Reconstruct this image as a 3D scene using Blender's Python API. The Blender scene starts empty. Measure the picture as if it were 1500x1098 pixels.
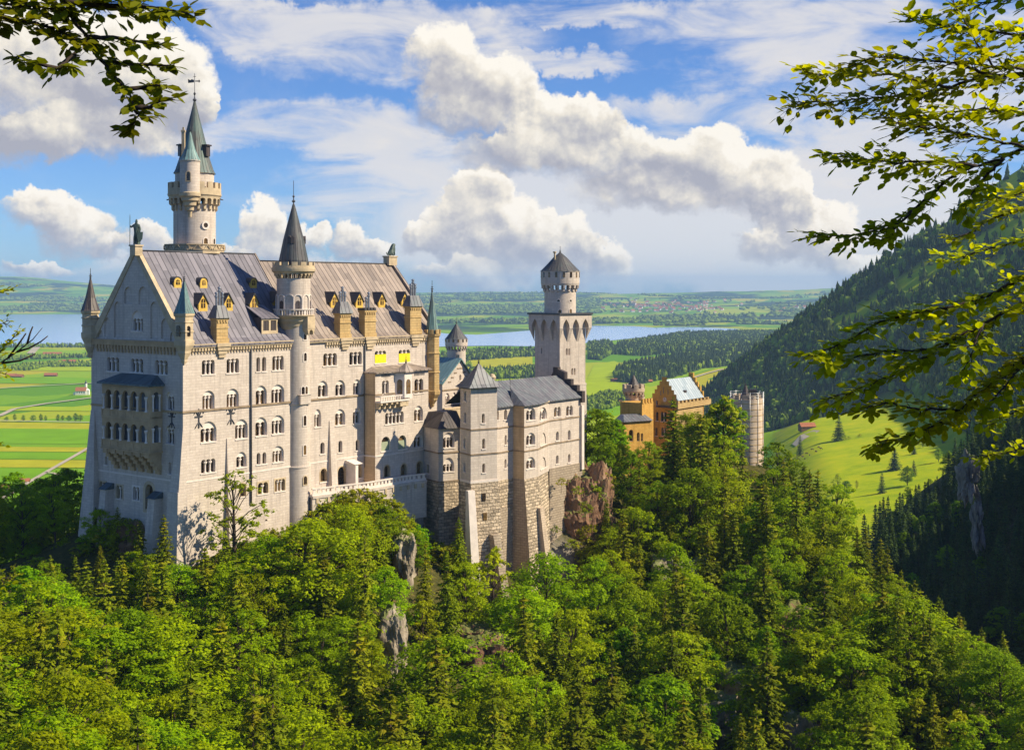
import bpy, bmesh, math, random
import numpy as np
from mathutils import Vector, Matrix, noise as mnoise
from mathutils.geometry import tessellate_polygon
R = math.radians
scene = bpy.context.scene
C = scene.collection
random.seed(7)

# ------------------------------------------------------------------ camera
F, CX, CY = 1831.0, 750.0, 425.0          # focal length and principal point in photo pixels (1500 wide)
cam = bpy.data.cameras.new('camera'); cam_o = bpy.data.objects.new('camera', cam); C.objects.link(cam_o)
cam_o.location = (0, 0, 0); cam_o.rotation_euler = (R(90), 0, 0)
cam.sensor_width = 36.0; cam.lens = F / 1500 * 36.0
cam.shift_y = (CY - 549.0) / 1500.0
cam.clip_start = 0.1; cam.clip_end = 60000
scene.camera = cam_o

# ------------------------------------------------------------------ light, sky, exposure
SUN_EL, SUN_ROT = R(40), R(95)             # elevation; azimuth clockwise from +Y
scene.view_settings.view_transform = 'Standard'; scene.view_settings.look = 'None'
scene.view_settings.exposure = 0.60; scene.view_settings.gamma = 1.0
scene.cycles.use_denoising = True
scene.cycles.max_bounces = 6; scene.cycles.diffuse_bounces = 3; scene.cycles.transparent_max_bounces = 8
scene.cycles.volume_bounces = 0
sun = bpy.data.lights.new('sun', 'SUN'); sun.energy = 5.0; sun.angle = R(0.53); sun.color = (1.0, 0.88, 0.66)
sun_o = bpy.data.objects.new('sun', sun); C.objects.link(sun_o)
sd = Vector((math.sin(SUN_ROT) * math.cos(SUN_EL), math.cos(SUN_ROT) * math.cos(SUN_EL), math.sin(SUN_EL)))
sun_o.rotation_euler = sd.to_track_quat('Z', 'Y').to_euler()


class NT:
    """small helper that writes node trees as expressions"""
    def __init__(s, tree):
        s.t = tree; s.n = tree.nodes; s.l = tree.links
    def new(s, kind, **kw):
        n = s.n.new(kind)
        for k, v in kw.items(): setattr(n, k, v)
        return n
    def put(s, sock, v):
        if hasattr(v, 'is_output') or hasattr(v, 'node'): s.l.new(v, sock)
        else: sock.default_value = v
    def m(s, op, a, b=0.0, c=None, clamp=False):
        n = s.new('ShaderNodeMath', operation=op, use_clamp=clamp)
        s.put(n.inputs[0], a); s.put(n.inputs[1], b)
        if c is not None: s.put(n.inputs[2], c)
        return n.outputs[0]
    def v(s, op, a, b=None, scale=None):
        n = s.new('ShaderNodeVectorMath', operation=op)
        s.put(n.inputs[0], a)
        if b is not None: s.put(n.inputs[1], b)
        if scale is not None: s.put(n.inputs['Scale'], scale)
        return n.outputs['Value'] if op in ('DOT_PRODUCT', 'LENGTH') else n.outputs[0]
    def noise(s, vec, scale, detail=4, rough=0.55, out='Fac', dist=0.0):
        n = s.new('ShaderNodeTexNoise'); n.noise_dimensions = '3D'
        if vec is not None: s.l.new(vec, n.inputs['Vector'])
        n.inputs['Scale'].default_value = scale; n.inputs['Detail'].default_value = detail
        n.inputs['Roughness'].default_value = rough; n.inputs['Distortion'].default_value = dist
        return n.outputs[0 if out == 'Fac' else 1]
    def mix(s, fac, a, b, blend='MIX'):
        n = s.new('ShaderNodeMix', data_type='RGBA', blend_type=blend)
        s.put(n.inputs[0], fac)
        for i, x in ((6, a), (7, b)):
            if isinstance(x, tuple) and len(x) == 3: x = x + (1,)
            s.put(n.inputs[i], x)
        return n.outputs[2]
    def ramp(s, fac, stops, interp='LINEAR'):
        n = s.new('ShaderNodeValToRGB'); n.color_ramp.interpolation = interp
        e = n.color_ramp.elements
        while len(e) < len(stops): e.new(0.5)
        for i, (p, c) in enumerate(stops):
            e[i].position = p; e[i].color = tuple(c) + (1,) if len(c) == 3 else c
        s.put(n.inputs[0], fac)
        return n.outputs[0]
    def smooth(s, x, a, b):
        n = s.new('ShaderNodeMapRange', interpolation_type='SMOOTHSTEP')
        s.put(n.inputs[0], x); n.inputs[1].default_value = a; n.inputs[2].default_value = b
        return n.outputs[0]


def build_world():
    w = bpy.data.worlds.new('World'); scene.world = w; w.use_nodes = True
    t = NT(w.node_tree); w.node_tree.nodes.clear()
    out = t.new('ShaderNodeOutputWorld'); bg = t.new('ShaderNodeBackground'); t.l.new(bg.outputs[0], out.inputs[0])
    bg.inputs['Strength'].default_value = 0.060
    sky = t.new('ShaderNodeTexSky', sky_type='NISHITA'); sky.sun_disc = False
    sky.sun_elevation = SUN_EL; sky.sun_rotation = SUN_ROT
    sky.altitude = 900; sky.air_density = 1.0; sky.dust_density = 0.6; sky.ozone_density = 2.2
    tc = t.new('ShaderNodeTexCoord'); d = tc.outputs['Generated']
    sx = t.new('ShaderNodeSeparateXYZ'); t.l.new(d, sx.inputs[0])
    x, y, z = sx.outputs
    hyp = t.m('SQRT', t.m('ADD', t.m('MULTIPLY', x, x), t.m('MULTIPLY', y, y)))
    az = t.m('ARCTAN2', x, y); el = t.m('ARCTAN2', z, hyp)
    cp = t.new('ShaderNodeCombineXYZ'); t.l.new(az, cp.inputs[0]); t.l.new(el, cp.inputs[1])
    P0 = cp.outputs[0]
    # the clouds live in azimuth / elevation of the sky; a warp breaks up their outlines
    w1 = t.v('SUBTRACT', t.noise(P0, 13, 5, 0.6, 'Color'), (0.5, 0.5, 0.5))
    w2 = t.v('SUBTRACT', t.noise(P0, 60, 6, 0.66, 'Color'), (0.5, 0.5, 0.5))
    P = t.v('ADD', P0, t.v('ADD', t.v('SCALE', w1, scale=0.052), t.v('SCALE', w2, scale=0.027)))
    def ae(px, py):
        a = math.atan((px - CX) / F); return a, math.atan((CY - py) / F * math.cos(a))
    L = (0.42, 0.91, 0)
    def layer(P, blobs, shade=True):
        f = s = None
        for px, py, rx, ry in blobs:
            a, e = ae(px, py)
            v = t.v('MULTIPLY', t.v('SUBTRACT', P, (a, e, 0)), (F / rx, F / ry, 0))
            wgt = t.m('SUBTRACT', 1.0, t.v('DOT_PRODUCT', v, v), clamp=True)
            f = wgt if f is None else t.m('ADD', f, wgt)
            if shade:
                q = t.v('DOT_PRODUCT', v, L)
                s = t.m('MULTIPLY', wgt, q) if s is None else t.m('MULTIPLY_ADD', wgt, q, s)
        return f, s
    cumulus = [(652, 85, 56, 66), (668, 150, 74, 62), (735, 135, 62, 55), (800, 190, 84, 58), (855, 178, 52, 44), (760, 225, 110, 42),
               (900, 235, 95, 56), (985, 240, 60, 46), (1045, 222, 64, 50), (1095, 265, 84, 52), (960, 285, 130, 36), (1150, 300, 56, 36),
               (705, 288, 54, 46), (672, 330, 50, 50), (735, 345, 98, 66), (815, 352, 70, 50), (870, 372, 60, 36), (845, 395, 95, 30), (690, 400, 90, 26), (622, 345, 40, 26),
               (1160, 300, 40, 46), (1205, 345, 62, 52), (1255, 390, 60, 30), (1120, 345, 60, 34),
               (380, 335, 50, 46), (425, 352, 36, 34), (515, 350, 32, 38), (552, 372, 40, 26), (470, 352, 22, 28), (345, 362, 34, 20),
               (62, 306, 56, 36), (118, 332, 58, 42), (55, 388, 52, 20), (160, 365, 36, 20), (215, 355, 40, 34),
               (45, 95, 120, 120), (175, 110, 115, 100), (262, 120, 62, 84), (120, 195, 150, 40), (25, 205, 80, 40), (290, 150, 34, 44)]
    veil = [(470, 185, 230, 50), (560, 55, 280, 70), (380, 30, 190, 44), (1020, 165, 230, 40), (1140, 55, 260, 80), (1370, 150, 280, 200), (830, 8, 160, 30),
            (540, 285, 180, 50), (1240, 260, 240, 90), (980, 350, 340, 60), (560, 230, 140, 40), (1050, 400, 430, 36), (300, 395, 320, 24), (880, 90, 190, 22), (1150, 350, 230, 110), (1330, 330, 160, 110), (760, 330, 220, 90), (640, 260, 120, 60), (330, 200, 110, 30), (1200, 420, 300, 26)]
    f, s = layer(P, cumulus)
    n1 = t.noise(P0, 30, 8, 0.62); n2 = t.noise(t.v('ADD', P0, (0.0035, 0.0055, 0)), 30, 8, 0.62)
    fd = t.m('MULTIPLY_ADD', t.m('SUBTRACT', n1, 0.5), 0.75, f)
    sh0 = t.m('DIVIDE', s, t.m('MAXIMUM', f, 0.05))
    n3 = t.noise(P0, 14, 6, 0.52); n4 = t.noise(t.v('ADD', P0, (0.008, 0.012, 0)), 14, 6, 0.52)
    relief = t.m('ADD', t.m('MULTIPLY', t.m('SUBTRACT', n1, n2), 1.1), t.m('MULTIPLY', t.m('SUBTRACT', n3, n4), 2.3))
    sh = t.m('ADD', t.m('MULTIPLY_ADD', sh0, 0.98, 0.53), relief)
    # crisp sunlit heads, ragged soft undersides
    soft = t.smooth(sh0, 0.22, -0.40)
    dens = t.mix(soft, t.smooth(fd, 0.05, 0.40), t.smooth(fd, -0.05, 1.05))
    inside = t.m('MULTIPLY', t.smooth(f, 0.02, 0.14), dens)
    thick = t.smooth(f, 0.2, 1.5)
    sh = t.m('SUBTRACT', sh, t.m('MULTIPLY', thick, 0.10))
    ccol = t.ramp(sh, [(0.0, (4.7, 4.7, 5.4)), (0.25, (5.9, 5.75, 6.1)), (0.5, (7.9, 7.5, 7.0)), (0.75, (10.2, 9.4, 8.1)), (1.0, (11.6, 10.9, 9.7))])
    # thin high cloud
    mp = t.v('MULTIPLY', P0, (1.0, 3.4, 1.0))
    rot = t.new('ShaderNodeVectorRotate', rotation_type='Z_AXIS'); t.l.new(mp, rot.inputs[0]); rot.inputs['Angle'].default_value = 0.22
    st = t.noise(rot.outputs[0], 9, 8, 0.58, dist=0.5)
    fv, _ = layer(P, veil, False)
    vd = t.m('MULTIPLY', t.smooth(t.m('ADD', st, t.m('MULTIPLY', fv, 0.08)), 0.40, 0.68), t.smooth(fv, 0.0, 0.65))
    vd = t.m('ADD', t.m('MULTIPLY', vd, 0.88), t.m('MULTIPLY', t.smooth(st, 0.55, 0.8), 0.2), clamp=True)
    fh, _ = layer(P, [(900, 365, 270, 80), (1180, 345, 230, 120), (700, 340, 190, 90), (1060, 300, 210, 90), (1330, 330, 200, 120), (820, 300, 200, 70), (1250, 250, 160, 90)], False)
    vd = t.m('MAXIMUM', vd, t.m('MULTIPLY', t.smooth(t.m('ADD', fh, t.m('MULTIPLY', t.m('SUBTRACT', t.noise(P0, 12, 6, .6), .5), .9)), 0.0, 0.85), 0.84))
    blue = t.mix(0.8, sky.outputs[0], t.mix(1.0, sky.outputs[0], (0.42, 0.80, 1.40), 'MULTIPLY'))
    blue = t.mix(1.0, blue, (1.22, 1.17, 1.16), 'MULTIPLY')
    col = t.mix(vd, blue, (8.9, 8.6, 8.5))
    col = t.mix(inside, col, ccol)
    col = t.mix(1.0, col, t.ramp(t.m('MULTIPLY', el, 5.0), [(0.0, (1.16, 1.12, 1.08)), (0.6, (1, 1, 1))]), 'MULTIPLY')
    below = t.smooth(el, -0.02, 0.0)
    col = t.mix(below, blue, col)
    t.l.new(col, bg.inputs['Color'])
    w.cycles.sampling_method = 'MANUAL'; w.cycles.sample_map_resolution = 512
build_world()

# ------------------------------------------------------------------ helpers
def at(px, py, Y):
    """point at depth Y metres that stands where the photo shows pixel (px, py)"""
    return Vector(((px - CX) / F * Y, Y, (CY - py) / F * Y))
def on_level(px, py, z):
    Y = z * F / (CY - py); return Vector(((px - CX) / F * Y, Y, z))
def pix(p): return CX + p[0] / p[1] * F, CY - p[2] / p[1] * F

def thing(name, label, cat, loc=(0, 0, 0), group=None):
    o = bpy.data.objects.new(name, None); C.objects.link(o); o.location = loc
    o.empty_display_size = 0.5
    o['label'] = label; o['category'] = cat
    if group: o['group'] = group
    return o
def tag(o, label, cat, group=None):
    o['label'] = label; o['category'] = cat
    if group: o['group'] = group
    return o
def put(o, parent):
    """parent a mesh that is in world coordinates"""
    o.parent = parent
    p, T = parent, Vector((0, 0, 0))
    while p is not None: T += p.location; p = p.parent
    # children of children: inverse of the parent's own world matrix (translation only)
    o.matrix_parent_inverse = Matrix.Translation(-world_loc(parent))
def world_loc(o):
    if o.parent is None: return Vector(o.location)
    return world_loc(o.parent) + Vector(o.location) + o.matrix_parent_inverse.translation

class Frame:
    """u runs along ex, d along ey (into the building), z is world height"""
    def __init__(s, o, ex, ey=None):
        s.o = Vector((o[0], o[1])); s.ex = Vector(ex[:2]).normalized()
        s.ey = Vector(ey[:2]).normalized() if ey is not None else Vector((-s.ex.y, s.ex.x))
    def P(s, u, d, z):
        p = s.o + s.ex * u + s.ey * d; return (p.x, p.y, z)
    def uz(s, px, py, d=0.0):
        """u and z where the line of sight through a photo pixel meets the wall plane at depth d"""
        o = s.o + s.ey * d; rx = (px - CX) / F
        # o + u ex = Y (rx, 1)
        Y = (o.x * s.ex.y - o.y * s.ex.x) / (rx * s.ex.y - s.ex.x)
        q = Vector((rx * Y, Y)) - o
        return q.dot(s.ex), (CY - py) / F * Y

class MB:
    def __init__(s): s.v = []; s.f = []; s.m = []; s.uv = []; s.sm = []
    def add(s, verts, faces, mat=0, uvs=None, smooth=False):
        b = len(s.v); s.v.extend([tuple(v) for v in verts])
        for i, f in enumerate(faces):
            s.f.append(tuple(b + k for k in f)); s.m.append(mat); s.uv.append(uvs[i] if uvs else None); s.sm.append(smooth)
    def box(s, fr, u0, u1, d0, d1, z0, z1, mat=0):
        s.prism(fr, [(u0, d0), (u1, d0), (u1, d1), (u0, d1)], z0, z1, mat)
    def prism(s, fr, poly, z0, z1, mat=0, top=None):
        """vertical prism over polygon (u, d); top: optional polygon for a taper"""
        n = len(poly); top = top or poly
        vs = [fr.P(u, d, z0) for u, d in poly] + [fr.P(u, d, z1) for u, d in top]
        fs = [(i, (i + 1) % n, n + (i + 1) % n, n + i) for i in range(n)] + [tuple(range(n))[::-1], tuple(range(n, 2 * n))]
        s.add(vs, fs, mat)
    def slab(s, fr, poly, d0, d1, mat=0):
        """polygon in (u, z) pushed from depth d0 to d1"""
        n = len(poly)
        vs = [fr.P(u, d0, z) for u, z in poly] + [fr.P(u, d1, z) for u, z in poly]
        fs = [(i, (i + 1) % n, n + (i + 1) % n, n + i) for i in range(n)] + [tuple(range(n))[::-1], tuple(range(n, 2 * n))]
        s.add(vs, fs, mat)
    def face(s, pts, mat=0): s.add(pts, [tuple(range(len(pts)))], mat)
    def lathe(s, c, prof, n=24, mat=0, smooth=True, a0=0.0, a1=2 * math.pi, uvr=None, sq=1.0):
        """profile [(r, z)] turned about the vertical through c"""
        full = abs(a1 - a0 - 2 * math.pi) < 1e-6
        k = n if full else n + 1
        ur = uvr or max(p[0] for p in prof); L = 0.0
        ang = [a0 + (a1 - a0) * i / n for i in range(k)]
        for (r0, z0), (r1, z1) in zip(prof, prof[1:]):
            if abs(r0 - r1) < 1e-9 and abs(z0 - z1) < 1e-9: continue
            L2 = L + math.hypot(r1 - r0, z1 - z0)
            vs = [(c[0] + r * math.cos(a), c[1] + r * math.sin(a), z) for r, z in ((r0, z0), (r1, z1)) for a in ang]
            fs, uv = [], []
            for i in range(n):
                i2 = (i + 1) % k; fs.append((i, i2, k + i2, k + i)); ua, ub = ur * (a0 + (a1 - a0) * i / n), ur * (a0 + (a1 - a0) * (i + 1) / n)
                uv.append([(ua, L), (ub, L), (ub, L2), (ua, L2)])
            s.add(vs, fs, mat, uv, smooth); L = L2
    def tube(s, pts, radii, n=6, mat=0, cap=True):
        pts = [Vector(p) for p in pts]; vs = []
        for i, p in enumerate(pts):
            t = (pts[min(i + 1, len(pts) - 1)] - pts[max(i - 1, 0)])
            if t.length < 1e-9: t = Vector((0, 0, 1))
            t.normalize()
            a = t.cross(Vector((0, 0, 1)) if abs(t.z) < 0.9 else Vector((1, 0, 0))).normalized(); b = t.cross(a)
            r = radii[i] if isinstance(radii, (list, tuple)) else radii
            for k in range(n):
                q = p + a * (r * math.cos(2 * math.pi * k / n)) + b * (r * math.sin(2 * math.pi * k / n)); vs.append(q)
        fs = [(i * n + k, i * n + (k + 1) % n, (i + 1) * n + (k + 1) % n, (i + 1) * n + k) for i in range(len(pts) - 1) for k in range(n)]
        if cap: fs += [tuple(range(n))[::-1], tuple(range((len(pts) - 1) * n, len(pts) * n))]
        s.add(vs, fs, mat, None, True)
    def sphere(s, c, r, n=10, mat=0, sz=1.0):
        s.lathe(c, [(max(r * math.sin(math.pi * i / n), 1e-4), c[2] - r * sz * math.cos(math.pi * i / n)) for i in range(n + 1)], n + 2, mat)
    def build(s, name, mats, parent=None):
        if not isinstance(mats, (list, tuple)): mats = [mats]
        me = bpy.data.meshes.new(name); me.from_pydata(s.v, [], s.f)
        for m in mats: me.materials.append(m)
        me.polygons.foreach_set('material_index', s.m)
        me.polygons.foreach_set('use_smooth', s.sm)
        me.update()
        uvl = me.uv_layers.new(name='UVMap'); data = np.zeros((len(me.loops), 2), np.float32); k = 0
        for p, u in zip(me.polygons, s.uv):
            n = p.normal; cnt = p.loop_total
            if u is not None:
                for q in range(cnt): data[k + q] = u[q]
            else:
                if abs(n.z) > 0.97: tx, ty = Vector((1, 0, 0)), Vector((0, 1, 0))
                else:
                    tx = Vector((-n.y, n.x, 0)).normalized(); ty = n.cross(tx)
                for q in range(cnt):
                    co = me.vertices[me.loops[k + q].vertex_index].co
                    data[k + q] = (co.dot(tx), co.dot(ty))
            k += cnt
        uvl.data.foreach_set('uv', data.ravel())
        o = bpy.data.objects.new(name, me); C.objects.link(o)
        if parent is not None: put(o, parent)
        return o

def np_mesh(name, verts, quads, mats, mat_idx=None, smooth=False):
    """fast mesh from numpy arrays; quads (n,4) or tris (n,3)"""
    me = bpy.data.meshes.new(name); n, k = quads.shape
    me.vertices.add(len(verts)); me.vertices.foreach_set('co', np.asarray(verts, np.float32).ravel())
    me.loops.add(n * k); me.loops.foreach_set('vertex_index', np.asarray(quads, np.int32).ravel())
    me.polygons.add(n); me.polygons.foreach_set('loop_start', np.arange(0, n * k, k, dtype=np.int32))
    for m in (mats if isinstance(mats, (list, tuple)) else [mats]): me.materials.append(m)
    if mat_idx is not None: me.polygons.foreach_set('material_index', np.asarray(mat_idx, np.int32))
    me.polygons.foreach_set('use_smooth', np.full(n, smooth))
    me.update(calc_edges=True); me.validate()
    return me

# ------------------------------------------------------------------ materials
MT = {}
def base_mat(name):
    m = bpy.data.materials.new(name); m.use_nodes = True
    t = NT(m.node_tree); b = m.node_tree.nodes['Principled BSDF']; MT[name] = m
    return m, t, b
def uvsock(t): return t.new('ShaderNodeTexCoord').outputs['UV']
def objsock(t): return t.new('ShaderNodeNewGeometry').outputs['Position']
def bump(t, b, h, dist=0.05, strength=1.0):
    n = t.new('ShaderNodeBump'); n.inputs['Distance'].default_value = dist; n.inputs['Strength'].default_value = strength
    t.l.new(h, n.inputs['Height']); t.l.new(n.outputs[0], b.inputs['Normal'])
def plain(name, col, rough=0.7, var=0.15, scale=1.2, metal=0.0, bmp=0.0):
    m, t, b = base_mat(name); p = objsock(t)
    n = t.noise(p, scale, 5, 0.6)
    c = t.ramp(n, [(0.3, tuple(x * (1 - var) for x in col)), (0.7, tuple(min(x * (1 + var), 1) for x in col))])
    t.l.new(c, b.inputs['Base Color']); b.inputs['Roughness'].default_value = rough; b.inputs['Metallic'].default_value = metal; b.inputs['Specular IOR Level'].default_value = 0.5 if rough < .6 else (0.2 if rough < .93 else 0.03)
    if bmp: bump(t, b, t.noise(p, scale * 4, 4), bmp)
    return m
def ashlar(name, c1, c2, mortar, bw, bh, msize=0.03, bmp=0.03, stain=0.35, warm=(1, 1, 1), rough=0.9):
    m, t, b = base_mat(name); uv = uvsock(t); p = objsock(t)
    br = t.new('ShaderNodeTexBrick'); t.l.new(uv, br.inputs['Vector'])
    br.inputs['Color1'].default_value = c1 + (1,); br.inputs['Color2'].default_value = c2 + (1,); br.inputs['Mortar'].default_value = mortar + (1,)
    br.inputs['Scale'].default_value = 1.0; br.inputs['Mortar Size'].default_value = msize; br.inputs['Mortar Smooth'].default_value = 0.4
    br.inputs['Brick Width'].default_value = bw; br.inputs['Row Height'].default_value = bh; br.inputs['Bias'].default_value = 0.0
    n = t.noise(t.v('MULTIPLY', p, (1, 1, 0.35)), 0.35, 6, 0.65)
    n3 = t.noise(p, 2.4, 5, 0.65)
    col = t.mix(t.m('MULTIPLY', t.smooth(n, 0.42, 0.72), stain), br.outputs['Color'], tuple(c * 0.62 * w for c, w in zip(c1, warm)))
    n4 = t.noise(t.v('MULTIPLY', p, (1.3, 1.3, 0.09)), 1.0, 5, 0.6)
    col = t.mix(t.m('MULTIPLY', t.smooth(n4, 0.48, 0.72), 0.58), col, tuple(c * k for c, k in zip(c1, (0.55, 0.54, 0.55))))
    col = t.mix(0.35, col, t.ramp(n3, [(0.3, (0.62, 0.60, 0.58)), (0.7, (1.0, 1.0, 1.0))]), 'MULTIPLY')
    t.l.new(col, b.inputs['Base Color']); b.inputs['Roughness'].default_value = rough
    b.inputs['Specular IOR Level'].default_value = 0.2
    h = t.m('ADD', t.m('MULTIPLY', br.outputs['Fac'], -1.0), t.m('MULTIPLY', n3, 0.6))
    bump(t, b, h, bmp)
    return m
def rustic(name, c, bw=1.15, bh=0.62):
    """quarry-faced blocks: each block its own tone, rough bulging face"""
    m, t, b = base_mat(name); uv = uvsock(t); p = objsock(t)
    br = t.new('ShaderNodeTexBrick'); t.l.new(t.v('ADD', uv, t.v('SCALE', t.v('SUBTRACT', t.noise(p, 1.2, 3, 0.6, 'Color'), (0.5, 0.5, 0.5)), scale=0.22)), br.inputs['Vector'])
    br.inputs['Color1'].default_value = tuple(x * 0.62 for x in c) + (1,); br.inputs['Color2'].default_value = tuple(min(1, x * 1.25) for x in c) + (1,)
    br.inputs['Mortar'].default_value = tuple(x * 0.35 for x in c) + (1,)
    br.inputs['Scale'].default_value = 1.0; br.inputs['Mortar Size'].default_value = 0.06; br.inputs['Mortar Smooth'].default_value = 0.9
    br.inputs['Brick Width'].default_value = bw; br.inputs['Row Height'].default_value = bh
    n = t.noise(p, 2.6, 6, 0.7)
    col = t.mix(0.5, br.outputs['Color'], t.ramp(n, [(0.3, (0.5, 0.47, 0.44)), (0.7, (1, 1, 1))]), 'MULTIPLY')
    t.l.new(col, b.inputs['Base Color']); b.inputs['Roughness'].default_value = 0.95; b.inputs['Specular IOR Level'].default_value = 0.15
    bump(t, b, t.m('ADD', t.m('MULTIPLY', br.outputs['Fac'], -1.0), t.m('MULTIPLY', n, 1.3)), 0.35)
    return m
def seam_roof(name, c1, c2, seam=1.1, patina=None, pat_amt=0.0, rough=0.55, row=0.0, metal=0.0):
    """standing seams along the slope (u across, v up)"""
    m, t, b = base_mat(name); uv = uvsock(t); p = objsock(t)
    sp = t.new('ShaderNodeSeparateXYZ'); t.l.new(uv, sp.inputs[0])
    fr = t.m('FRACT', t.m('DIVIDE', sp.outputs[0], seam))
    line = t.smooth(t.m('ABSOLUTE', t.m('SUBTRACT', fr, 0.5)), 0.40, 0.47)
    cell = t.m('FLOOR', t.m('DIVIDE', sp.outputs[0], seam))
    wn = t.new('ShaderNodeTexWhiteNoise', noise_dimensions='2D')
    cc = t.new('ShaderNodeCombineXYZ'); t.l.new(cell, cc.inputs[0])
    t.l.new(t.m('FLOOR', t.m('DIVIDE', t.m('ADD', sp.outputs[1], t.m('MULTIPLY', cell, 1.37)), 3.1)), cc.inputs[1])
    t.l.new(cc.outputs[0], wn.inputs['Vector'])
    n = t.noise(t.v('MULTIPLY', uv, (1.0, 0.25, 1)), 0.8, 6, 0.68)
    k = t.m('ADD', t.m('MULTIPLY', n, 0.68), t.m('MULTIPLY', wn.outputs[0], 0.36))
    col = t.ramp(k, [(0.30, c1), (0.66, c2)])
    if patina: col = t.mix(t.m('MULTIPLY', t.smooth(t.noise(t.v('MULTIPLY', p, (1, 1, 0.3)), 0.7, 5, 0.6), 0.40, 0.62), pat_amt), col, patina)
    col = t.mix(t.m('MULTIPLY', line, 0.62), col, tuple(x * 0.32 for x in c1))
    t.l.new(col, b.inputs['Base Color']); b.inputs['Roughness'].default_value = rough; b.inputs['Metallic'].default_value = metal
    bump(t, b, t.m('ADD', line, t.m('MULTIPLY', n, 0.25)), 0.08)
    return m

M_WHITE = ashlar('limestone', (0.66, 0.565, 0.475), (0.58, 0.49, 0.41), (0.46, 0.39, 0.325), 1.25, 0.46, 0.02, 0.012, 0.22)
M_TRIM = plain('limestone_trim', (0.70, 0.61, 0.53), 0.85, 0.12, 0.8, bmp=0.02)
M_OCHRE = ashlar('sandstone', (0.60, 0.42, 0.19), (0.52, 0.35, 0.15), (0.36, 0.25, 0.12), 1.1, 0.5, 0.02, 0.03, 0.30)
M_OCHRE_T = plain('sandstone_trim', (0.50, 0.39, 0.25), 0.85, 0.22, 0.7, bmp=0.03)
M_LOGGIA = plain('loggia_sandstone', (0.46, 0.32, 0.18), 0.9, 0.2, 0.6, bmp=0.02)
M_SHADESTONE = ashlar('limestone_in_shade', (0.60, 0.44, 0.27), (0.53, 0.385, 0.23), (0.40, 0.29, 0.18), 1.25, 0.46, 0.02, 0.012, 0.3)  # limestone of the bays' left sides, its warm shade put into the colour
M_RUST = rustic('rusticated_stone', (0.70, 0.56, 0.40))
M_STRING = plain('shadowed_string_stone', (0.27, 0.20, 0.13), 0.9, 0.3, 0.7)  # dark brown, the shadow on the string courses is put into the colour
M_RUST2 = ashlar('foundation_stone', (0.46, 0.37, 0.27), (0.38, 0.30, 0.22), (0.22, 0.18, 0.14), 1.0, 0.5, 0.03, 0.08, 0.4)
M_ROOFG = seam_roof('slate_grey_metal', (0.092, 0.085, 0.104), (0.190, 0.172, 0.196), 1.15)
M_ROOFT = seam_roof('tan_grey_metal', (0.165, 0.128, 0.105), (0.315, 0.245, 0.195), 1.15)
M_SPIRE = seam_roof('spire_metal', (0.038, 0.036, 0.040), (0.085, 0.078, 0.078), 0.8, (0.10, 0.16, 0.14), 0.2)
M_COPPER = seam_roof('copper_patina', (0.10, 0.17, 0.16), (0.17, 0.30, 0.28), 0.7, (0.10, 0.10, 0.10), 0.45)
M_TOWERROOF = seam_roof('tower_copper', (0.065, 0.062, 0.056), (0.125, 0.115, 0.10), 0.75, (0.08, 0.17, 0.15), 0.6)
M_BLUER = seam_roof('blue_green_copper', (0.10, 0.19, 0.20), (0.17, 0.28, 0.28), 0.9)
M_CANOPY = seam_roof('canopy_metal', (0.05, 0.075, 0.085), (0.09, 0.13, 0.14), 0.8)
M_WINGROOF = seam_roof('wing_metal', (0.085, 0.082, 0.095), (0.165, 0.155, 0.165), 0.95, (0.20, 0.27, 0.25), 0.25)
M_DARKROOF = seam_roof('dark_brown_metal', (0.045, 0.035, 0.035), (0.085, 0.065, 0.06), 0.7)
M_GATEROOF = seam_roof('pale_sheet_metal', (0.26, 0.33, 0.38), (0.38, 0.44, 0.48), 1.2)
M_DORMER = plain('dormer_ochre', (0.62, 0.40, 0.08), 0.7, 0.2, 2.0)
M_DARKMETAL = plain('dark_metal', (0.055, 0.055, 0.06), 0.5, 0.2, 2.0)
M_PIPE = plain('flue_metal', (0.30, 0.31, 0.33), 0.35, 0.25, 3.0, metal=0.6)
M_BRONZE = plain('weathered_bronze', (0.055, 0.085, 0.07), 0.55, 0.35, 3.0)
M_BRICK = ashlar('yellow_brick', (0.80, 0.47, 0.11), (0.68, 0.37, 0.08), (0.42, 0.26, 0.09), 0.7, 0.3, 0.02, 0.03, 0.3)
M_REDSTONE = ashlar('gate_stone', (0.62, 0.49, 0.36), (0.55, 0.43, 0.31), (0.3, 0.24, 0.2), 1.0, 0.45, 0.02, 0.03, 0.4)
M_YELLOWBOARD = plain('yellow_board', (0.74, 0.64, 0.02), 0.6, 0.22, 1.8)
M_GREENBOARD = plain('green_board', (0.30, 0.33, 0.22), 0.7, 0.1, 1.5)
M_BLUEBOARD = plain('loggia_back_wall', (0.22, 0.24, 0.27), 0.8, 0.15, 1.0)
M_SCAFNET = plain('scaffold_net', (0.66, 0.52, 0.38), 0.8, 0.25, 0.7)
M_BARK = plain('bark', (0.075, 0.055, 0.04), 0.95, 0.4, 3.0, bmp=0.05)
def pane_mat():
    m, t, b = base_mat('window_glass'); p = objsock(t)
    oi = t.new('ShaderNodeObjectInfo'); wn = t.m('ADD', t.m('MULTIPLY', t.noise(p, 1.7, 3), .6), t.m('MULTIPLY', oi.outputs['Random'], .4))
    c = t.ramp(wn, [(0.30, (0.012, 0.011, 0.012)), (0.52, (0.06, 0.038, 0.02)), (0.68, (0.20, 0.12, 0.045)), (0.8, (0.10, 0.11, 0.13))])  # brown glazing tones; lighter ones put reflections into the pane colour
    t.l.new(c, b.inputs['Base Color']); b.inputs['Roughness'].default_value = 0.12; b.inputs['Specular IOR Level'].default_value = 0.5
    return m
M_PANE = pane_mat()

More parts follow.
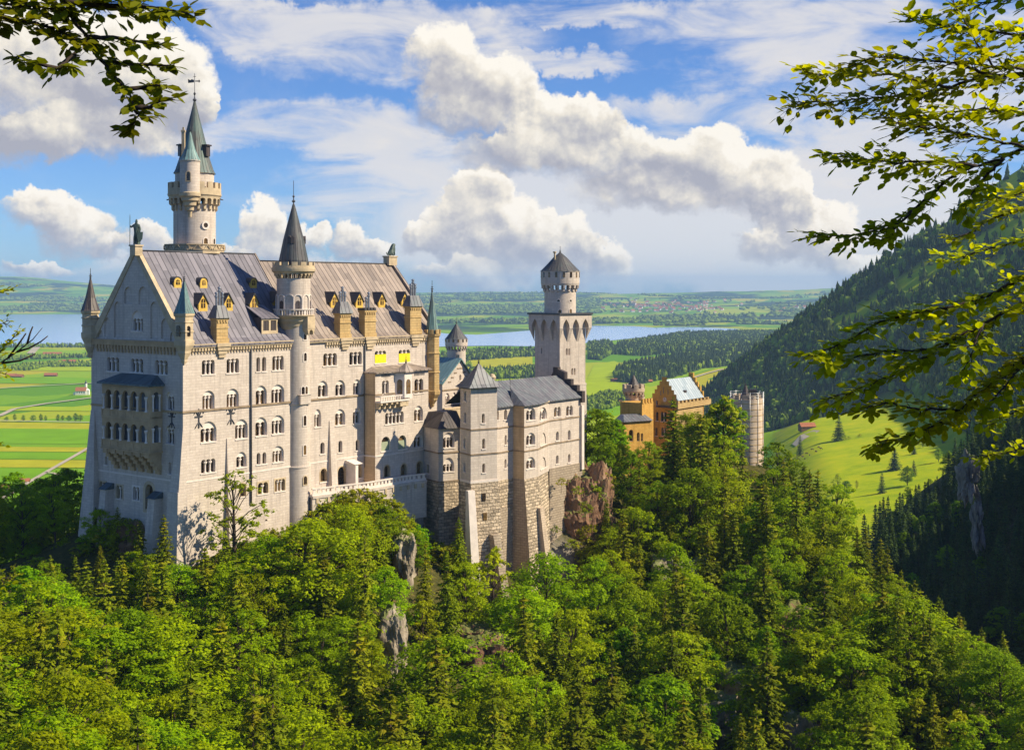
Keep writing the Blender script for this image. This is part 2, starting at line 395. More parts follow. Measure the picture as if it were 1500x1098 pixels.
# ------------------------------------------------------------------ terrain
PLAIN = -185.0
def _cp():
    P = []
    for px, py, Y in [  # foot of the castle walls and slopes: photo column, ground row, depth
        (122, 765, 218), (160, 790, 212), (200, 805, 206), (268, 840, 199), (340, 810, 206), (430, 785, 218), (480, 742, 227), (520, 732, 227), (555, 742, 229), (600, 768, 237),
        (650, 835, 236), (690, 855, 231), (740, 895, 231), (800, 880, 241), (840, 885, 246),
        (300, 980, 186), (430, 960, 192), (560, 930, 200), (700, 980, 208), (800, 1000, 214), (900, 930, 236), (1000, 900, 246),
        (750, 1270, 155), (550, 1270, 150), (350, 1270, 143), (150, 1250, 128), (0, 1200, 120), (-150, 1150, 120), (950, 1270, 160), (1100, 1240, 166), (1250, 1200, 166), (1400, 1150, 166),
        (100, 950, 185), (0, 930, 190), (-150, 900, 190), (0, 830, 232), (-150, 820, 235), (60, 820, 225),
        (1100, 830, 262), (1000, 790, 284), (1130, 760, 285), (930, 730, 300), (1250, 830, 246), (1400, 985, 203), (1500, 1050, 181), (1580, 1120, 165), (1180, 960, 225), (1300, 1050, 195),
        ]:
        p = at(px, py, Y); P.append(tuple(p))
    P += [(-62, 226, -41), (-30, 245, -41), (0, 264, -40), (15, 275, -40), (24, 290, -40), (45, 330, -41), (62, 348, -44), (70, 320, -47), (-80, 236, -46),
          (-100, 300, -85), (-40, 320, -88), (10, 360, -82), (50, 400, -85), (100, 400, -115), (-150, 330, -100), (-250, 330, -135), (-60, 420, -165), (60, 480, -160), (-200, 480, -180), (-260, 220, -70), (-260, 120, -80),
          (0, 600, -183), (-150, 600, -185), (130, 600, -160), (200, 620, -140), (-300, 600, -185),
          (108, 340, -120), (104, 280, -118), (112, 220, -118), (112, 150, -112), (120, 420, -128), (140, 500, -104), (110, 500, -135),
          (180, 500, -92), (215, 500, -66), (262, 500, -14), (330, 500, 28), (400, 500, 75),
          (128, 300, -106), (170, 300, -62), (215, 300, 0), (280, 300, 90), (400, 300, 200), (140, 200, -95), (190, 200, -40), (260, 200, 50), (400, 200, 190), (150, 120, -85), (220, 120, -10), (300, 100, 100),  # unseen upper flank shaped high and steep to shade the gorge side
          (195, 610, -92), (240, 610, -66), (290, 610, -30), (340, 610, 0), (420, 620, 60), (230, 700, -120), (275, 700, -95),
          (90, 60, -70), (0, 60, -85), (-100, 60, -70), (0, 20, -60), (-60, 20, -50), (60, 20, -50)]
    return np.array(P, float)
_CPTS = _cp()
def _rbf_fit(P):
    A = np.linalg.norm(P[:, None, :2] - P[None, :, :2], axis=2)
    n = len(P); M = np.zeros((n + 3, n + 3)); M[:n, :n] = A + np.eye(n) * -0.6
    M[:n, n] = 1; M[:n, n + 1:] = P[:, :2]; M[n, :n] = 1; M[n + 1:, :n] = P[:, :2].T
    return np.linalg.solve(M, np.concatenate([P[:, 2], [0, 0, 0]]))
_W = _rbf_fit(_CPTS)
def sstep(x, a, b):
    t = np.clip((x - a) / (b - a), 0, 1); return t * t * (3 - 2 * t)
def vnoise(x, y, seed=0):
    """cheap value noise, smooth, range -1..1"""
    xi, yi = np.floor(x).astype(np.int64), np.floor(y).astype(np.int64); fx, fy = x - xi, y - yi
    fx = fx * fx * (3 - 2 * fx); fy = fy * fy * (3 - 2 * fy)
    def h(a, b):
        k = (a * 374761393 + b * 668265263 + seed * 974711) & 0x7fffffff
        k = ((k ^ (k >> 13)) * 1274126177) & 0x7fffffff
        return ((k ^ (k >> 16)) & 0xffff) / 32767.5 - 1
    return (h(xi, yi) * (1 - fx) + h(xi + 1, yi) * fx) * (1 - fy) + (h(xi, yi + 1) * (1 - fx) + h(xi + 1, yi + 1) * fx) * fy
def fbm(x, y, oct=4, seed=0):
    s = 0; a = 0.5
    for i in range(oct): s = s + a * vnoise(x * 2 ** i, y * 2 ** i, seed + i); a *= 0.5
    return s
def meadow_z(x, y): return -152 + .17 * (x - 238) - .03 * (y - 900)
def H(x, y):
    """height of the ground at (x, y); arrays or numbers"""
    x = np.atleast_1d(np.asarray(x, float)); y = np.atleast_1d(np.asarray(y, float))
    n = len(_CPTS)
    near = np.zeros_like(x)
    m = (y < 960) & (np.abs(x) < 900)
    if m.any():
        xs, ys = np.clip(x[m], -330, 430), np.clip(y[m], 15, 700); out = np.zeros(len(xs))
        for i in range(n): out += _W[i] * np.hypot(xs - _CPTS[i, 0], ys - _CPTS[i, 1])
        near[m] = np.minimum(out + _W[n] + _W[n + 1] * xs + _W[n + 2] * ys, 205)
    # far country
    far = np.full_like(x, PLAIN)
    az = np.where(y > 1, x / np.maximum(y, 1), 9)
    x0 = np.interp(y, [600, 850, 1050, 1500, 2000, 2400, 2700, 3400, 4200], [230, 285, 305, 395, 283, 520, 1400, 9000, 20000])
    k = x - x0
    mz = PLAIN + 0.74 * np.maximum(k, 0) + 10 * fbm(x / 90, y / 90, 4, 5) * sstep(k, 0, 120) + 26 * fbm(x / 300, y / 300, 3, 9) * sstep(k, 50, 400)
    mz = np.minimum(mz, 212 + 12 * fbm(x / 200, y / 200, 3, 4))
    mead = meadow_z(x, y) * 1.0
    mk = sstep(x - 0.2 * y, -30, 60) * sstep(y, 640, 860) * (1 - sstep(y, 1420, 1750))
    base = PLAIN + (np.maximum(mead, PLAIN) - PLAIN) * mk
    base = base + 22 * sstep(x, 180, 700) * sstep(y, 1700, 2600) * (1 - sstep(y, 3900, 4300)) * sstep(fbm(x / 420, y / 420, 3, 31) + .25, 0, .5) * 0.8
    far = np.maximum(base, np.where(y > 560, mz, PLAIN))
    # rolling hills beyond the lake
    d = np.hypot(x, y)
    ds = np.interp(az, [-.41, -.34, -.2, -.06, .05, .2], [9900, 9800, 8500, 6700, 6200, 6600])
    hill = sstep(d, ds, 14500) * (118 + 55 * fbm(x / 1500, y / 1500, 4, 2)) + sstep(d, 9000, 15000) * 42 * fbm(x / 3600, y / 3000, 3, 12)
    hill = hill + 190 * np.exp(-((x + 5900) / 2100) ** 2 - ((y - 14500) / 2600) ** 2) + 70 * np.exp(-((x - 4000) / 1500) ** 2 - ((y - 14500) / 2200) ** 2)
    far = far + hill
    b = sstep(y, 560, 860)
    b = np.maximum(b, sstep(np.abs(x + 20), 300, 420) * (x < 0))
    z = near * (1 - b) + far * b
    rough = 1.1 * fbm(x / 7.0, y / 7.0, 3, 3) + 2.2 * fbm(x / 23.0, y / 23.0, 3, 8)
    z = z + rough * (1 - sstep(y, 500, 800)) * np.where((z < -50) & (z > -183), 1.0, 0.12)
    return z
def H1(x, y): return float(H(x, y)[0])

def ground_mat():
    """cover is a vertex attribute: r meadow, g forest floor, b farmed plain; rock shows on steep ground"""
    m, t, b = base_mat('ground_cover'); p = objsock(t)
    at_ = t.new('ShaderNodeAttribute', attribute_name='cover'); sp = t.new('ShaderNodeSeparateColor'); t.l.new(at_.outputs['Color'], sp.inputs[0])
    n = t.noise(p, 0.06, 6, 0.6); nf = t.noise(p, 0.9, 6, 0.65); nb = t.noise(p, 0.012, 5, 0.6)
    meadow = t.ramp(t.m('ADD', t.m('ADD', t.m('MULTIPLY', n, .55), t.m('MULTIPLY', nb, .35)), t.m('MULTIPLY', t.noise(t.v('MULTIPLY', p, (.25, 1, 1)), .22, 5, .7), .12)), [(0.34, (0.18, 0.28, 0.001)), (0.5, (0.33, 0.40, 0.001)), (0.66, (0.47, 0.45, 0.002))])
    floor = t.ramp(nf, [(0.3, (0.030, 0.034, 0.010)), (0.55, (0.075, 0.070, 0.020)), (0.75, (0.17, 0.115, 0.035))])
    # patchwork of fields
    q = t.new('ShaderNodeVectorRotate', rotation_type='Z_AXIS'); t.l.new(p, q.inputs[0]); q.inputs['Angle'].default_value = 0.42
    vo = t.new('ShaderNodeTexVoronoi'); vo.distance = 'CHEBYCHEV'; t.l.new(t.v('MULTIPLY', q.outputs[0], (0.0052, 0.0024, 0)), vo.inputs['Vector']); vo.inputs['Scale'].default_value = 1.0; vo.inputs['Randomness'].default_value = 0.85
    cs = t.new('ShaderNodeSeparateColor'); t.l.new(vo.outputs['Color'], cs.inputs[0])
    farm = t.ramp(cs.outputs[0], [(0.0, (0.11, 0.26, 0.003)), (0.3, (0.17, 0.33, 0.003)), (0.55, (0.23, 0.37, 0.003)), (0.75, (0.33, 0.38, 0.006)), (0.9, (0.40, 0.37, 0.012))], 'CONSTANT')
    farm = t.mix(0.4, farm, t.ramp(n, [(0.3, (0.6, 0.65, 0.6)), (0.7, (1, 1, 1))]), 'MULTIPLY')
    # woods seen from kilometres away
    far = t.smooth(t.noise(t.v('MULTIPLY', p, (1, 1.0, 0)), 0.0011, 6, 0.6), 0.50, 0.54)
    farm = t.mix(t.m('MULTIPLY', far, sp.outputs[2]), farm, (0.020, 0.045, 0.018))
    col = t.mix(sp.outputs[0], floor, meadow)
    col = t.mix(sp.outputs[1], farm, col)
    ge = t.new('ShaderNodeNewGeometry'); sn = t.new('ShaderNodeSeparateXYZ'); t.l.new(ge.outputs['Normal'], sn.inputs[0])
    rk = t.ramp(t.noise(p, 0.35, 7, 0.7), [(0.3, (0.10, 0.085, 0.07)), (0.6, (0.30, 0.26, 0.22)), (0.8, (0.42, 0.38, 0.33))])
    steep = t.m('MULTIPLY', t.smooth(t.m('ADD', sn.outputs[2], t.m('MULTIPLY', t.m('SUBTRACT', n, .5), .5)), 0.70, 0.58), sp.outputs[1])
    col = t.mix(steep, col, rk)
    t.l.new(col, b.inputs['Base Color']); b.inputs['Roughness'].default_value = 1.0; b.inputs['Specular IOR Level'].default_value = 0.05
    bump(t, b, nf, 0.35)
    return m
M_GROUND = ground_mat()

def build_ground():
    az = np.linspace(R(-62), R(62), 420)
    rr = np.concatenate([np.geomspace(14, 700, 210), np.geomspace(710, 23000, 190)])
    A, RR = np.meshgrid(az, rr); x = (RR * np.sin(A)).ravel(); y = (RR * np.cos(A)).ravel(); z = H(x, y)
    na, nr = len(az), len(rr)
    i = np.arange(nr - 1)[:, None] * na + np.arange(na - 1)[None, :]
    q = np.stack([i, i + 1, i + 1 + na, i + na], -1).reshape(-1, 4)[:, ::-1]
    me = np_mesh('ground', np.stack([x, y, z], 1), q, M_GROUND, smooth=True)
    cov = np.zeros((len(x), 4), np.float32); cov[:, 3] = 1
    mk = sstep(x - 0.2 * y, -30, 40) * sstep(y, 640, 800) * (1 - sstep(y, 1450, 1600))
    mdw = mk * (H(x, y) - meadow_z(x, y) < 9)
    alp = sstep(fbm(x / 120, y / 60, 4, 21) + sstep(z, 40, 220) * .42 + sstep(z, -60, 40) * .14, .0, .12) * sstep(y, 1300, 1500) * sstep(z, -120, -60)
    cov[:, 0] = np.maximum(mdw, alp)
    cov[:, 1] = np.where((z < PLAIN + 12) & (y > 520), 0.0, 1.0)
    cov[np.hypot(x, y) > 4000, 1] = 0.0
    cov[:, 2] = sstep(np.hypot(x, y), 4500, 6500)
    a = me.color_attributes.new('cover', 'FLOAT_COLOR', 'POINT'); a.data.foreach_set('color', cov.ravel())
    o = bpy.data.objects.new('ground', me); C.objects.link(o); o['kind'] = 'structure'
    return o
GROUND = build_ground()

# lake ---------------------------------------------------------------------------------------------
def build_lake():
    m, t, b = base_mat('lake_water'); p = objsock(t)
    b.inputs['Base Color'].default_value = (0.22, 0.44, 0.82, 1); b.inputs['Roughness'].default_value = 0.12; b.inputs['IOR'].default_value = 1.33
    bump(t, b, t.noise(t.v('MULTIPLY', p, (1, .35, 1)), 0.05, 4), 0.12)
    z = PLAIN + 1.2
    near = [(-180, 512), (0, 508), (60, 507), (140, 508), (250, 512), (400, 512), (560, 510), (660, 507), (720, 506), (780, 507), (850, 503), (880, 500), (920, 496), (960, 492), (1010, 488), (1060, 484.5), (1085, 482)]
    far = [(1060, 480.5), (1000, 478.5), (960, 480), (930, 477.5), (870, 477), (800, 482), (750, 486), (700, 490), (660, 489), (560, 478), (400, 468), (240, 461), (140, 458), (60, 458.5), (0, 459.5), (-180, 460)]
    o = bpy.data.objects.new('lake', bpy.data.meshes.new('lake')); C.objects.link(o)
    vs = [tuple(on_level(px, py, z)) for px, py in near + far]
    global LAKE_POLY; LAKE_POLY = [(v[0], v[1]) for v in vs]
    tri = tessellate_polygon([[Vector((v[0], v[1], 0)) for v in vs]])
    o.data.from_pydata(vs, [], [tuple(f) for f in tri]); o.data.materials.append(m); o['kind'] = 'structure'
    me = o.data; bm = bmesh.new(); bm.from_mesh(me); bmesh.ops.recalc_face_normals(bm, faces=bm.faces)
    if sum(f.normal.z for f in bm.faces) < 0: bmesh.ops.reverse_faces(bm, faces=bm.faces)
    bm.to_mesh(me); bm.free()
build_lake()

def strip(name, pts, w, m, lift=2.0, kind='structure'):
    """road or field strip laid on the ground; pts are photo points on the plain"""
    P = [on_level(px, py, PLAIN) for px, py in pts]; Q = []
    for a, b2 in zip(P, P[1:]):
        for k in range(6): Q.append(a.lerp(b2, k / 6))
    Q.append(P[-1]); vs = []
    for i, p in enumerate(Q):
        d = (Q[min(i + 1, len(Q) - 1)] - Q[max(i - 1, 0)]).normalized(); nrm = Vector((-d.y, d.x, 0)) * w / 2
        for q in (p + nrm, p - nrm): vs.append((q.x, q.y, H1(q.x, q.y) + lift))
    me = bpy.data.meshes.new(name); me.from_pydata(vs, [], [(2 * i, 2 * i + 1, 2 * i + 3, 2 * i + 2) for i in range(len(Q) - 1)]); me.materials.append(m)
    o = bpy.data.objects.new(name, me); C.objects.link(o); o['kind'] = kind; return o
M_ROAD = plain('gravel_road', (0.42, 0.36, 0.27), 0.95, 0.15, 0.02)
M_HAY = plain('cut_hay', (0.36, 0.35, 0.008), 1.0, 0.15, 0.03)
M_GRASS2 = plain('mown_grass', (0.29, 0.38, 0.003), 1.0, 0.12, 0.02)
M_GRASS3 = plain('lush_grass', (0.15, 0.31, 0.002), 1.0, 0.12, 0.02)
LIFT = [0.22]
def poly_field(pts, m, lift):
    LIFT[0] += 0.07; lift = LIFT[0]
    P = [on_level(px, py, PLAIN) for px, py in pts]
    me = bpy.data.meshes.new('field'); me.from_pydata([(p.x, p.y, PLAIN + lift) for p in P], [], [tuple(range(len(P)))[::-1]]); me.materials.append(m)
    o = bpy.data.objects.new('field', me); C.objects.link(o); o['kind'] = 'structure'
for y0, y1, m in [(619, 628, M_HAY), (628, 650, M_GRASS3), (655, 661.5, M_HAY), (663, 673, M_GRASS3), (674, 685, M_HAY), (686, 760, M_GRASS3), (596, 602, M_GRASS2), (537, 543, M_GRASS2), (553, 562, M_GRASS3)]:
    poly_field([(-120, y0 - 1.5), (200, y0 + 1), (200, y1 + 1), (-120, y1 - 1)], m, 0.25)
for pts, m in [([(500, 555), (1000, 553), (1060, 575), (860, 595), (500, 590)], M_GRASS2), ([(860, 560), (900, 556), (940, 571), (1080, 545), (1120, 540), (1150, 548), (1060, 570), (960, 590), (860, 600)], M_GRASS2),
               ([(600, 575), (940, 583), (900, 612), (600, 610)], M_GRASS3), ([(840, 620), (960, 600), (1000, 660), (850, 660)], M_GRASS2), ([(640, 520), (780, 512), (780, 540), (640, 545)], M_HAY), ([(870, 535), (905, 528), (900, 552), (860, 556)], M_GRASS2)]:
    poly_field(pts, m, 0.22)
strip('road', [(-90, 632), (0, 610), (21, 600), (69, 592), (133, 583.7), (220, 572)], 9, M_ROAD)
strip('road', [(-90, 617.5), (0, 617.5), (137, 620), (240, 622)], 7, M_ROAD)
strip('path', [(230, 610), (133, 656), (69, 693), (33, 714), (0, 735)], 5, M_ROAD)
strip('path', [(66, 694), (78, 695), (88, 699)], 4, M_ROAD)
strip('road', [(-90, 571), (0, 569.5), (104, 563.6), (200, 559)], 9, M_ROAD)
strip('path', [(45, 518), (54, 509)], 22, M_ROAD)
strip('path', [(1015, 558), (1035, 553), (1060, 548)], 8, M_ROAD)

# ------------------------------------------------------------------ castle building tools
def arc_top(u0, u1, z, k=8, rz=None):
    """points of a round arch from the right springing to the left one (ends left out at the left)"""
    r = (u1 - u0) / 2; c = (u0 + u1) / 2; rz = rz or r
    return [(c + r * math.cos(math.pi * i / k), z + rz * math.sin(math.pi * i / k)) for i in range(k + 1)]
def lights_outline(u0, u1, z0, z1, n, k=6, point=1.0):
    lw = (u1 - u0) / n; r = lw / 2; sp = z1 - r * point
    pts = [(u0, z0), (u1, z0)]
    for i in range(n - 1, -1, -1):
        a = arc_top(u0 + i * lw, u0 + (i + 1) * lw, sp, k, r * point)
        pts += a if i == n - 1 else a[1:]
    return pts, sp
class Wall:
    """a wall face with real openings cut in it"""
    def __init__(s, fr, outline, d=0.0): s.fr, s.out, s.d, s.holes = fr, outline, d, []
    def build(s, name, mat, parent, thick=0.0):
        mb = MB(); polys = [[Vector((u, z, 0)) for u, z in s.out]] + [[Vector((u, z, 0)) for u, z in h] for h in s.holes]
        flat = [v for p in polys for v in p]; tri = tessellate_polygon(polys)
        n = s.fr.ey; fs = []
        for a, b2, c in tri:
            A, B, D = flat[a], flat[b2], flat[c]
            fs.append((a, b2, c) if (B - A).cross(D - A).z > 0 else (a, c, b2))
        mb.add([s.fr.P(v.x, s.d, v.y) for v in flat], fs)
        return mb.build(name, mat, parent)
    def window(s, parent, u0, u1, z0, z1, n=1, arch=None, mat=None, depth=0.62, fill='glass', sill=True, col=None, rim=0.0, name='window', colmat=None):
        """cuts an opening of n round-headed lights and builds its window as a part of parent"""
        fr, d = s.fr, s.d; mat = mat or M_TRIM
        pts, sp = lights_outline(u0, u1, z0, z1, n); mb = MB(); d1 = 0.0
        if arch is not None:
            e = (u1 - u0) * 0.06; ua, ub = u0 - e, u1 + e; rz = arch - sp
            big = [(ua, z0), (ub, z0)] + arc_top(ua, ub, sp, 12, rz); s.holes.append(big)
            d1 = 0.28
            m = len(big)
            mb.add([fr.P(u, d, z) for u, z in big] + [fr.P(u, d + d1, z) for u, z in big], [(i, m + i, m + (i + 1) % m, (i + 1) % m) for i in range(m)])
            # tympanum: between the big arch and the heads of the lights
            lw = (u1 - u0) / n; plate = [(ua, z0), (u0, z0), (u0, sp)]
            heads = []
            for i in range(n): heads += [q for q in arc_top(u0 + i * lw, u0 + (i + 1) * lw, sp, 6)[::-1]][(1 if i else 0):]
            plate = [(ua, z0)] + [(u0, z0)] + heads + [(u1, z0), (ub, z0)] + arc_top(ua, ub, sp, 12, rz)
            P3 = [[Vector((u, z, 0)) for u, z in plate]]; tri = tessellate_polygon(P3)
            mb.add([fr.P(u, d + d1, z) for u, z in plate], [tuple(f) if (P3[0][f[1]] - P3[0][f[0]]).cross(P3[0][f[2]] - P3[0][f[0]]).z > 0 else tuple(f)[::-1] for f in tri])
        else: s.holes.append(pts)
        m = len(pts); dd = d + d1; de = d + depth + d1 * 0.6
        mb.add([fr.P(u, dd, z) for u, z in pts] + [fr.P(u, de, z) for u, z in pts], [(i, m + i, m + (i + 1) % m, (i + 1) % m) for i in range(m)])
        if rim:      # raised surround
            ro = [(u0 - rim, z0), (u1 + rim, z0)] + arc_top(u0 - rim, u1 + rim, sp, 12, (z1 - sp) + rim)
            ri = [(u0, z0 - .001), (u1, z0 - .001)] + arc_top(u0, u1, sp, 12, (z1 - sp))
            if n > 1: ri = pts; ro = [(u0 - rim, z0), (u1 + rim, z0), (u1 + rim, z1 + rim), (u0 - rim, z1 + rim)]
            poly = [[Vector((u, z, 0)) for u, z in ro], [Vector((u, z, 0)) for u, z in ri]]
            if n > 1: poly[0] = [Vector((u0 - rim, z0 - rim, 0)), Vector((u1 + rim, z0 - rim, 0)), Vector((u1 + rim, z1 + rim, 0)), Vector((u0 - rim, z1 + rim, 0))]
            else: poly[0] = [Vector((u0 - rim, z0 - rim, 0)), Vector((u1 + rim, z0 - rim, 0))] + [Vector((u, z, 0)) for u, z in ro[2:]]
            fl = poly[0] + poly[1]; tri = tessellate_polygon(poly)
            mb.add([fr.P(v.x, d - 0.06, v.y) for v in fl], [tuple(f) if (fl[f[1]] - fl[f[0]]).cross(fl[f[2]] - fl[f[0]]).z > 0 else tuple(f)[::-1] for f in tri])
            no = len(poly[0]); o_ = poly[0]
            mb.add([fr.P(v.x, d - 0.06, v.y) for v in o_] + [fr.P(v.x, d + 0.02, v.y) for v in o_], [((i + 1) % no, no + (i + 1) % no, no + i, i) for i in range(no)])
        w = mb.build(name, mat, parent)
        p = MB(); x0, x1 = u0 - .05, u1 + .05
        if fill == 'blind':
            p.face([fr.P(x0, de - .02, z0 - .05), fr.P(x1, de - .02, z0 - .05), fr.P(x1, de - .02, z1 + .05), fr.P(x0, de - .02, z1 + .05)]); p.build('panel', M_WHITE, w)
        else:
            p.face([fr.P(x0, de - .02, z0 - .05), fr.P(x1, de - .02, z0 - .05), fr.P(x1, de - .02, z1 + .05), fr.P(x0, de - .02, z1 + .05)]); p.build('pane', M_PANE, w)
            if fill in ('yellow', 'green'):
                q = MB(); zt = z0 + (z1 - z0) * (0.70 if fill == 'yellow' else 0.62)
                q.box(fr, u0 + .02, u1 - .02, d + (-.05 if fill == 'yellow' else .35), d + (.03 if fill == 'yellow' else .4), z0 + .02, zt); q.build('board', M_YELLOWBOARD if fill == 'yellow' else M_GREENBOARD, w)
            for i in range(1, n):
                c = MB(); uc = u0 + (u1 - u0) * i / n; r = min(0.16, (u1 - u0) / n * 0.17); dm = d + d1 + 0.22
                px_, py_, _ = fr.P(uc, dm, 0)
                c.lathe((px_, py_), [(r * 1.5, z0), (r * 1.5, z0 + r), (r, z0 + 1.6 * r), (r * .92, sp - 2.6 * r), (r * 1.1, sp - 2.4 * r), (r * 1.7, sp - .7 * r), (r * 1.7, sp + .12)], 8)
                c.box(fr, uc - r * 1.75, uc + r * 1.75, d + d1 + .03, d + d1 + .42, sp - .6 * r, sp + .10)
                c.build('column', colmat or M_TRIM, w)
        if sill:
            q = MB(); q.box(fr, u0 - .18, u1 + .18, d - .12, d + .3, z0 - .2, z0 - .002); q.build('sill', M_TRIM, w)
        return w
    def wpx(s, parent, x0, x1, y1, y0, n=1, arch=None, **kw):
        """the same, measured in photo pixels on this wall's plane: x0..x1, top row y1, bottom row y0, arch row"""
        xm = (x0 + x1) / 2
        u0, _ = s.fr.uz(x0, y0, s.d); u1, _ = s.fr.uz(x1, y0, s.d); _, z0 = s.fr.uz(xm, y0, s.d); _, z1 = s.fr.uz(xm, y1, s.d)
        za = s.fr.uz(xm, arch, s.d)[1] if arch is not None else None
        return s.window(parent, min(u0, u1), max(u0, u1), z0, z1, n, za, **kw)

def corbel_table(mb, fr, u0, u1, z1, h, step, d=-0.35, mat=0):
    """little blocks under a cornice"""
    n = max(1, int((u1 - u0) / step)); w = (u1 - u0) / n
    for i in range(n):
        a = u0 + i * w
        mb.box(fr, a + w * .22, a + w * .78, d, 0, z1 - h * .55, z1, mat); mb.box(fr, a + w * .3, a + w * .7, d * .5, 0, z1 - h, z1 - h * .55, mat)
def merlons(mb, c, r, z0, z1, n, th=0.5, fill=0.58, mat=0, a_off=0.0):
    for i in range(n):
        a = a_off + 2 * math.pi * i / n; da = math.pi / n * fill * 1.0
        mb.lathe(c, [(r - th, z0), (r, z0), (r, z1), (r - th, z1), (r - th, z0)], 3, mat, False, a - da, a + da)
        # end caps
        for s_ in (-1, 1):
            ca, sa = math.cos(a + s_ * da), math.sin(a + s_ * da)
            q = [(c[0] + rr * ca, c[1] + rr * sa, zz) for rr, zz in ((r - th, z0), (r, z0), (r, z1), (r - th, z1))]
            mb.face(q if s_ > 0 else q[::-1], mat)
def machicolation(mb, c, r0, r1, z0, z1, n, mat=0, arch=True):
    """ring of corbels carrying little arches between radius r0 and r1"""
    for i in range(n):
        a = 2 * math.pi * i / n; da = math.pi / n * .36
        for k, (f0, f1) in enumerate(((0, .45), (.35, .8))):
            rr = r0 + (r1 - r0) * (.45 if k == 0 else .95)
            mb.lathe(c, [(r0 - .1, z0 + (z1 - z0) * f0), (rr, z0 + (z1 - z0) * (f0 + .18)), (rr, z0 + (z1 - z0) * f1), (r0 - .1, z0 + (z1 - z0) * f1)], 2, mat, False, a - da, a + da)
            for s_ in (-1, 1):
                ca, sa = math.cos(a + s_ * da), math.sin(a + s_ * da)
                q = [(c[0] + rr2 * ca, c[1] + rr2 * sa, zz) for rr2, zz in ((r0 - .1, z0 + (z1 - z0) * f0), (rr, z0 + (z1 - z0) * (f0 + .18)), (rr, z0 + (z1 - z0) * f1), (r0 - .1, z0 + (z1 - z0) * f1))]
                mb.face(q if s_ > 0 else q[::-1], mat)
        # pointed spandrel between corbels
        a2 = a + math.pi / n; db = math.pi / n
        zs, zt = z0 + (z1 - z0) * .62, z1
        seg = 6
        for k in range(seg):
            t0, t1 = -1 + 2 * k / seg, -1 + 2 * (k + 1) / seg
            za = zs + (zt - zs) * .8 * (1 - t0 * t0) ** .5; zb = zs + (zt - zs) * .8 * (1 - t1 * t1) ** .5
            P = lambda ang, rr, z: (c[0] + rr * math.cos(ang), c[1] + rr * math.sin(ang), z)
            A0, A1 = a2 + db * t0, a2 + db * t1
            mb.face([P(A0, r1, za), P(A1, r1, zb), P(A1, r1, zt), P(A0, r1, zt)], mat)
            mb.face([P(A0, r0, za), P(A1, r0, zb), P(A1, r1, zb), P(A0, r1, za)], mat)
def finial(parent, c, z, h, mat=None, vane=False, name='finial'):
    mb = MB(); k = h
    mb.lathe(c, [(.02 * k + .12, z - .3), (.16 + .012 * k, z), (.10, z + .1 * k), (.32 + .01 * k, z + .16 * k), (.12, z + .22 * k), (.07, z + .3 * k), (.24, z + .36 * k), (.05, z + .42 * k), (.045, z + k), (0.001, z + k + .05)], 8)
    o = mb.build(name, mat or M_DARKMETAL, parent)
    if vane:
        q = MB(); fr = Frame(c, (1, 0))
        q.slab(fr, [(-1.15, z + .70 * k), (-.1, z + .72 * k), (-.1, z + .80 * k), (-.55, z + .82 * k), (-.75, z + .79 * k), (-1.2, z + .83 * k)], -.03, .03)
        q.slab(fr, [(.1, z + .745 * k), (.75, z + .74 * k), (.75, z + .70 * k), (1.0, z + .76 * k), (.75, z + .82 * k), (.75, z + .78 * k), (.1, z + .775 * k)], -.03, .03)
        q.slab(fr, [(-.25, z + .9 * k), (.25, z + .9 * k), (.25, z + .915 * k), (-.25, z + .915 * k)], -.03, .03)
        q.build('weathervane', M_DARKMETAL, o)
    return o
def niche_window(parent, c, r, ang, z0, h, w, mat=None, fill=True, name='window'):
    """round-headed window let into a round tower: projecting surround with a dark recess"""
    fr = Frame((c[0] + r * math.cos(ang), c[1] + r * math.sin(ang)), (-math.sin(ang), math.cos(ang)))
    mb = MB(); e = 0.16; o_, _ = lights_outline(-w / 2 - e, w / 2 + e, z0 - e, z0 + h + e, 1); i_, _ = lights_outline(-w / 2, w / 2, z0, z0 + h, 1)
    n = len(o_); sag = r - math.sqrt(max(r * r - (w / 2 + e) ** 2, 0))
    f = -0.05
    vs = [fr.P(u, f, z) for u, z in o_] + [fr.P(u, f, z) for u, z in i_] + [fr.P(u, sag + .3, z) for u, z in o_] + [fr.P(u, sag * .5 + .02, z) for u, z in i_]
    fs = []
    for i in range(n):
        j = (i + 1) % n
        fs += [(i, j, n + j, n + i), (2 * n + i, 2 * n + j, j, i), (n + i, n + j, 3 * n + j, 3 * n + i)]
    mb.add(vs, fs); o = mb.build(name, mat or M_TRIM, parent)
    p = MB(); p.face([fr.P(u, f + .03, z) for u, z in i_]); p.build('pane', M_PANE, o)
    return o
def face_cam(c, dx=0.0): return math.atan2(-c[1], -c[0]) + dx
def ang_px(c, r, px):
    """angle on a round tower whose surface shows at photo column px (near side)"""
    best = None
    for k in range(-90, 91):
        a = face_cam(c) + R(k); q = pix((c[0] + r * math.cos(a), c[1] + r * math.sin(a), 0))
        e = abs(q[0] - px)
        if best is None or e < best[0]: best = (e, a)
    return best[1]
def zpx(py, Y): return (CY - py) / F * Y

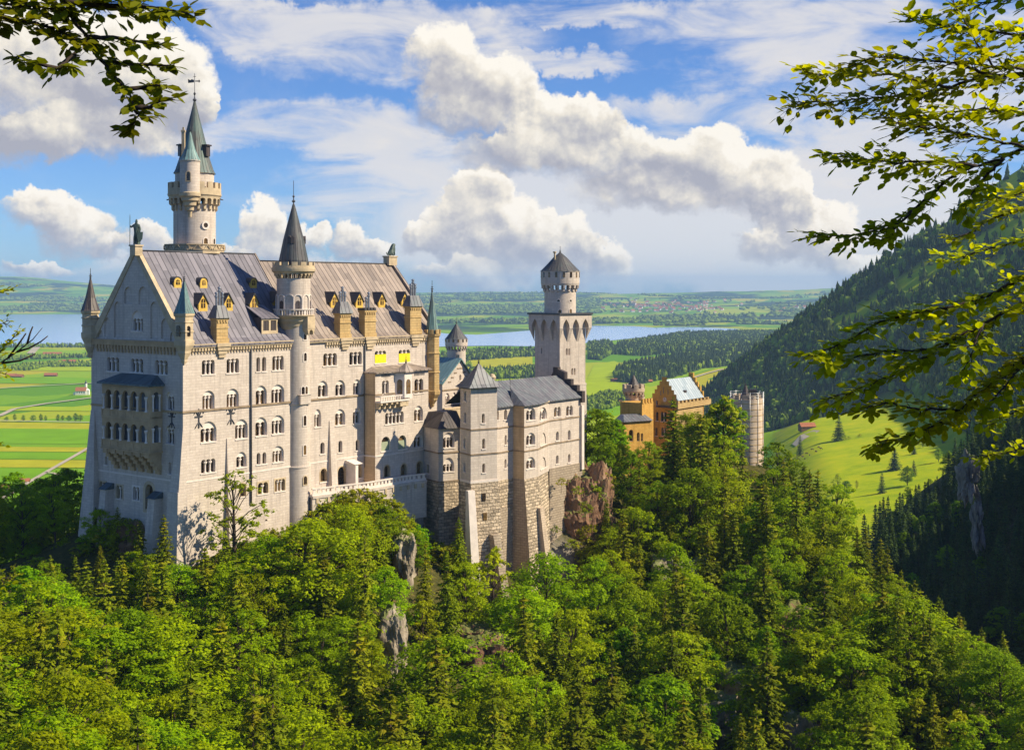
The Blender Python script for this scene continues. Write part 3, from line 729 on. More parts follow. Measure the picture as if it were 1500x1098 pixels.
# ------------------------------------------------------------------ the main residence
SX, TX = Vector((0.602, 0.799)), Vector((-0.799, 0.602))
OX = at(268, 425, 200.0)
FS = Frame(OX, SX, TX)                       # south front: u to the east, d into the house
WID = 24.6
FW = Frame(FS.P(0, WID, 0), (-TX.x, -TX.y), SX)   # west front: u from north to south
LEN, SPL, EAVE, RID1, RID2, BASE = 62.6, 25.8, -8.6, 6.55, 5.35, -55.0
HALF = WID / 2
pal = thing('palace', 'tall cream palace block with steep grey and tan roof, gable end in shade', 'palace', FS.P(30, 12, -45))
south = Wall(FS, [(0, BASE), (LEN, BASE), (LEN, EAVE), (0, EAVE)])
def sw(*a, **k): return south.wpx(pal, *a, **k)
OC = dict(mat=M_OCHRE_T, rim=0.22)
sw(295.8, 314.4, 527, 548, 3); sw(332, 350, 525, 546, 3); sw(375.6, 381, 523, 544, 1); sw(384, 389.8, 522.5, 543.5, 1); sw(399, 415.5, 521, 542, 3)
sw(297.5, 313.5, 579, 599, 3, 572); sw(333, 349, 577, 596, 3, 569); sw(375.5, 390, 571.5, 592, 2, 564.5); sw(398.5, 415.5, 570, 590.5, 3, 563)
sw(295, 316, 627, 647, 3, 617); sw(345.5, 362, 622, 642, 3, 614); sw(375, 390.5, 618, 638, 2, 611); sw(399, 415.5, 615.5, 635, 3, 608)
sw(294.5, 315.5, 672, 692, 3); sw(347, 360.5, 668.4, 684, 2, 661.5); sw(376, 381.5, 663, 680, 1); sw(384.5, 390, 662, 679, 1); sw(400, 415, 660, 676.5, 3, 653)
sw(351.5, 360, 708, 727, 1, **OC); sw(377.5, 392.5, 706, 723, 2, **OC); sw(402.5, 417, 701.5, 719, 3, **OC)
sw(473.5, 493.5, 517, 535.3, 3); sw(511.8, 530, 515, 533.8, 3)
sw(466.5, 479.5, 564, 581, 2, 557.5); sw(492, 505, 562.8, 579.3, 2, 556.5); sw(518, 528, 560.6, 577.8, 2, 555.5)
sw(461, 470, 607, 625, 2, 599); sw(491.7, 505, 605, 622.5, 2, 599); sw(517.5, 528, 603, 620, 2, 597.3)
sw(469.3, 475.5, 647.5, 664.5, 1); sw(495.8, 501.5, 645, 662.5, 1); sw(521, 526.6, 643.5, 659.5, 1)
sw(469, 478.5, 686, 705.3, 1, **OC); sw(521, 529.5, 681, 699.5, 1, **OC)
sw(494.5, 507, 683, 709.5, 1, **OC)
sw(549, 565.5, 513.5, 531.5, 3, fill='yellow'); sw(584, 600.5, 512, 530.3, 3, fill='yellow')
sw(346, 349, 741, 746, 1, sill=False); sw(388, 392, 760, 763, 1, sill=False)
south.build('south_wall', M_WHITE, pal)

west = Wall(FW, [(0, BASE), (WID, BASE), (WID, EAVE), (0, EAVE)])
def ww(*a, **k): return west.wpx(pal, *a, **k)
ww(156.5, 174.5, 523, 543.5, 3); ww(191.5, 209.5, 525, 545, 3); ww(227, 245.5, 527.5, 548, 3)
ww(243.8, 254.5, 580.5, 600, 2, 574); ww(243.5, 254.3, 628.5, 649.5, 2, 622.5)
ww(246.8, 250.8, 676.5, 694, 1); ww(153.5, 157.3, 668, 680.5, 1)
ww(146, 155.5, 705.5, 726, 2, mat=M_OCHRE_T, rim=.25); ww(171, 179.5, 710.5, 730, 2, mat=M_OCHRE_T, rim=.25); ww(195, 204.5, 712.5, 732, 2, mat=M_TRIM, rim=.25)
ww(213, 224.5, 709, 746, 1, mat=M_OCHRE_T, rim=.55, sill=False, depth=.9)
for x0, x1, y1, y0 in ((165, 172, 571, 577),): pass
west.build('west_wall', M_WHITE, pal)
gable = Wall(FW, [(0.25, EAVE), (WID - .25, EAVE), (HALF, RID1 + .35)], d=0.0)
gable.wpx(pal, 193, 208.5, 466.5, 484.5, 3, 455)
def blind(u0, u1, z0, z1): gable.window(pal, u0, u1, z0, z1, 1, None, fill='blind', depth=.28, sill=False, name='blind_arch', mat=M_WHITE)
for c, zt, zb in ((10.35, .6, -5.0), (14.25, .6, -5.0)): blind(c - 1.15, c + 1.15, -2.3, zt)
for c, zt in ((7.4, -1.9), (17.2, -1.9), (4.6, -4.6), (20.0, -4.6)): blind(c - .95, c + .95, -7.9, zt)
for c in (2.45, 22.15): blind(c - .8, c + .8, -8.2, -6.7)
gable.build('gable_wall', M_WHITE, pal)
mb = MB()
mb.face([FS.P(0, WID, BASE), FS.P(LEN, WID, BASE), FS.P(LEN, WID, EAVE), FS.P(0, WID, EAVE)][::-1])
mb.face([FS.P(LEN, 0, BASE), FS.P(LEN, WID, BASE), FS.P(LEN, WID, EAVE), FS.P(LEN, HALF, RID2), FS.P(LEN, 0, EAVE)])
mb.build('rear_wall', M_WHITE, pal)
# roofs
def gable_roof(u0, u1, zr, over, mat, name):
    mb = MB(); th = .28
    sl = (zr - EAVE) / HALF
    prof = [(-over, EAVE - over * sl * .6 + .12), (0.6, EAVE + .6 * sl * .86), (HALF, zr), (WID - .6, EAVE + .6 * sl * .86), (WID + over, EAVE - over * sl * .6 + .12)]
    for (d0, z0), (d1, z1) in zip(prof, prof[1:]):
        mb.add([FS.P(u0, d0, z0), FS.P(u1, d0, z0), FS.P(u1, d1, z1), FS.P(u0, d1, z1)], [(0, 1, 2, 3)], 0, [[(u0, 0), (u1, 0), (u1, math.hypot(d1 - d0, z1 - z0)), (u0, math.hypot(d1 - d0, z1 - z0))]])
        mb.add([FS.P(u0, d0, z0 - th), FS.P(u1, d0, z0 - th), FS.P(u1, d1, z1 - th), FS.P(u0, d1, z1 - th)], [(3, 2, 1, 0)])
    for u, fl in ((u0, 1), (u1, 0)):
        for (d0, z0), (d1, z1) in zip(prof, prof[1:]):
            q = [FS.P(u, d0, z0), FS.P(u, d1, z1), FS.P(u, d1, z1 - th), FS.P(u, d0, z0 - th)]; mb.face(q if fl else q[::-1])
    d0, z0 = prof[0]; mb.face([FS.P(u0, d0, z0 - th), FS.P(u1, d0, z0 - th), FS.P(u1, d0, z0), FS.P(u0, d0, z0)])
    o = mb.build(name, mat, pal)
    k = MB()
    k.tube([FS.P(u0, HALF, zr + .05), FS.P(u1, HALF, zr + .05)], .16, 6); k.build('ridge_cap', M_DARKMETAL, o)
    return o
def roof_z(d, zr=RID1): return EAVE + (zr - EAVE) / HALF * min(d, WID - d)
roof1 = gable_roof(0.45, SPL, RID1, .55, M_ROOFG, 'roof')
roof2 = gable_roof(SPL + .02, LEN + .1, RID2, .55, M_ROOFT, 'roof')
# step wall between the two roofs, gable copings
mb = MB(); mb.slab(FW, [(-.55, EAVE - .25), (1.0, EAVE - .25), (HALF, RID1 - .5), (WID - 1.0, EAVE - .25), (WID + .55, EAVE - .25), (WID + .45, EAVE + .35), (HALF, RID1 + .75), (-.45, EAVE + .35)], -.18, .62)
mb.build('gable_coping', M_OCHRE_T, pal)
mb = MB(); mb.slab(FW, [(1.0, EAVE), (HALF, RID1 - .5), (WID - 1.0, EAVE), (WID, EAVE), (HALF, RID1 + .25), (0, EAVE)], SPL - .1, SPL + .25); mb.build('roof_step', M_ROOFT, pal)
mb = MB(); mb.slab(FW, [(-.4, EAVE - .25), (.8, EAVE - .25), (HALF, RID2 - .5), (WID - .8, EAVE - .25), (WID + .4, EAVE - .25), (WID + .4, EAVE + .4), (HALF, RID2 + .7), (-.4, EAVE + .4)], LEN - .3, LEN + .35); mb.build('gable_coping', M_ROOFT, pal)
# cornices
mb = MB()
corbel_table(mb, FS, .9, 27.0, EAVE - .75, .95, .62); corbel_table(mb, FS, 31.5, LEN - 2, EAVE - .75, .95, .62)
mb.box(FS, .9, LEN, -.45, 0, EAVE - .75, EAVE - .28); mb.box(FS, .9, LEN, -.56, 0, EAVE - .28, EAVE - .12)
mb.build('cornice', M_OCHRE_T, pal)
mb = MB(); corbel_table(mb, FW, 1.5, WID - 1.6, EAVE - .6, 1.2, .86, -.4); mb.box(FW, 0, WID - .2, -.5, 0, EAVE - .6, EAVE + .1); mb.box(FW, -.1, WID - .2, -.62, 0, EAVE + .1, EAVE + .32)
mb.build('cornice', M_LOGGIA, pal)
def band(fr, px0, py0, px1, py1, h, out, mat, d=0.0, name='string_course', u_ext=None):
    u0, z0 = fr.uz(px0, py0, d); u1, z1 = fr.uz(px1, py1, d); z = (z0 + z1) / 2
    if u_ext: u0, u1 = u_ext
    mb = MB(); mb.prism(fr, [(u0, d - out), (u1, d - out), (u1, d + .1), (u0, d + .1)], z - h / 2, z + h / 2); return mb.build(name, mat, pal), z
_, zstr = band(FS, 268.5, 604, 410, 590, .34, .16, M_STRING, u_ext=(-.16, LEN))
band(FS, 274, 706, 419, 684, .22, .07, M_TRIM, u_ext=(.2, LEN)); 
band(FW, 137, 592, 267, 604, .34, .16, M_LOGGIA, u_ext=(0, WID - .02)); band(FW, 143, 688, 260, 705, .22, .07, M_TRIM, u_ext=(.0, WID - .1))
# rain pipes
for px in (366.8, 533.5):
    u, _ = FS.uz(px, 600); p = MB(); x, y, _ = FS.P(u, -.22, 0); p.tube([(x, y, EAVE - .3), (x, y, -36 if px < 400 else -33)], .14, 8); p.build('rain_pipe', M_DARKMETAL, pal)
# iron wall anchors shaped as lilies
for fr, px, py in ((FS, 291, 613), (FS, 338, 608), (FW, 252, 613)):
    u, z = fr.uz(px, py); m_ = MB()
    m_.slab(fr, [(u - .12, z - 1.5), (u + .12, z - 1.5), (u + .1, z + 1.4), (u, z + 1.7), (u - .1, z + 1.4)], -.12, -.02)
    m_.slab(fr, [(u - .8, z + .25), (u + .8, z + .25), (u + .8, z + .45), (u - .8, z + .45)], -.125, -.015)
    for sg in (-1, 1):
        m_.tube([fr.P(u + sg * .1, -.07, z + .45), fr.P(u + sg * .45, -.07, z + 1.05), fr.P(u + sg * .8, -.07, z + 1.15), fr.P(u + sg * .95, -.07, z + .8)], .09, 6)
        m_.tube([fr.P(u + sg * .1, -.07, z - .6), fr.P(u + sg * .5, -.07, z - 1.1), fr.P(u + sg * .75, -.07, z - 1.5)], .08, 6)
    m_.build('wall_anchor', M_DARKMETAL, pal)
# buttresses
def buttress(fr, px0, px1, ytop, ybot, out_b, out_t, mat=M_WHITE, name='buttress', d=0.0, flare=0.0):
    u0, zt = fr.uz(px0, ytop, d); u1, _ = fr.uz(px1, ytop, d); _, zb = fr.uz(px0, ybot, d)
    mb = MB(); mb.prism(fr, [(u0 - flare, d - out_b), (u1 + flare, d - out_b), (u1 + flare, d + .1), (u0 - flare, d + .1)], zb, zt, 0, [(u0, d - out_t), (u1, d - out_t), (u1, d + .1), (u0, d + .1)])
    return mb.build(name, mat, pal)
buttress(FS, 331.5, 340, 642, 860, 1.5, .12, flare=.3); buttress(FS, 482, 488.5, 616, 745, 1.3, .12, flare=.3)
# battered corner buttresses on the west side
mb = MB()
z0, z1, z2 = zpx(628, 200), zpx(720, 200), -54
mb.prism(FS, [(-.95, -.12), (.55, -.12), (.55, 2.2), (-.95, 2.2)], z1, z0, 0, [(-.1, -.12), (.55, -.12), (.55, 1.2), (-.1, 1.2)])
mb.prism(FS, [(-1.75, -.35), (.75, -.35), (.75, 2.6), (-1.75, 2.6)], z2, z1, 0, [(-1.15, -.2), (.65, -.2), (.65, 2.4), (-1.15, 2.4)]); mb.build('buttress', M_WHITE, pal)
mb = MB(); mb.prism(FS, [(-2.7, WID - 4.2), (.3, WID - 4.2), (.3, WID + 1.6), (-2.7, WID + 1.6)], -52, zpx(600, 215), 0, [(-.05, WID - 1.0), (.3, WID - 1.0), (.3, WID + .05), (-.05, WID + .05)]); mb.build('buttress', M_WHITE, pal)
mb = MB(); mb.prism(FS, [(-1.5, 2.2), (.2, 2.2), (.2, WID - 3.8), (-1.5, WID - 3.8)], -52, zpx(700, 207), 0, [(-.02, 2.2), (.2, 2.2), (.2, WID - 3.8), (-.02, WID - 3.8)])
for x0, x1, yt, yb in ((158, 166, 709, 760), (228, 237.5, 722, 775)):
    u0, zt = FW.uz(x0, yt); u1, _ = FW.uz(x1, yt); b = MB()
    b.prism(FW, [(u0 - .2, -2.6), (u1 + .2, -2.6), (u1 + .2, .1), (u0 - .2, .1)], zt - 12, zt - .6, 0, [(u0, -1.5), (u1, -1.5), (u1, .1), (u0, .1)])
    bo = b.build('buttress', M_WHITE, pal)
    c = MB(); c.prism(FW, [(u0 - .25, -1.8), (u1 + .25, -1.8), (u1 + .25, .1), (u0 - .25, .1)], zt - .6, zt + .35, 0, [(u0 - .25, -.2), (u1 + .25, -.2), (u1 + .25, .1), (u0 - .25, .1)]); c.build('buttress_cap', M_CANOPY, bo)

# dormers ------------------------------------------------------------------------------------------
def on_roof(px, py, zr):
    """u, d on the south roof slope under photo pixel"""
    rx, rz = (px - CX) / F, (CY - py) / F
    k = (zr - EAVE) / HALF; o = FS.o; ex, ey = FS.ex, FS.ey
    # unknown Y: d = ((rx*Y-o.x), (Y-o.y)).ey ; rz*Y = EAVE + k d
    a = rx * ey.x + ey.y; b = o.x * ey.x + o.y * ey.y
    Y = (EAVE - k * b) / (rz - k * a); q = Vector((rx * Y, Y)) - o
    return q.dot(ex), q.dot(ey), rz * Y
def dormer(px, py_base, w, h, zr, kind='pointed'):
    u, d, z = on_roof(px, py_base, zr); mb = MB(); k = (zr - EAVE) / HALF
    dep = (h * 1.35) / k + .3
    hw = w / 2; rh = w * (.75 if kind == 'pointed' else .42)
    body = [(u - hw, z - .25), (u + hw, z - .25), (u + hw, z + h - rh), (u, z + h), (u - hw, z + h - rh)] if kind == 'pointed' else [(u - hw, z - .25), (u + hw, z - .25)] + arc_top(u - hw, u + hw, z + h - hw, 8, hw)
    mb.slab(FS, body, d - .1, d + .22)
    o = mb.build('dormer', M_DORMER, pal)
    r = MB()
    if kind == 'pointed':
        for sg in (-1, 1):
            a, b2 = (u + sg * (hw + .22), z + h - rh - .28), (u, z + h + .14)
            poly = [a, b2, (b2[0], b2[1] - .16), (a[0], a[1] - .18)]; r.slab(FS, poly if sg < 0 else poly[::-1], d - .3, d + dep)
    else:
        pts = [(u - hw - .12, z + h - hw)] + arc_top(u - hw - .12, u + hw + .12, z + h - hw, 8, hw + .12)[::-1][1:]
        inn = [(uu * .94 + u * .06, zz - .1) for uu, zz in pts]
        r.slab(FS, pts + inn[::-1], d - .2, d + dep)
    r.build('dormer_roof', M_DARKMETAL, o)
    c = MB(); c.slab(FS, [(u - hw + .03, z - .2), (u + hw - .03, z - .2), (u + hw - .03, z + h - rh), (u - hw + .03, z + h - rh)], d + .22, d + dep); c.build('cheek', M_DARKROOF, o)
    q = MB(); pw = hw * .5; pts, _ = lights_outline(u - pw, u + pw, z + .35, z + h - rh * .62, 1); q.slab(FS, pts, d - .13, d - .1); q.build('pane', M_PANE, o)
    for dz in (.33,): 
        g = MB(); g.box(FS, u - .05, u + .05, d - .16, d - .13, z + .35, z + h - rh * .7); g.box(FS, u - pw, u + pw, d - .165, d - .13, z + .35 + h * .28, z + .42 + h * .28); g.build('glazing_bar', M_DORMER, q and o)
for px, py in ((297, 454), (334.3, 453.5), (371.7, 453)): dormer(px, py, 1.85, 2.75, RID1)
for px, py in ((260, 420), (298, 420.5), (371, 420.5)): dormer(px, py, 1.5, 1.6, RID1, 'round')
for px, py in ((489.5, 449.5), (526, 449.5), (559, 449), (592.5, 448), (406, 450)): dormer(px, py, 1.95, 2.75, RID2)
# wide shed dormer
u, d, z = on_roof(394.5, 487, RID1); mb = MB(); mb.slab(FS, [(u - 1.9, z - .3), (u + 1.9, z - .3), (u + 1.9, z + 2.6), (u - 1.9, z + 2.6)], d, d + 3.0); o = mb.build('shed_dormer', M_DARKROOF, pal)
mb = MB(); mb.add([FS.P(u - 2.1, d - .35, z + 2.55), FS.P(u + 2.1, d - .35, z + 2.55), FS.P(u + 2.1, d + 4.2, z + 4.9), FS.P(u - 2.1, d + 4.2, z + 4.9), FS.P(u - 2.1, d - .35, z + 2.4), FS.P(u + 2.1, d - .35, z + 2.4), FS.P(u + 2.1, d + 4.2, z + 4.7), FS.P(u - 2.1, d + 4.2, z + 4.7)], [(0, 1, 2, 3), (7, 6, 5, 4), (0, 4, 5, 1), (0, 3, 7, 4), (1, 5, 6, 2)]); mb.build('dormer_roof', M_ROOFG, o)
mb = MB()
for a, b2 in ((-1.85, -1.5), (-.2, .2), (1.5, 1.85)): mb.slab(FS, [(u + a, z), (u + b2, z), (u + b2, z + 2.4), (u + a, z + 2.4)], d - .12, d - .0)
mb.slab(FS, [(u - 1.85, z - .2), (u + 1.85, z - .2), (u + 1.85, z + .35), (u - 1.85, z + .35)], d - .125, d - .002); mb.slab(FS, [(u - 1.85, z + 2.1), (u + 1.85, z + 2.1), (u + 1.85, z + 2.45), (u - 1.85, z + 2.45)], d - .127, d - .002); mb.build('dormer_frame', M_OCHRE_T, o)
# chimneys rising from the eaves --------------------------------------------------------------------
def chimney(px0, px1, ytop, ybot, ypipe, hood, npipe=3, ycorb=None):
    d = -.25; u0, zb = FS.uz(px0, ybot, d); u1, _ = FS.uz(px1, ybot, d); _, zt = FS.uz((px0 + px1) / 2, ytop, d); _, zp = FS.uz((px0 + px1) / 2, ypipe, d)
    u0 += .9; dep = 1.5; mb = MB()
    mb.box(FS, u0, u1, d, d + dep, zb - .5, zt); mb.box(FS, u0 - .15, u1 + .15, d - .15, d + dep + .15, zt - .55, zt - .2); mb.box(FS, u0 - .12, u1 + .12, d - .12, d + dep + .12, zb + (zt - zb) * .52, zb + (zt - zb) * .58); mb.box(FS, u0 - .15, u1 + .15, d - .15, d + dep + .15, zb - .5, zb + .35)
    nb = int((u1 - u0) / .5)
    for i in range(nb): mb.box(FS, u0 + (u1 - u0) * (i + .2) / nb, u0 + (u1 - u0) * (i + .7) / nb, d - .14, d, zt - .95, zt - .56)
    o = mb.build('chimney', M_OCHRE, pal); uc = (u0 + u1) / 2
    if hood:
        r = MB(); zc = zt + 1.9; r.prism(FS, [(u0 - .4, d - .4), (u1 + .4, d - .4), (u1 + .4, d + dep + .4), (u0 - .4, d + dep + .4)], zt - .2, zc, 0, [(u0 + .35, d + .3), (u1 - .35, d + .3), (u1 - .35, d + dep - .3), (u0 + .35, d + dep - .3)]); r.build('chimney_hood', M_WINGROOF, o)
    else: 
        zc = zt; r = MB()
        for i in range(4): r.box(FS, u0 - .2 + (u1 - u0 + .4) * i / 4, u0 - .2 + (u1 - u0 + .4) * (i + .6) / 4, d - .2, d + dep + .2, zt - .2, zt + .3)
        r.build('chimney_hood', M_DARKMETAL, o)
    for i in range(npipe):
        p = MB(); x, y, _ = FS.P(uc + (i - (npipe - 1) / 2) * .62, d + dep / 2, 0); top = zp - (0 if i == npipe // 2 else .9)
        p.lathe((x, y), [(.2, zc - .3), (.2, top - .9), (.3, top - .85), (.3, top - .55), (.2, top - .5), (.2, top - .3), (.33, top - .25), (.28, top), (.001, top + .1)], 10); p.build('flue_pipe', M_PIPE, o)
    if ycorb:
        c = MB(); _, zc2 = FS.uz(px1, ycorb, 0); z1 = EAVE - .1; k = 4
        for i in range(k):
            a = i / k; c.box(FS, u0 - .2 + (u1 - u0) * .5 * a * .8, u1 + .2 - (u1 - u0) * .5 * a * .8, -.75 + .6 * a, 0.02, z1 - (z1 - zc2) * (i + 1) / k, z1 - (z1 - zc2) * i / k)
        c.build('corbel', M_OCHRE_T, o)
chimney(311, 334, 464, 499, 420, True, 3, 523); chimney(493, 513.5, 457, 492, 420, True, 3, 511.5); chimney(529.5, 550.5, 453, 491, 428, False, 2, 511); chimney(596.5, 617, 447, 486, 409, True, 3, 506)
# lightning rods
for px, py0 in ((366, 346), (377, 346), (457.5, 360), (542.6, 362)):
    pass

# south bay (avant-corps) -----------------------------------------------------------------------
BP = 2.9
ub0, _ = FS.uz(549.7, 600, -BP); ub1, _ = FS.uz(627.5, 600, -BP); zbt = FS.uz(549.7, 545.5, -BP)[1]; zbb = -46
bay = Wall(FS, [(ub0, zbb), (ub1, zbb), (ub1, zbt), (ub0, zbt)], -BP)
def bw(*a, **k): return bay.wpx(pal, *a, **k)
bw(559.8, 569.5, 557, 576.5, 2); bw(607, 620, 554.5, 575.5, 2)
bw(564.3, 591.3, 603.3, 620, 5); bw(607.3, 619, 599.6, 616.5, 2, 594)
bw(558.6, 571.8, 639, 660, 1, fill='green', depth=.5); bw(583.3, 595.3, 637, 657.8, 1, fill='green', depth=.5); bw(607, 618.7, 640, 654.5, 2, 634.5)
bw(562.6, 570.8, 681, 698.5, 1, **OC); bw(587.2, 595.6, 679, 696, 1, **OC); bw(610.2, 618.6, 675.5, 693.5, 1, **OC)
bay.build('bay_front', M_WHITE, pal)
mb = MB()
for u in (ub0, ub1):
    q = [FS.P(u, 0, zbb), FS.P(u, -BP, zbb), FS.P(u, -BP, zbt), FS.P(u, 0, zbt)]; mb.face(q if u == ub0 else q[::-1])
mb.build('bay_side', M_SHADESTONE, pal)
mb = MB(); _, zap = FS.uz(590, 534, -.4)
o_ = .55; e0, e1, f0 = ub0 - o_ * .4, ub1 + o_, -BP - o_
P_ = [FS.P(e0, f0, zbt), FS.P(e1, f0, zbt), FS.P(e1 - 2.0, -.02, zap), FS.P(e0 + 2.4, -.02, zap), FS.P(e0, -.02, zbt), FS.P(e1, -.02, zbt)]
mb.add(P_, [(0, 1, 2, 3), (4, 0, 3), (1, 5, 2)]); mb.add([FS.P(e0, f0, zbt - .25), FS.P(e1, f0, zbt - .25), FS.P(e1, -.02, zbt - .25), FS.P(e0, -.02, zbt - .25), *[P_[i] for i in (0, 1, 5, 4)]], [(3, 2, 1, 0), (0, 1, 5, 4), (1, 2, 6, 5), (3, 0, 4, 7)])
mb.build('bay_roof', M_ROOFT, pal)
for y0, m_, h_ in ((578.5, M_STRING, .3), (668.5, M_TRIM, .22)):
    _, z = FS.uz(549.7, y0, -BP); b = MB(); b.box(FS, ub0 - .1, ub1 + .1, -BP - .12, -BP + .05, z - h_ / 2, z + h_ / 2); b.box(FS, ub0 - .12, ub0 + .02, -BP + .05, -.0, z - h_ / 2, z + h_ / 2); b.build('string_course', m_, pal)
# frieze of small openings under the bay's eave
mb = MB()
for a, b2 in ((558.5, 572), (606.5, 622)):
    ua, z = FS.uz(a, 550.5 - (a - 558) * .05, -BP); ub, _ = FS.uz(b2, 550, -BP)
    for i in range(8): mb.box(FS, ua + (ub - ua) * (i + .2) / 8, ua + (ub - ua) * (i + .8) / 8, -BP - .04, -BP + .02, z - .25, z + .25)
mb.build('frieze', M_DARKMETAL, pal)
# oriel with balcony
uo, zo = FS.uz(589.5, 580, -BP); zot = FS.uz(589.5, 545, -BP)[1]; c_o = FS.P(uo, -BP + .1, 0); ro = 2.1
base_a = math.atan2(FS.ex.y, FS.ex.x)
mb = MB(); hex_ = [(uo + ro * math.cos(a), -BP - ro * .82 * math.sin(a)) for a in (0, R(60), R(120), R(180))]
poly = [hex_[3], hex_[2], hex_[1], hex_[0]]
mb.prism(FS, poly, zo - .2, zot, 0); ori = mb.build('oriel', M_TRIM, pal)
mb = MB()
for a, b2 in ((3, 2), (2, 1), (1, 0)):
    A, B = Vector(FS.P(*hex_[a], 0)), Vector(FS.P(*hex_[b2], 0)); f_ = Frame(A, (B - A)); L_ = (B - A).length
    pts, _ = lights_outline(L_ * .22, L_ * .78, zo + .55, zo + 3.3, 1); mb.slab(f_, pts, -.05, .0)
mb.build('oriel_pane', M_PANE, ori)
mb = MB(); ap = FS.uz(587.6, 531, -BP - .6)[1]; big = [(uo + (u - uo) * 1.2, -BP + (d + BP) * 1.25) for u, d in poly]
mb.prism(FS, big, zot, zot + .2); mb.prism(FS, big, zot + .2, ap, 0, [(uo + (u - uo) * .03, -BP - .9 + (d + BP) * .02) for u, d in poly]); mb.build('oriel_roof', M_ROOFT, ori)
finial(ori, FS.P(uo, -BP - .9, 0), ap, 1.2)
ua, zb_ = FS.uz(557.2, 588, -BP - 1.4); ue, _ = FS.uz(599.5, 588, -BP - 1.4); zr_ = FS.uz(575, 579, -BP - 1.4)[1]; zc_ = FS.uz(575, 596.5, -BP)[1]
mb = MB(); mb.box(FS, ua, ue, -BP - 1.5, -BP, zb_ - .3, zb_); mb.box(FS, ua, uo - 1.6, -BP - 1.5, -BP - 1.3, zr_ - .2, zr_); mb.box(FS, ua, ua + .2, -BP - 1.3, -BP, zr_ - .2, zr_)
nb = 9
for i in range(nb): mb.box(FS, ua + .1 + (uo - 1.8 - ua) * i / nb, ua + .32 + (uo - 1.8 - ua) * i / nb, -BP - 1.47, -BP - 1.33, zb_, zr_ - .2)
mb.box(FS, uo + 1.2, ue, -BP - 1.5, -BP - 1.3, zb_, zr_)
bal = mb.build('balcony', M_TRIM, pal)
mb = MB()
for i in range(6):
    u = ua + .2 + (ue - ua - .9) * i / 5; w_ = .5
    mb.box(FS, u, u + w_, -BP - 1.35, -BP, zb_ - .75, zb_ - .3); mb.box(FS, u, u + w_, -BP - .8, -BP, zc_, zb_ - .75)
mb.prism(FS, [(uo - 2, -BP - 1.3), (ue - .1, -BP - 1.3), (ue - .1, -BP), (uo - 2, -BP)], zb_ - 1.3, zb_ - .3, 0)
mb.build('corbel', M_OCHRE_T, bal)

# loggia on the west front ---------------------------------------------------------------------
LP = 2.5
ul0, _ = FW.uz(149.5, 600, -LP); ul1, _ = FW.uz(219.3, 600, -LP)
zt = FW.uz(190, 561.5, -LP)[1]; zb = FW.uz(190, 657, -LP)[1]
log = MB(); lf = Wall(FW, [(ul0, zb), (ul1, zb), (ul1, zt), (ul0, zt)], -LP)
lgo = thing  # keep name short
logp = None
m0 = MB(); m0.box(FW, ul0, ul1, -LP + .02, 0, zb - .3, zb); m0.box(FW, ul0, ul1, -LP + .35, -.05, (zb + zt) / 2 - .2, (zb + zt) / 2 + .1); m0.box(FW, ul0 - .15, ul1 + .15, -LP - .18, 0, zb - .45, zb - .2)
logp = m0.build('loggia', M_LOGGIA, pal)
lw = (ul1 - ul0)
for (ya, yb_, yp) in ((572.5, 600.5, 600), (620.5, 645.5, 645)):
    z1 = FW.uz(190, ya, -LP)[1]; z0 = FW.uz(190, yb_, -LP)[1]
    for i in range(5):
        a = ul0 + lw * (.075 + .178 * i); b2 = a + lw * .128
        pts, sp = lights_outline(a, b2, z0, z1, 1); lf.holes.append(pts)
        m_ = MB(); n_ = len(pts); m_.add([FW.P(u, -LP, z) for u, z in pts] + [FW.P(u, -LP + .45, z) for u, z in pts], [(k, n_ + k, n_ + (k + 1) % n_, (k + 1) % n_) for k in range(n_)]); m_.build('arch', M_LOGGIA, logp)
    for i in range(6):
        uc = ul0 + lw * (.075 + .178 * i - .025); c = MB(); x, y, _ = FW.P(uc, -LP - .12, 0)
        c.lathe((x, y), [(.26, z0 - .1), (.26, z0 + .1), (.17, z0 + .2), (.16, sp - .6), (.19, sp - .5), (.33, sp - .15), (.33, sp + .05), (.1, sp + .06)], 10); c.build('column', M_TRIM, logp)
    # balustrade panels and mouldings
    q = MB(); q.box(FW, ul0 - .08, ul1 + .08, -LP - .12, -LP + .0, z0 - .28, z0 - .1); q.box(FW, ul0 - .06, ul1 + .06, -LP - .1, -LP, z0 - 1.45, z0 - 1.2)
    for i in range(7): q.box(FW, ul0 + lw * i / 6 - .12, ul0 + lw * i / 6 + .12, -LP - .07, -LP, z0 - 1.2, z0 - .28)
    q.box(FW, ul0 - .06, ul1 + .06, -LP - .1, -LP, z1 + .45, z1 + .62); q.build('moulding', M_LOGGIA, logp)
lf.build('loggia_front', M_LOGGIA, logp)
# side facing the south corner
FL = Frame(FW.P(ul1, -LP, 0), SX, (-FW.ex.x, -FW.ex.y)); ls = Wall(FL, [(0, zb), (LP, zb), (LP, zt), (0, zt)])
for (ya, yb_) in ((572.5, 600.5), (620.5, 645.5)):
    z1 = FW.uz(190, ya, -LP)[1]; z0 = FW.uz(190, yb_, -LP)[1]; pts, sp = lights_outline(.75, 1.75, z0, z1, 1); ls.holes.append(pts)
    for uc in (.62, 1.88):
        c = MB(); x, y, _ = FL.P(uc, -.05, 0); c.lathe((x, y), [(.2, z0), (.15, z0 + .2), (.14, sp - .5), (.28, sp - .1), (.28, sp + .05), (.1, sp + .06)], 8); c.build('column', M_TRIM, logp)
ls.build('loggia_side', M_LOGGIA, logp)
b = MB(); q = [FW.P(ul0, -LP, zb), FW.P(ul0, 0, zb), FW.P(ul0, 0, zt), FW.P(ul0, -LP, zt)]; b.face(q[::-1]); b.build('loggia_side', M_LOGGIA, logp)
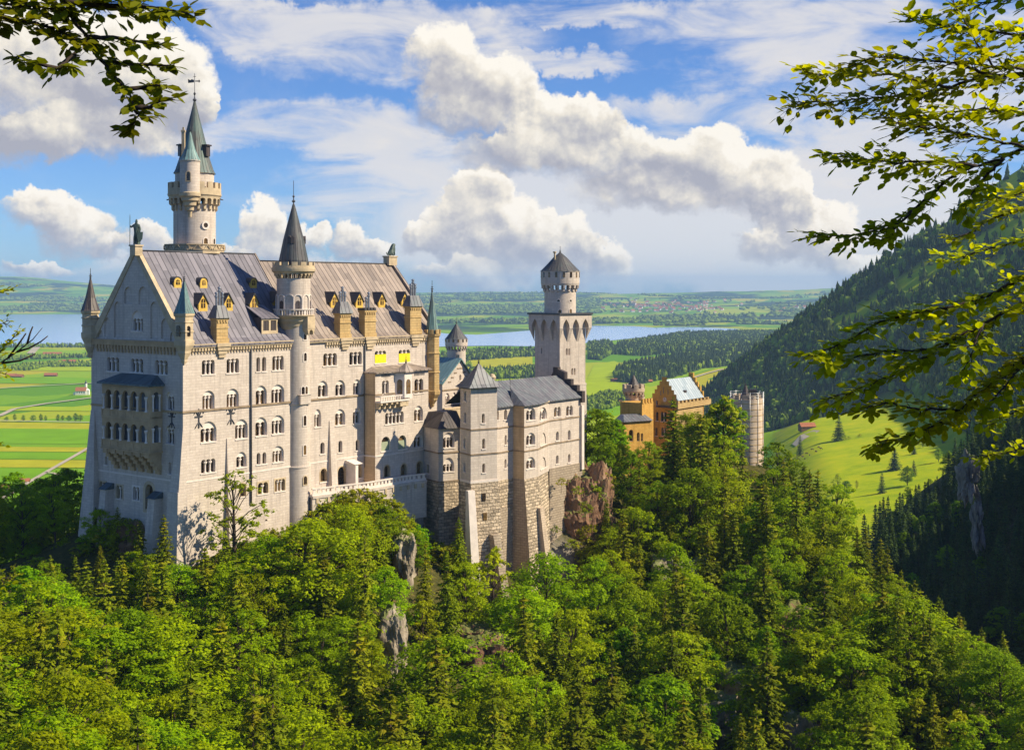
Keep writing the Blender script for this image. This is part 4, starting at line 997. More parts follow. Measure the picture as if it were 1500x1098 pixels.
# dark recess with pale rear wall and doors
b = MB(); b.face([FW.P(ul0 + .1, -.06, zb), FW.P(ul1 - .1, -.06, zb), FW.P(ul1 - .1, -.06, zt), FW.P(ul0 + .1, -.06, zt)]); b.build('rear_panel', M_BLUEBOARD, logp)
b = MB()
for i in range(3):
    for zz in (zb, (zb + zt) / 2): b.box(FW, ul0 + lw * (.12 + .3 * i), ul0 + lw * (.26 + .3 * i), -.12, -.07, zz + .2, zz + 3.6)
b.build('loggia_door', M_DARKROOF, logp)
zt2 = FW.uz(178, 546, -.1)[1]; ov = .6
b = MB(); P_ = [FW.P(ul0 - ov, -LP - ov, zt), FW.P(ul1 + ov, -LP - ov, zt), FW.P(ul1 - 1.3, -.03, zt2), FW.P(ul0 + 2.0, -.03, zt2), FW.P(ul0 - ov, -.03, zt), FW.P(ul1 + ov, -.03, zt)]
b.add(P_, [(0, 1, 2, 3), (4, 0, 3), (1, 5, 2)]); b.add([FW.P(ul0 - ov, -LP - ov, zt - .3), FW.P(ul1 + ov, -LP - ov, zt - .3), FW.P(ul1 + ov, -.03, zt - .3), FW.P(ul0 - ov, -.03, zt - .3), *[P_[i] for i in (0, 1, 5, 4)]], [(3, 2, 1, 0), (0, 1, 5, 4), (1, 2, 6, 5), (3, 0, 4, 7)])
b.build('loggia_roof', M_CANOPY, logp)
b = MB(); zc1 = zb - .45; zc0 = FW.uz(200, 689, 0)[1]
for i in range(6):
    u = ul0 + lw * (.02 + .175 * i); w_ = lw * .085
    for k in range(5):
        a0, a1 = k / 5, (k + 1) / 5
        b.box(FW, u, u + w_, -LP * (1 - a0) ** 1.15 - .05, 0, zc1 - (zc1 - zc0) * a1, zc1 - (zc1 - zc0) * a0)
    if i < 5: b.slab(FW, [(u + w_, zc1 - .9)] + [(uu, zz) for uu, zz in arc_top(u + w_, u + lw * .175, zc1 - 1.1, 6)][::-1][1:-1] + [(u + lw * .175, zc1 - .9), (u + lw * .175, zc1), (u + w_, zc1)], -LP * .95, -LP * .4)
b.build('corbel', M_LOGGIA, logp)

# corner turrets -----------------------------------------------------------------------------------
def turret(parent, c, r, zc0, zc1, z_par, z_apex, wallm, roofm, n=8, finh=2.2, merl=False, name='corner_turret', rr=1.22, arch_px=None):
    """corbelled turret: cone of corbels zc0..zc1, shaft to z_par, spire to z_apex"""
    mb = MB(); a0 = R(22.5)
    mb.lathe(c, [(.25, zc0), (.5, zc0 + (zc1 - zc0) * .12), (.5, zc0 + (zc1 - zc0) * .2), (r * .75, zc0 + (zc1 - zc0) * .5), (r * .75, zc0 + (zc1 - zc0) * .6), (r * 1.1, zc0 + (zc1 - zc0) * .85), (r * 1.14, zc1), (r * 1.14, zc1 + .3), (r, zc1 + .35), (r, z_par - .6), (r * 1.16, z_par - .35), (r * 1.18, z_par), (r * .5, z_par + .02)], n, 0, False, a0, a0 + 2 * math.pi)
    for f in (.33, .66):
        z = zc1 + (z_par - zc1) * f; mb.lathe(c, [(r, z), (r * 1.1, z + .08), (r * 1.1, z + .25), (r, z + .34)], n, 0, False, a0, a0 + 2 * math.pi)
    o = mb.build(name, wallm, parent)
    if merl: m_ = MB(); merlons(m_, c, r * 1.16, z_par, z_par + .9, 8, .35, .6); m_.build('battlement', wallm, o)
    s_ = MB(); s_.lathe(c, [(r * rr, z_par + .01), (r * rr * .93, z_par + .15), (r * .62, z_par + (z_apex - z_par) * .38), (.06, z_apex)], n, 0, False, a0, a0 + 2 * math.pi); s_.build('spire', roofm, o)
    finial(o, c, z_apex - .2, finh)
    return o
c = FS.P(.15, -.1, 0); t1 = turret(pal, c, 1.42, zpx(533, 200), zpx(501, 200), zpx(459, 200), zpx(408, 200), M_OCHRE_T, M_COPPER, 4, 1.3)
for ang in (face_cam(c, R(-45)), face_cam(c, R(45))):
    pass
fr = Frame((c[0] - 1.03 * .602 - .8 * .8, c[1]), (-TX.x, -TX.y), SX)
b = MB(); q_, _ = lights_outline(-.42, .42, zpx(492, 200), zpx(476, 200), 1); fr = Frame(FW.P(WID + .1, -1.05, 0), (-TX.x, -TX.y), SX); b.slab(fr, q_, -.06, .05); b.build('opening', M_PANE, t1)
fr = Frame(FS.P(.15, -1.15, 0), SX, TX); b = MB(); q_, _ = lights_outline(-.4, .4, zpx(492, 200), zpx(477, 200), 1); b.slab(fr, q_, -.06, .05); b.build('opening', M_PANE, t1)
c = FS.P(-.1, WID + .1, 0); turret(pal, c, 1.35, zpx(524, 215), zpx(489, 215), zpx(455, 215), zpx(405, 215), M_OCHRE_T, M_DARKROOF, 8, 1.6)
u, _ = FS.uz(633.5, 500, -.3); c = FS.P(u, -.2, 0); Yc = c[1]
turret(pal, c, 1.5, zpx(596, Yc), zpx(574, Yc), zpx(489, Yc), zpx(424, Yc), M_OCHRE, M_COPPER, 8, 2.0, True, rr=1.0)

# terrace with balustrade along the foot of the south front ------------------------------------------
ter = thing('terrace', 'narrow stone terrace with pierced balustrade running under the arched doors', 'terrace', FS.P(42, -3, -40))
ut0, zt0 = FS.uz(463, 711, -3.2); ut1, zt1 = FS.uz(538, 700, -5.2); ut2, _ = FS.uz(612, 692, -6.6)
path = [(ut0, -2.2), (ut1 - 6, -3.0), (ut1 + .5, -BP - 1.6), (ut2, -BP - 2.2), (ut2 + 3.2, -BP - 3.0)]
zr = zpx(706, FS.P(ut1, -4, 0)[1]); zf = zr - 1.3
def rail_along(parent, fr, path, zf, zr):
    for (a, b2) in zip(path, path[1:]):
        A, B = Vector(fr.P(*a, 0)), Vector(fr.P(*b2, 0)); f_ = Frame(A, B - A); L_ = (B - A).length
        m_ = MB(); m_.box(f_, 0, L_, -.1, .25, zr - .22, zr); m_.box(f_, 0, L_, -.05, .2, zf, zf + .45)
        n_ = max(2, int(L_ / .85))
        for i in range(n_): m_.box(f_, L_ * (i + .22) / n_, L_ * (i + .78) / n_, 0, .15, zf + .45, zr - .22)
        m_.build('balustrade', M_TRIM, parent)
        s_ = MB(); s_.box(f_, 0, L_, -.3, .35, zf - .45, zf); s_.box(f_, 0, L_, -.12, .5, zf - 7, zf - .45); s_.build('retaining_wall', M_WHITE, parent)
        c_ = MB()
        for i in range(max(2, int(L_ / 1.7))): c_.box(f_, (i + .3) * L_ / max(2, int(L_ / 1.7)), (i + .3) * L_ / max(2, int(L_ / 1.7)) + .5, -.28, -.1, zf - 1.3, zf - .45)
        c_.build('bracket', M_OCHRE_T, parent)
rail_along(ter, FS, path, zf, zr)
m_ = MB(); m_.prism(FS, [path[0], path[1], path[2], path[3], path[4], (path[4][0], 0), (path[0][0], 0)], zf - .3, zf - .02); m_.build('floor_slab', M_TRIM, ter)
u_, z_ = FS.uz(516, 694); m_ = MB(); m_.box(FS, u_ - 1.6, u_ - .9, -2.4, 0, zf, zf + 4.4); m_.prism(FS, [(u_ - 1.9, -2.6), (u_ + .2, -2.6), (u_ + .2, 0), (u_ - 1.9, 0)], zf + 4.4, zf + 5.0, 0, [(u_ - 1.9, -.3), (u_ + .2, -.3), (u_ + .2, 0), (u_ - 1.9, 0)]); m_.build('buttress', M_TRIM, ter)

# round stair tower on the south front ---------------------------------------------------------------
us, _ = FS.uz(439, 560, 0); cs = Vector(FS.P(us, .9, 0)[:2]); Ys = cs.y
st = thing('stair_tower', 'slender round stair tower with arcaded gallery and dark spire against the sunlit front', 'tower', (cs.x, cs.y, -45))
rs = 19.8 / F * Ys; rb = rs * 1.06
z = lambda py: zpx(py, Ys)
mb = MB(); mb.lathe(cs, [(rb, -50), (rb, z(683)), (rb + .07, z(683)), (rb + .07, z(681)), (rs, z(680.5)), (rs, z(592)), (rs + .12, z(591)), (rs + .12, z(589)), (rs, z(588)), (rs, z(470))], 40); mb.build('shaft', M_WHITE, st)
cu = cs + Vector((-.45, 0)); rd = 24.4 / F * Ys; rg = 30 / F * Ys
mb = MB(); mb.lathe(cu, [(rs * .98, z(482)), (rs * 1.1, z(477)), (rs * 1.12, z(474)), (rd * 1.02, z(470)), (rd * 1.05, z(467)), (rg * .98, z(463.5)), (rg * 1.02, z(462)), (rg * 1.02, z(460.8)), (rd - .3, z(460.7))], 40); mb.build('gallery_corbel', M_OCHRE_T, st)
mb = MB(); mb.lathe(cu, [(rg, z(453.5)), (rg, z(452.2)), (rg - .35, z(452.2)), (rg - .35, z(453.5)), (rg, z(453.5))], 40)
for i in range(40):
    a = 2 * math.pi * i / 40; f_ = Frame((cu.x + (rg - .25) * math.cos(a), cu.y + (rg - .25) * math.sin(a)), (-math.sin(a), math.cos(a))); mb.box(f_, -.1 if i % 5 else -.22, .1 if i % 5 else .22, -.1, .1, z(460.8), z(453.5))
mb.build('balustrade', M_TRIM, st)
mb = MB(); mb.lathe(cu, [(rd, z(461)), (rd, z(408)), (rd + .05, z(407.5))], 40); dr = mb.build('drum', M_WHITE, st)
for i in range(12):
    a = face_cam(cu) + R(15 + 30 * i); niche = 1.35
    f_ = Frame((cu.x + rd * math.cos(a), cu.y + rd * math.sin(a)), (-math.sin(a), math.cos(a)))
    mb = MB(); pts, sp = lights_outline(-.85, .85, z(458.5), z(430.5), 1); inn, _ = lights_outline(-.66, .66, z(458.5), z(432), 1); n_ = len(pts)
    mb.add([f_.P(u, -.12, zz) for u, zz in pts] + [f_.P(u, -.12, zz) for u, zz in inn] + [f_.P(u, .3, zz) for u, zz in pts] + [f_.P(u, .14, zz) for u, zz in inn], [g for k in range(n_) for g in ((k, (k + 1) % n_, n_ + (k + 1) % n_, n_ + k), (2 * n_ + k, 2 * n_ + (k + 1) % n_, (k + 1) % n_, k), (n_ + k, n_ + (k + 1) % n_, 3 * n_ + (k + 1) % n_, 3 * n_ + k))])
    mb.build('arch', M_TRIM, dr)
    if i in (0, 2, 10): q = MB(); pts, _ = lights_outline(-.42, .42, z(458.5), z(440), 1); q.slab(f_, pts, -.02, .05); q.build('door', M_DARKROOF, dr)
mb = MB(); machicolation(mb, cu, rd, rd + .45, z(408), z(400.5), 26); mb.lathe(cu, [(rd, z(400.5)), (rd + .5, z(400.5)), (rd + .55, z(399.5)), (rd + .85, z(397.5)), (rd + .9, z(394.5)), (rd + .9, z(392)), (rd, z(392))], 40)
crn = mb.build('crown_cornice', M_OCHRE_T, st)
mb = MB(); merlons(mb, cu, rd + .75, z(393), z(384.2), 14, .45, .62); mb.lathe(cu, [(rd + .75, z(394)), (rd + .75, z(389)), (rd + .3, z(389)), (rd + .3, z(394))], 36); mb.build('battlement', M_OCHRE_T, st)
rc = 21.6 / F * Ys
mb = MB(); mb.lathe(cu, [(rc * 1.0, z(392)), (rc, z(381)), (rc * .72, z(352)), (rc * .36, z(322)), (.22, z(300))], 16, 0, False); sp_ = mb.build('spire', M_SPIRE, st)
finial(sp_, cu, z(300.5), 4.3)
for px in (424, 449.5):
    a = ang_px(cu, rc * .75, px); f_ = Frame((cu.x + rc * .68 * math.cos(a), cu.y + rc * .68 * math.sin(a)), (-math.sin(a), math.cos(a))); q = MB(); q.slab(f_, [(-.35, z(357)), (.35, z(357)), (.35, z(349)), (0, z(345.5)), (-.35, z(349))], -.35, .6); q.build('roof_hatch', M_DARKROOF, sp_)
a = ang_px(cs, rs, 432); f_ = Frame((cu.x + rc * .66 * math.cos(a), cu.y + rc * .66 * math.sin(a)), (-math.sin(a), math.cos(a))); q = MB(); q.slab(f_, [(-.35, z(357)), (.35, z(357)), (.35, z(349)), (0, z(345.5)), (-.35, z(349))], -.35, .6); q.build('roof_hatch', M_DARKROOF, sp_)
for px, yt, yb in ((447, 487, 497), (447, 516, 528), (446.5, 607, 621.5), (446.5, 650, 664)):
    niche_window(st, cs, rs, ang_px(cs, rs, px), z(yb), z(yt) - z(yb), .62)
niche_window(st, cs, rb, ang_px(cs, rb, 447), z(707), z(695) - z(707), .75, M_OCHRE_T)
a = ang_px(cs, rs, 446.5); niche_window(st, cs, rs, a - .16, z(576), z(565) - z(576), .62); niche_window(st, cs, rs, a + .16, z(576), z(565) - z(576), .62)
mb = MB(); f_ = Frame((cs.x + rs * math.cos(a), cs.y + rs * math.sin(a)), (-math.sin(a), math.cos(a))); mb.box(f_, -1.15, 1.15, -.25, 1, z(590.5), z(577.5)); mb.box(f_, -1.3, 1.3, -.35, 1, z(577.5), z(576.5)); mb.build('balcony_box', M_WHITE, st)
a = ang_px(cs, rs, 451); f_ = Frame((cs.x + rs * math.cos(a), cs.y + rs * math.sin(a)), (-math.sin(a), math.cos(a))); mb = MB(); mb.box(f_, -1.25, 1.25, -.75, 1, z(481), z(463)); mb.slab(f_, [(-1.25, z(481)), (-.8, z(490)), (-.62, z(490))] + arc_top(-.62, .62, z(487.5), 6)[::-1] + [(.62, z(490)), (.8, z(490)), (1.25, z(481))], -.7, .6); mb.build('bracket_box', M_OCHRE_T, st)

# tall north tower -------------------------------------------------------------------------------------
cn = Vector(FS.P(*[0, 0], 0)[:2]); 
un = None
for s_ in np.linspace(5, 30, 500):
    q = FS.P(s_, 17.0, 0)
    if abs(CX + q[0] / q[1] * F - 285.2) < .3: un = s_; break
cn = Vector(FS.P(un, 17.0, 0)[:2]); Yn = cn.y; z = lambda py: zpx(py, Yn); k = Yn / F
nt = thing('north_tower', 'tallest round tower behind the ridge with weathered pointed roof and weathervane', 'tower', (cn.x, cn.y, -40))
mb = MB(); mb.lathe(cn, [(30.4 * k, -40), (30.2 * k, z(308)), (30.2 * k, z(300))], 44); mb.build('shaft', M_WHITE, nt)
mb = MB(); mb.lathe(cn, [(43.5 * k, z(372)), (43.5 * k, z(367)), (44.5 * k, z(367)), (44.5 * k, z(366)), (43 * k, z(366)), (43 * k, z(360)), (44.5 * k, z(359.6)), (44.5 * k, z(358.3)), (42 * k, z(358.3)), (42 * k, z(366)), (28 * k, z(366.5))], 12, 0, False)
for i in range(36):
    a = 2 * math.pi * (i + .5) / 36; f_ = Frame((cn.x + 43.1 * k * math.cos(a), cn.y + 43.1 * k * math.sin(a)), (-math.sin(a), math.cos(a)))
    mb.slab(f_, [(-.05 + .3 * (1 if i % 2 else -1), z(366)), (.08 + .3 * (1 if i % 2 else -1), z(366)), (.08 - .3 * (1 if i % 2 else -1), z(360)), (-.05 - .3 * (1 if i % 2 else -1), z(360))], -.12, .05)
mb.build('roof_platform', M_OCHRE_T, nt)
mb = MB(); machicolation(mb, cn, 30 * k, 36.5 * k, z(311.5), z(290), 22); mb.lathe(cn, [(30 * k, z(292)), (36.6 * k, z(292)), (37.0 * k, z(289)), (38.5 * k, z(287)), (38.5 * k, z(284.5)), (28 * k, z(284.4))], 44); mb.build('gallery_corbel', M_OCHRE_T, nt)
mb = MB(); merlons(mb, cn, 38 * k, z(278), z(268.5), 18, .5, .6); mb.lathe(cn, [(38 * k, z(286)), (38 * k, z(277)), (34 * k, z(277)), (34 * k, z(286))], 44); mb.build('battlement', M_OCHRE_T, nt)
for sg, px in ((-1, 247), (1, 324)):
    p = MB(); p.tube([at(px - sg * 4, 291, Yn), at(px + sg * 3, 293, Yn)], [.14, .1], 6); p.build('water_spout', M_DARKMETAL, nt)
mb = MB(); mb.lathe(cn, [(27.8 * k, z(286)), (27.8 * k, z(256)), (29 * k, z(254.5)), (29 * k, z(253)), (20 * k, z(253))], 40); mb.build('upper_drum', M_WHITE, nt)
mb = MB(); mb.lathe(cn, [(30.5 * k, z(254.8)), (27.5 * k, z(249)), (22.3 * k, z(233)), (18.2 * k, z(216)), (11.4 * k, z(189)), (7.0 * k, z(172)), (2.6 * k, z(154)), (1.6 * k, z(149))], 16, 0, False)
rf = mb.build('spire', M_TOWERROOF, nt); finial(rf, cn, z(154), z(108) - z(154), vane=True)
for px, py in ((262.5, 222), (305, 222)):
    a = ang_px(cn, 24 * k, px); f_ = Frame((cn.x + 20 * k * math.cos(a), cn.y + 20 * k * math.sin(a)), (-math.sin(a), math.cos(a))); q = MB(); q.slab(f_, [(-.55, z(py + 8)), (.55, z(py + 8)), (.55, z(py - 7)), (-.55, z(py - 7))], -.5, 1.2); q.box(f_, -.7, .7, -.75, 1.3, z(py - 7), z(py - 9)); q.build('dormer', M_DARKROOF, rf)
# bartizan on the near side
ct = Vector((at(278.3, 425, Yn - 30 * k - .6).x, Yn - 30 * k - .6)); zt_ = lambda py: zpx(py, ct.y); kt = ct.y / F
mb = MB(); mb.lathe(ct, [(.3, zt_(318)), (2.6 * kt, zt_(314)), (3.2 * kt, zt_(310)), (5.5 * kt, zt_(308)), (5.8 * kt, zt_(303)), (9 * kt, zt_(301)), (9.5 * kt, zt_(296)), (12.2 * kt, zt_(294)), (12.6 * kt, zt_(290)), (15.4 * kt, zt_(287.5)), (15.6 * kt, zt_(283)), (14.4 * kt, zt_(281.5))], 28); bz = mb.build('bartizan', M_OCHRE_T, nt)
mb = MB(); mb.lathe(ct, [(14.4 * kt, zt_(282)), (14.3 * kt, zt_(238)), (15.4 * kt, zt_(236.5)), (15.4 * kt, zt_(235)), (8 * kt, zt_(235))], 28); mb.build('bartizan_wall', M_WHITE, bz)
mb = MB(); mb.lathe(ct, [(15.8 * kt, zt_(236)), (13.2 * kt, zt_(231)), (8.2 * kt, zt_(220)), (4.2 * kt, zt_(205)), (1.0 * kt, zt_(192))], 14, 0, False); mb.build('bartizan_roof', M_COPPER, bz); finial(bz, ct, zt_(193), .9)
niche_window(bz, ct, 14.3 * kt, ang_px(ct, 14.3 * kt, 275.8), zt_(266), zt_(253) - zt_(266), .62, M_OCHRE_T)
cc = at(268.6, 425, Yn - 20 * k); mb = MB(); f_ = Frame((cc.x, cc.y), (1, 0)); mb.box(f_, -.27, .27, -.27, .27, z(256), z(193)); mb.box(f_, -.36, .36, -.36, .36, z(196), z(193.5)); mb.box(f_, -.15, .15, -.15, .15, z(193.5), z(189)); mb.build('chimney', M_OCHRE_T, nt)
# round window and door
a = ang_px(cn, 30.2 * k, 300.8); f_ = Frame((cn.x + 30.2 * k * math.cos(a), cn.y + 30.2 * k * math.sin(a)), (-math.sin(a), math.cos(a)))
mb = MB(); zc_ = z(331); ring = [(.75 * math.cos(2 * math.pi * i / 20), zc_ + .75 * math.sin(2 * math.pi * i / 20)) for i in range(20)]; rin = [(u * .58, zc_ + (q - zc_) * .58) for u, q in ring]
mb.add([f_.P(u, -.16, q) for u, q in ring] + [f_.P(u, -.16, q) for u, q in rin] + [f_.P(u, .25, q) for u, q in ring] + [f_.P(u, .02, q) for u, q in rin], [g for i in range(20) for g in ((i, (i + 1) % 20, 20 + (i + 1) % 20, 20 + i), (40 + i, 40 + (i + 1) % 20, (i + 1) % 20, i), (20 + i, 20 + (i + 1) % 20, 60 + (i + 1) % 20, 60 + i))])
rw = mb.build('round_window', M_TRIM, nt); q = MB(); q.face([f_.P(u, -.1, zz) for u, zz in rin]); q.build('pane', M_PANE, rw)
niche_window(nt, cn, 30.2 * k, ang_px(cn, 30.2 * k, 301.5), z(358), z(349.5) - z(358), .8); niche_window(nt, cn, 30.2 * k, ang_px(cn, 30.2 * k, 313.6), z(358), z(349.5) - z(358), .7)

# ------------------------------------------------------------------ south wing: polygonal annex, square pavilion, east wing
def fpar(root):
    return root
def simple_window(wall, parent, x0, x1, y1, y0, n=1, arch=None, **k):
    return wall.wpx(parent, x0, x1, y1, y0, n, arch, **k)
def rect_wall(fr, u0, u1, z0, z1, d=0.0): return Wall(fr, [(u0, z0), (u1, z0), (u1, z1), (u0, z1)], d)
def strings(parent, fr, u0, u1, d, rows, px, out=.12, h=.26, mat=None):
    for py in rows:
        z = fr.uz(px, py, d)[1]; b = MB(); b.box(fr, u0 - out, u1 + out, d - out, d + .05, z - h / 2, z + h / 2); b.build('string_course', mat or M_STRING, parent)

EXP = Vector((.841, .541))
# --- annex with the low dark roof
cA = at(642.3, 425, 237.5); FA = Frame(cA, EXP); FAl = Frame(cA, (-FA.ey.x, -FA.ey.y), FA.ex)  # left face runs from back to the corner
ann = thing('polygonal_annex', 'low annex with dark hipped roof between the palace bay and the square pavilion', 'annex', (cA.x, cA.y, -45))
ua1, _ = FA.uz(674, 650); ul, _ = FAl.uz(620.8, 650)
zA = lambda py: FA.uz(642.3, py)[1]
zt, zs, zb = zA(628), zA(705.5), -64
wf = rect_wall(FA, 0, ua1, zs, zt); simple_window(wf, ann, 649.5, 665, 610 + 1.0 * 0 + 30 - 0, 656, 3, 602.5 + 0) if False else None
wf.wpx(ann, 650, 665, 640.5, 655.5, 3, 633); wf.wpx(ann, 650, 664.5, 679.5, 690.5, 3, 670); wf.build('front_wall', M_WHITE, ann)
wl = rect_wall(FAl, ul, 0, zs, zt); wl.wpx(ann, 624.8, 628.6, 680, 692.5, 1, mat=M_OCHRE_T); wl.build('side_wall', M_WHITE, ann)
b = MB(); b.prism(FA, [(0, 0), (ua1, 0), (ua1, -ul), (0, -ul)], zs - 26, zs, 0); b2 = MB(); b2.prism(FA, [(-.25, -.25), (ua1 + .2, -.25), (ua1 + .2, -ul + .2), (-.25, -ul + .2)], zs - 24, zs - .1, 0, [(-.08, -.08), (ua1 + .1, -.08), (ua1 + .1, -ul + .1), (-.08, -ul + .1)]); b2.build('rusticated_base', M_RUST, ann)
strings(ann, FA, 0, ua1, 0, (663.5, 705.8), 643); 
for py in (663.5, 705.8):
    z = zA(py); b = MB(); b.box(FAl, ul, .12, -.12, .05, z - .13, z + .13); b.build('string_course', M_STRING, ann)
b = MB(); zr = zt + 2.9
q = [FA.P(-.5, -.5, zt), FA.P(ua1 + .6, -.5, zt), FA.P(ua1 + .6, -ul + .5, zt), FA.P(-.5, -ul + .5, zt), FA.P(ua1 * .55, 2.4, zr), FA.P(ua1 + .6, 2.4, zr + .1), FA.P(ua1 + .6, -ul + .5, zr), FA.P(1.2, -ul + .5, zr - .2)]
b.add(q, [(0, 1, 5, 4), (3, 0, 4, 7), (1, 2, 6, 5), (4, 5, 6, 7), (3, 2, 1, 0)]); b.build('roof', M_DARKROOF, ann)
# --- square pavilion
cP = at(689.6, 425, 231.0); FP = Frame(cP, EXP); FPl = Frame(cP, (-FP.ey.x, -FP.ey.y), FP.ex)
pav = thing('pavilion', 'square pavilion with curved pyramid roof on a tall rough stone base', 'pavilion', (cP.x, cP.y, -55))
u1, _ = FP.uz(728.2, 620); u1b, _ = FP.uz(729.6, 690); ul, _ = FPl.uz(674.2, 620); zP = lambda py: FP.uz(689.6, py)[1]
zt, zs = zP(568), zP(707)
w = rect_wall(FP, 0, u1, zs, zt); 
for a in ((706, 710.2, 605.5, 619.5), (706.5, 710.8, 642, 657), (706.5, 710.8, 678.5, 692)): w.wpx(pav, *a, 1)
w.build('front_wall', M_WHITE, pav)
w = rect_wall(FPl, ul, 0, zs, zt)
for a in ((680, 682.8, 573, 587), (680, 682.8, 604, 619), (679, 681.6, 641.5, 656), (679, 681.6, 677.5, 691)): w.wpx(pav, *a, 1)
w.build('side_wall', M_WHITE, pav)
b = MB(); b.face([FP.P(u1, 0, zs), FP.P(u1, -ul, zs), FP.P(u1, -ul, zt), FP.P(u1, 0, zt)]); b.face([FP.P(0, -ul, zs), FP.P(u1, -ul, zs), FP.P(u1, -ul, zt), FP.P(0, -ul, zt)][::-1]); b.build('rear_wall', M_WHITE, pav)
strings(pav, FP, 0, u1, 0, (629.5, 666), 690); 
for py in (629.5, 666): z = zP(py); b = MB(); b.box(FPl, ul, .12, -.12, .05, z - .13, z + .13); b.build('string_course', M_STRING, pav)
b = MB(); b.box(FP, -.12, u1 + .12, -.14, -ul, zs - .12, zs + .3); b.build('plinth_band', M_TRIM, pav)
b = MB(); b.prism(FP, [(-.3, -2.2), (u1 + 1.1, -2.2), (u1 + 1.1, -ul + .5), (-.3, -ul + .5)], zs - 24, zs - .12, 0, [(-.1, -.12), (u1 + .12, -.12), (u1 + .12, -ul), (-.1, -ul)])
bs = b.build('rusticated_base', M_RUST, pav)
for px, py in ((710, 728), (710.5, 756)):
    u, z = FP.uz(px, py, -.75); b = MB(); b.box(FP, u - .4, u + .4, -1.45, -.2, z - .75, z + .75); 
    b = MB(); p = (.2 + (zs - z) / 24 * 2.1); b.box(FP, u - .38, u + .38, -p - .1, -p + .4, z - .7, z + .7); b.build('slit_window', M_PANE, bs)
b = MB(); b.prism(FP, [(-1.3, -3.4), (.55, -3.4), (.55, 0), (-1.3, 0)], zs - 25, zs - 1.3, 0, [(-1.1, -.9), (.35, -.9), (.35, 0), (-1.1, 0)]); b.build('buttress', M_TRIM, pav)
u, z = FP.uz(727, 783, -2.2); b = MB(); b.prism(FP, [(u - .6, -6.5), (u + 1.0, -6.5), (u + 1.0, 0), (u - .6, 0)], z - 14, z, 0, [(u - .8, -2.4), (u + .7, -2.4), (u + .7, 0), (u - .8, 0)]); b.build('buttress', M_RUST2, pav)
b = MB(); za = zP(535) + .3; cx_, cd_ = u1 / 2, -ul / 2; prof = [(1.0, 0, .62), (.80, .14, 0), (.5, .42, 0), (.22, .74, 0), (.012, 1.0, 0)]
rings = []
for s_, f_, o_ in prof:
    hu, hd = (u1 / 2 + .75) * s_, (-ul / 2 + .75) * s_; zz = zt + (za - zt) * f_
    rings.append([FP.P(cx_ - hu, cd_ - hd, zz), FP.P(cx_ + hu, cd_ - hd, zz), FP.P(cx_ + hu, cd_ + hd, zz), FP.P(cx_ - hu, cd_ + hd, zz)])
for r0, r1 in zip(rings, rings[1:]):
    for i in range(4): b.face([r0[i], r0[(i + 1) % 4], r1[(i + 1) % 4], r1[i]])
b.face([Vector(p) - Vector((0, 0, .15)) for p in rings[0]][::-1]); b.build('roof', M_WINGROOF, pav); finial(pav, FP.P(cx_, cd_, 0), za, 1.0)
# --- east wing with the polygonal bay
cE = at(726.5, 425, 240.0); FE = Frame(cE, SX, TX)
win = thing('east_wing', 'grey roofed wing with half octagonal bay on a rusticated base', 'wing', (cE.x + 8, cE.y + 12, -45))
u0 = -1.0; ue, _ = FE.uz(851, 640); uP0, _ = FE.uz(751.6, 640); P1d = -2.7
uP1, _ = FE.uz(767.2, 640, P1d); uP1 = uP0; uP2, _ = FE.uz(788, 640, P1d); uP3, _ = FE.uz(804, 640, 0)
zE = lambda py, px=830: FE.uz(px, py)[1]
ze, z1_, z2_, zs = FE.uz(779, 592.5, P1d)[1], FE.uz(779, 623.5, P1d)[1], FE.uz(779, 659, P1d)[1], FE.uz(779, 699.5, P1d)[1]
w = rect_wall(FE, u0, uP0, zs, ze)
for a in ((727.5, 731, 601, 615), (738.5, 743, 599.5, 614.5), (739.3, 742.2, 637, 651), (739, 742, 672, 685.5)): w.wpx(win, *a, 1)
w.build('wall', M_WHITE, win)
w = rect_wall(FE, uP0, uP2, zs, ze, P1d); w.wpx(win, 771.6, 783.6, 600.5, 615.3, 2, 596.5); w.wpx(win, 771.6, 783.3, 637, 651.6, 2, 633.5); w.wpx(win, 771.6, 783.3, 673.5, 686, 2, 669); w.build('bay_front', M_WHITE, win)
b = MB(); b.face([FE.P(uP0, 0, zs), FE.P(uP0, P1d, zs), FE.P(uP0, P1d, ze), FE.P(uP0, 0, ze)]); b.build('bay_side', M_SHADESTONE, win)
A, B = Vector(FE.P(uP2, P1d, 0)), Vector(FE.P(uP3, 0, 0)); FD = Frame(A, B - A); Ld = (B - A).length
w = rect_wall(FD, 0, Ld, zs, ze); w.wpx(win, 791, 800.5, 600.5, 615, 2, 596.5); w.wpx(win, 791.5, 800, 633.5, 651, 1, fill='blind', mat=M_WHITE, depth=.2); w.wpx(win, 791.5, 800, 669, 685.5, 1, fill='blind', mat=M_WHITE, depth=.2); w.build('bay_side', M_WHITE, win)
w = rect_wall(FE, uP3, ue, zs + .4, ze)
for a in ((811.7, 821.3, 595.8, 610, 2), (829.5, 839, 594, 608.5, 2), (814.5, 818.6, 631.7, 645, 1), (832, 835.8, 629.5, 644, 1), (814.5, 818.2, 666.4, 679, 1), (832, 835.6, 664.5, 677, 1)): w.wpx(win, *a)
w.build('wall', M_WHITE, win)
b = MB(); b.face([FE.P(ue, 0, zs), FE.P(ue, 10, zs), FE.P(ue, 10, ze + 1), FE.P(ue, 0, ze)]); b.build('end_wall', M_WHITE, win)
b = MB(); b.prism(FE, [(ue - .35, -.5), (ue + .5, -.5), (ue + .5, .4), (ue - .35, .4)], zs - 1, ze - 1.8, 0); b.build('corner_pier', M_TRIM, win)
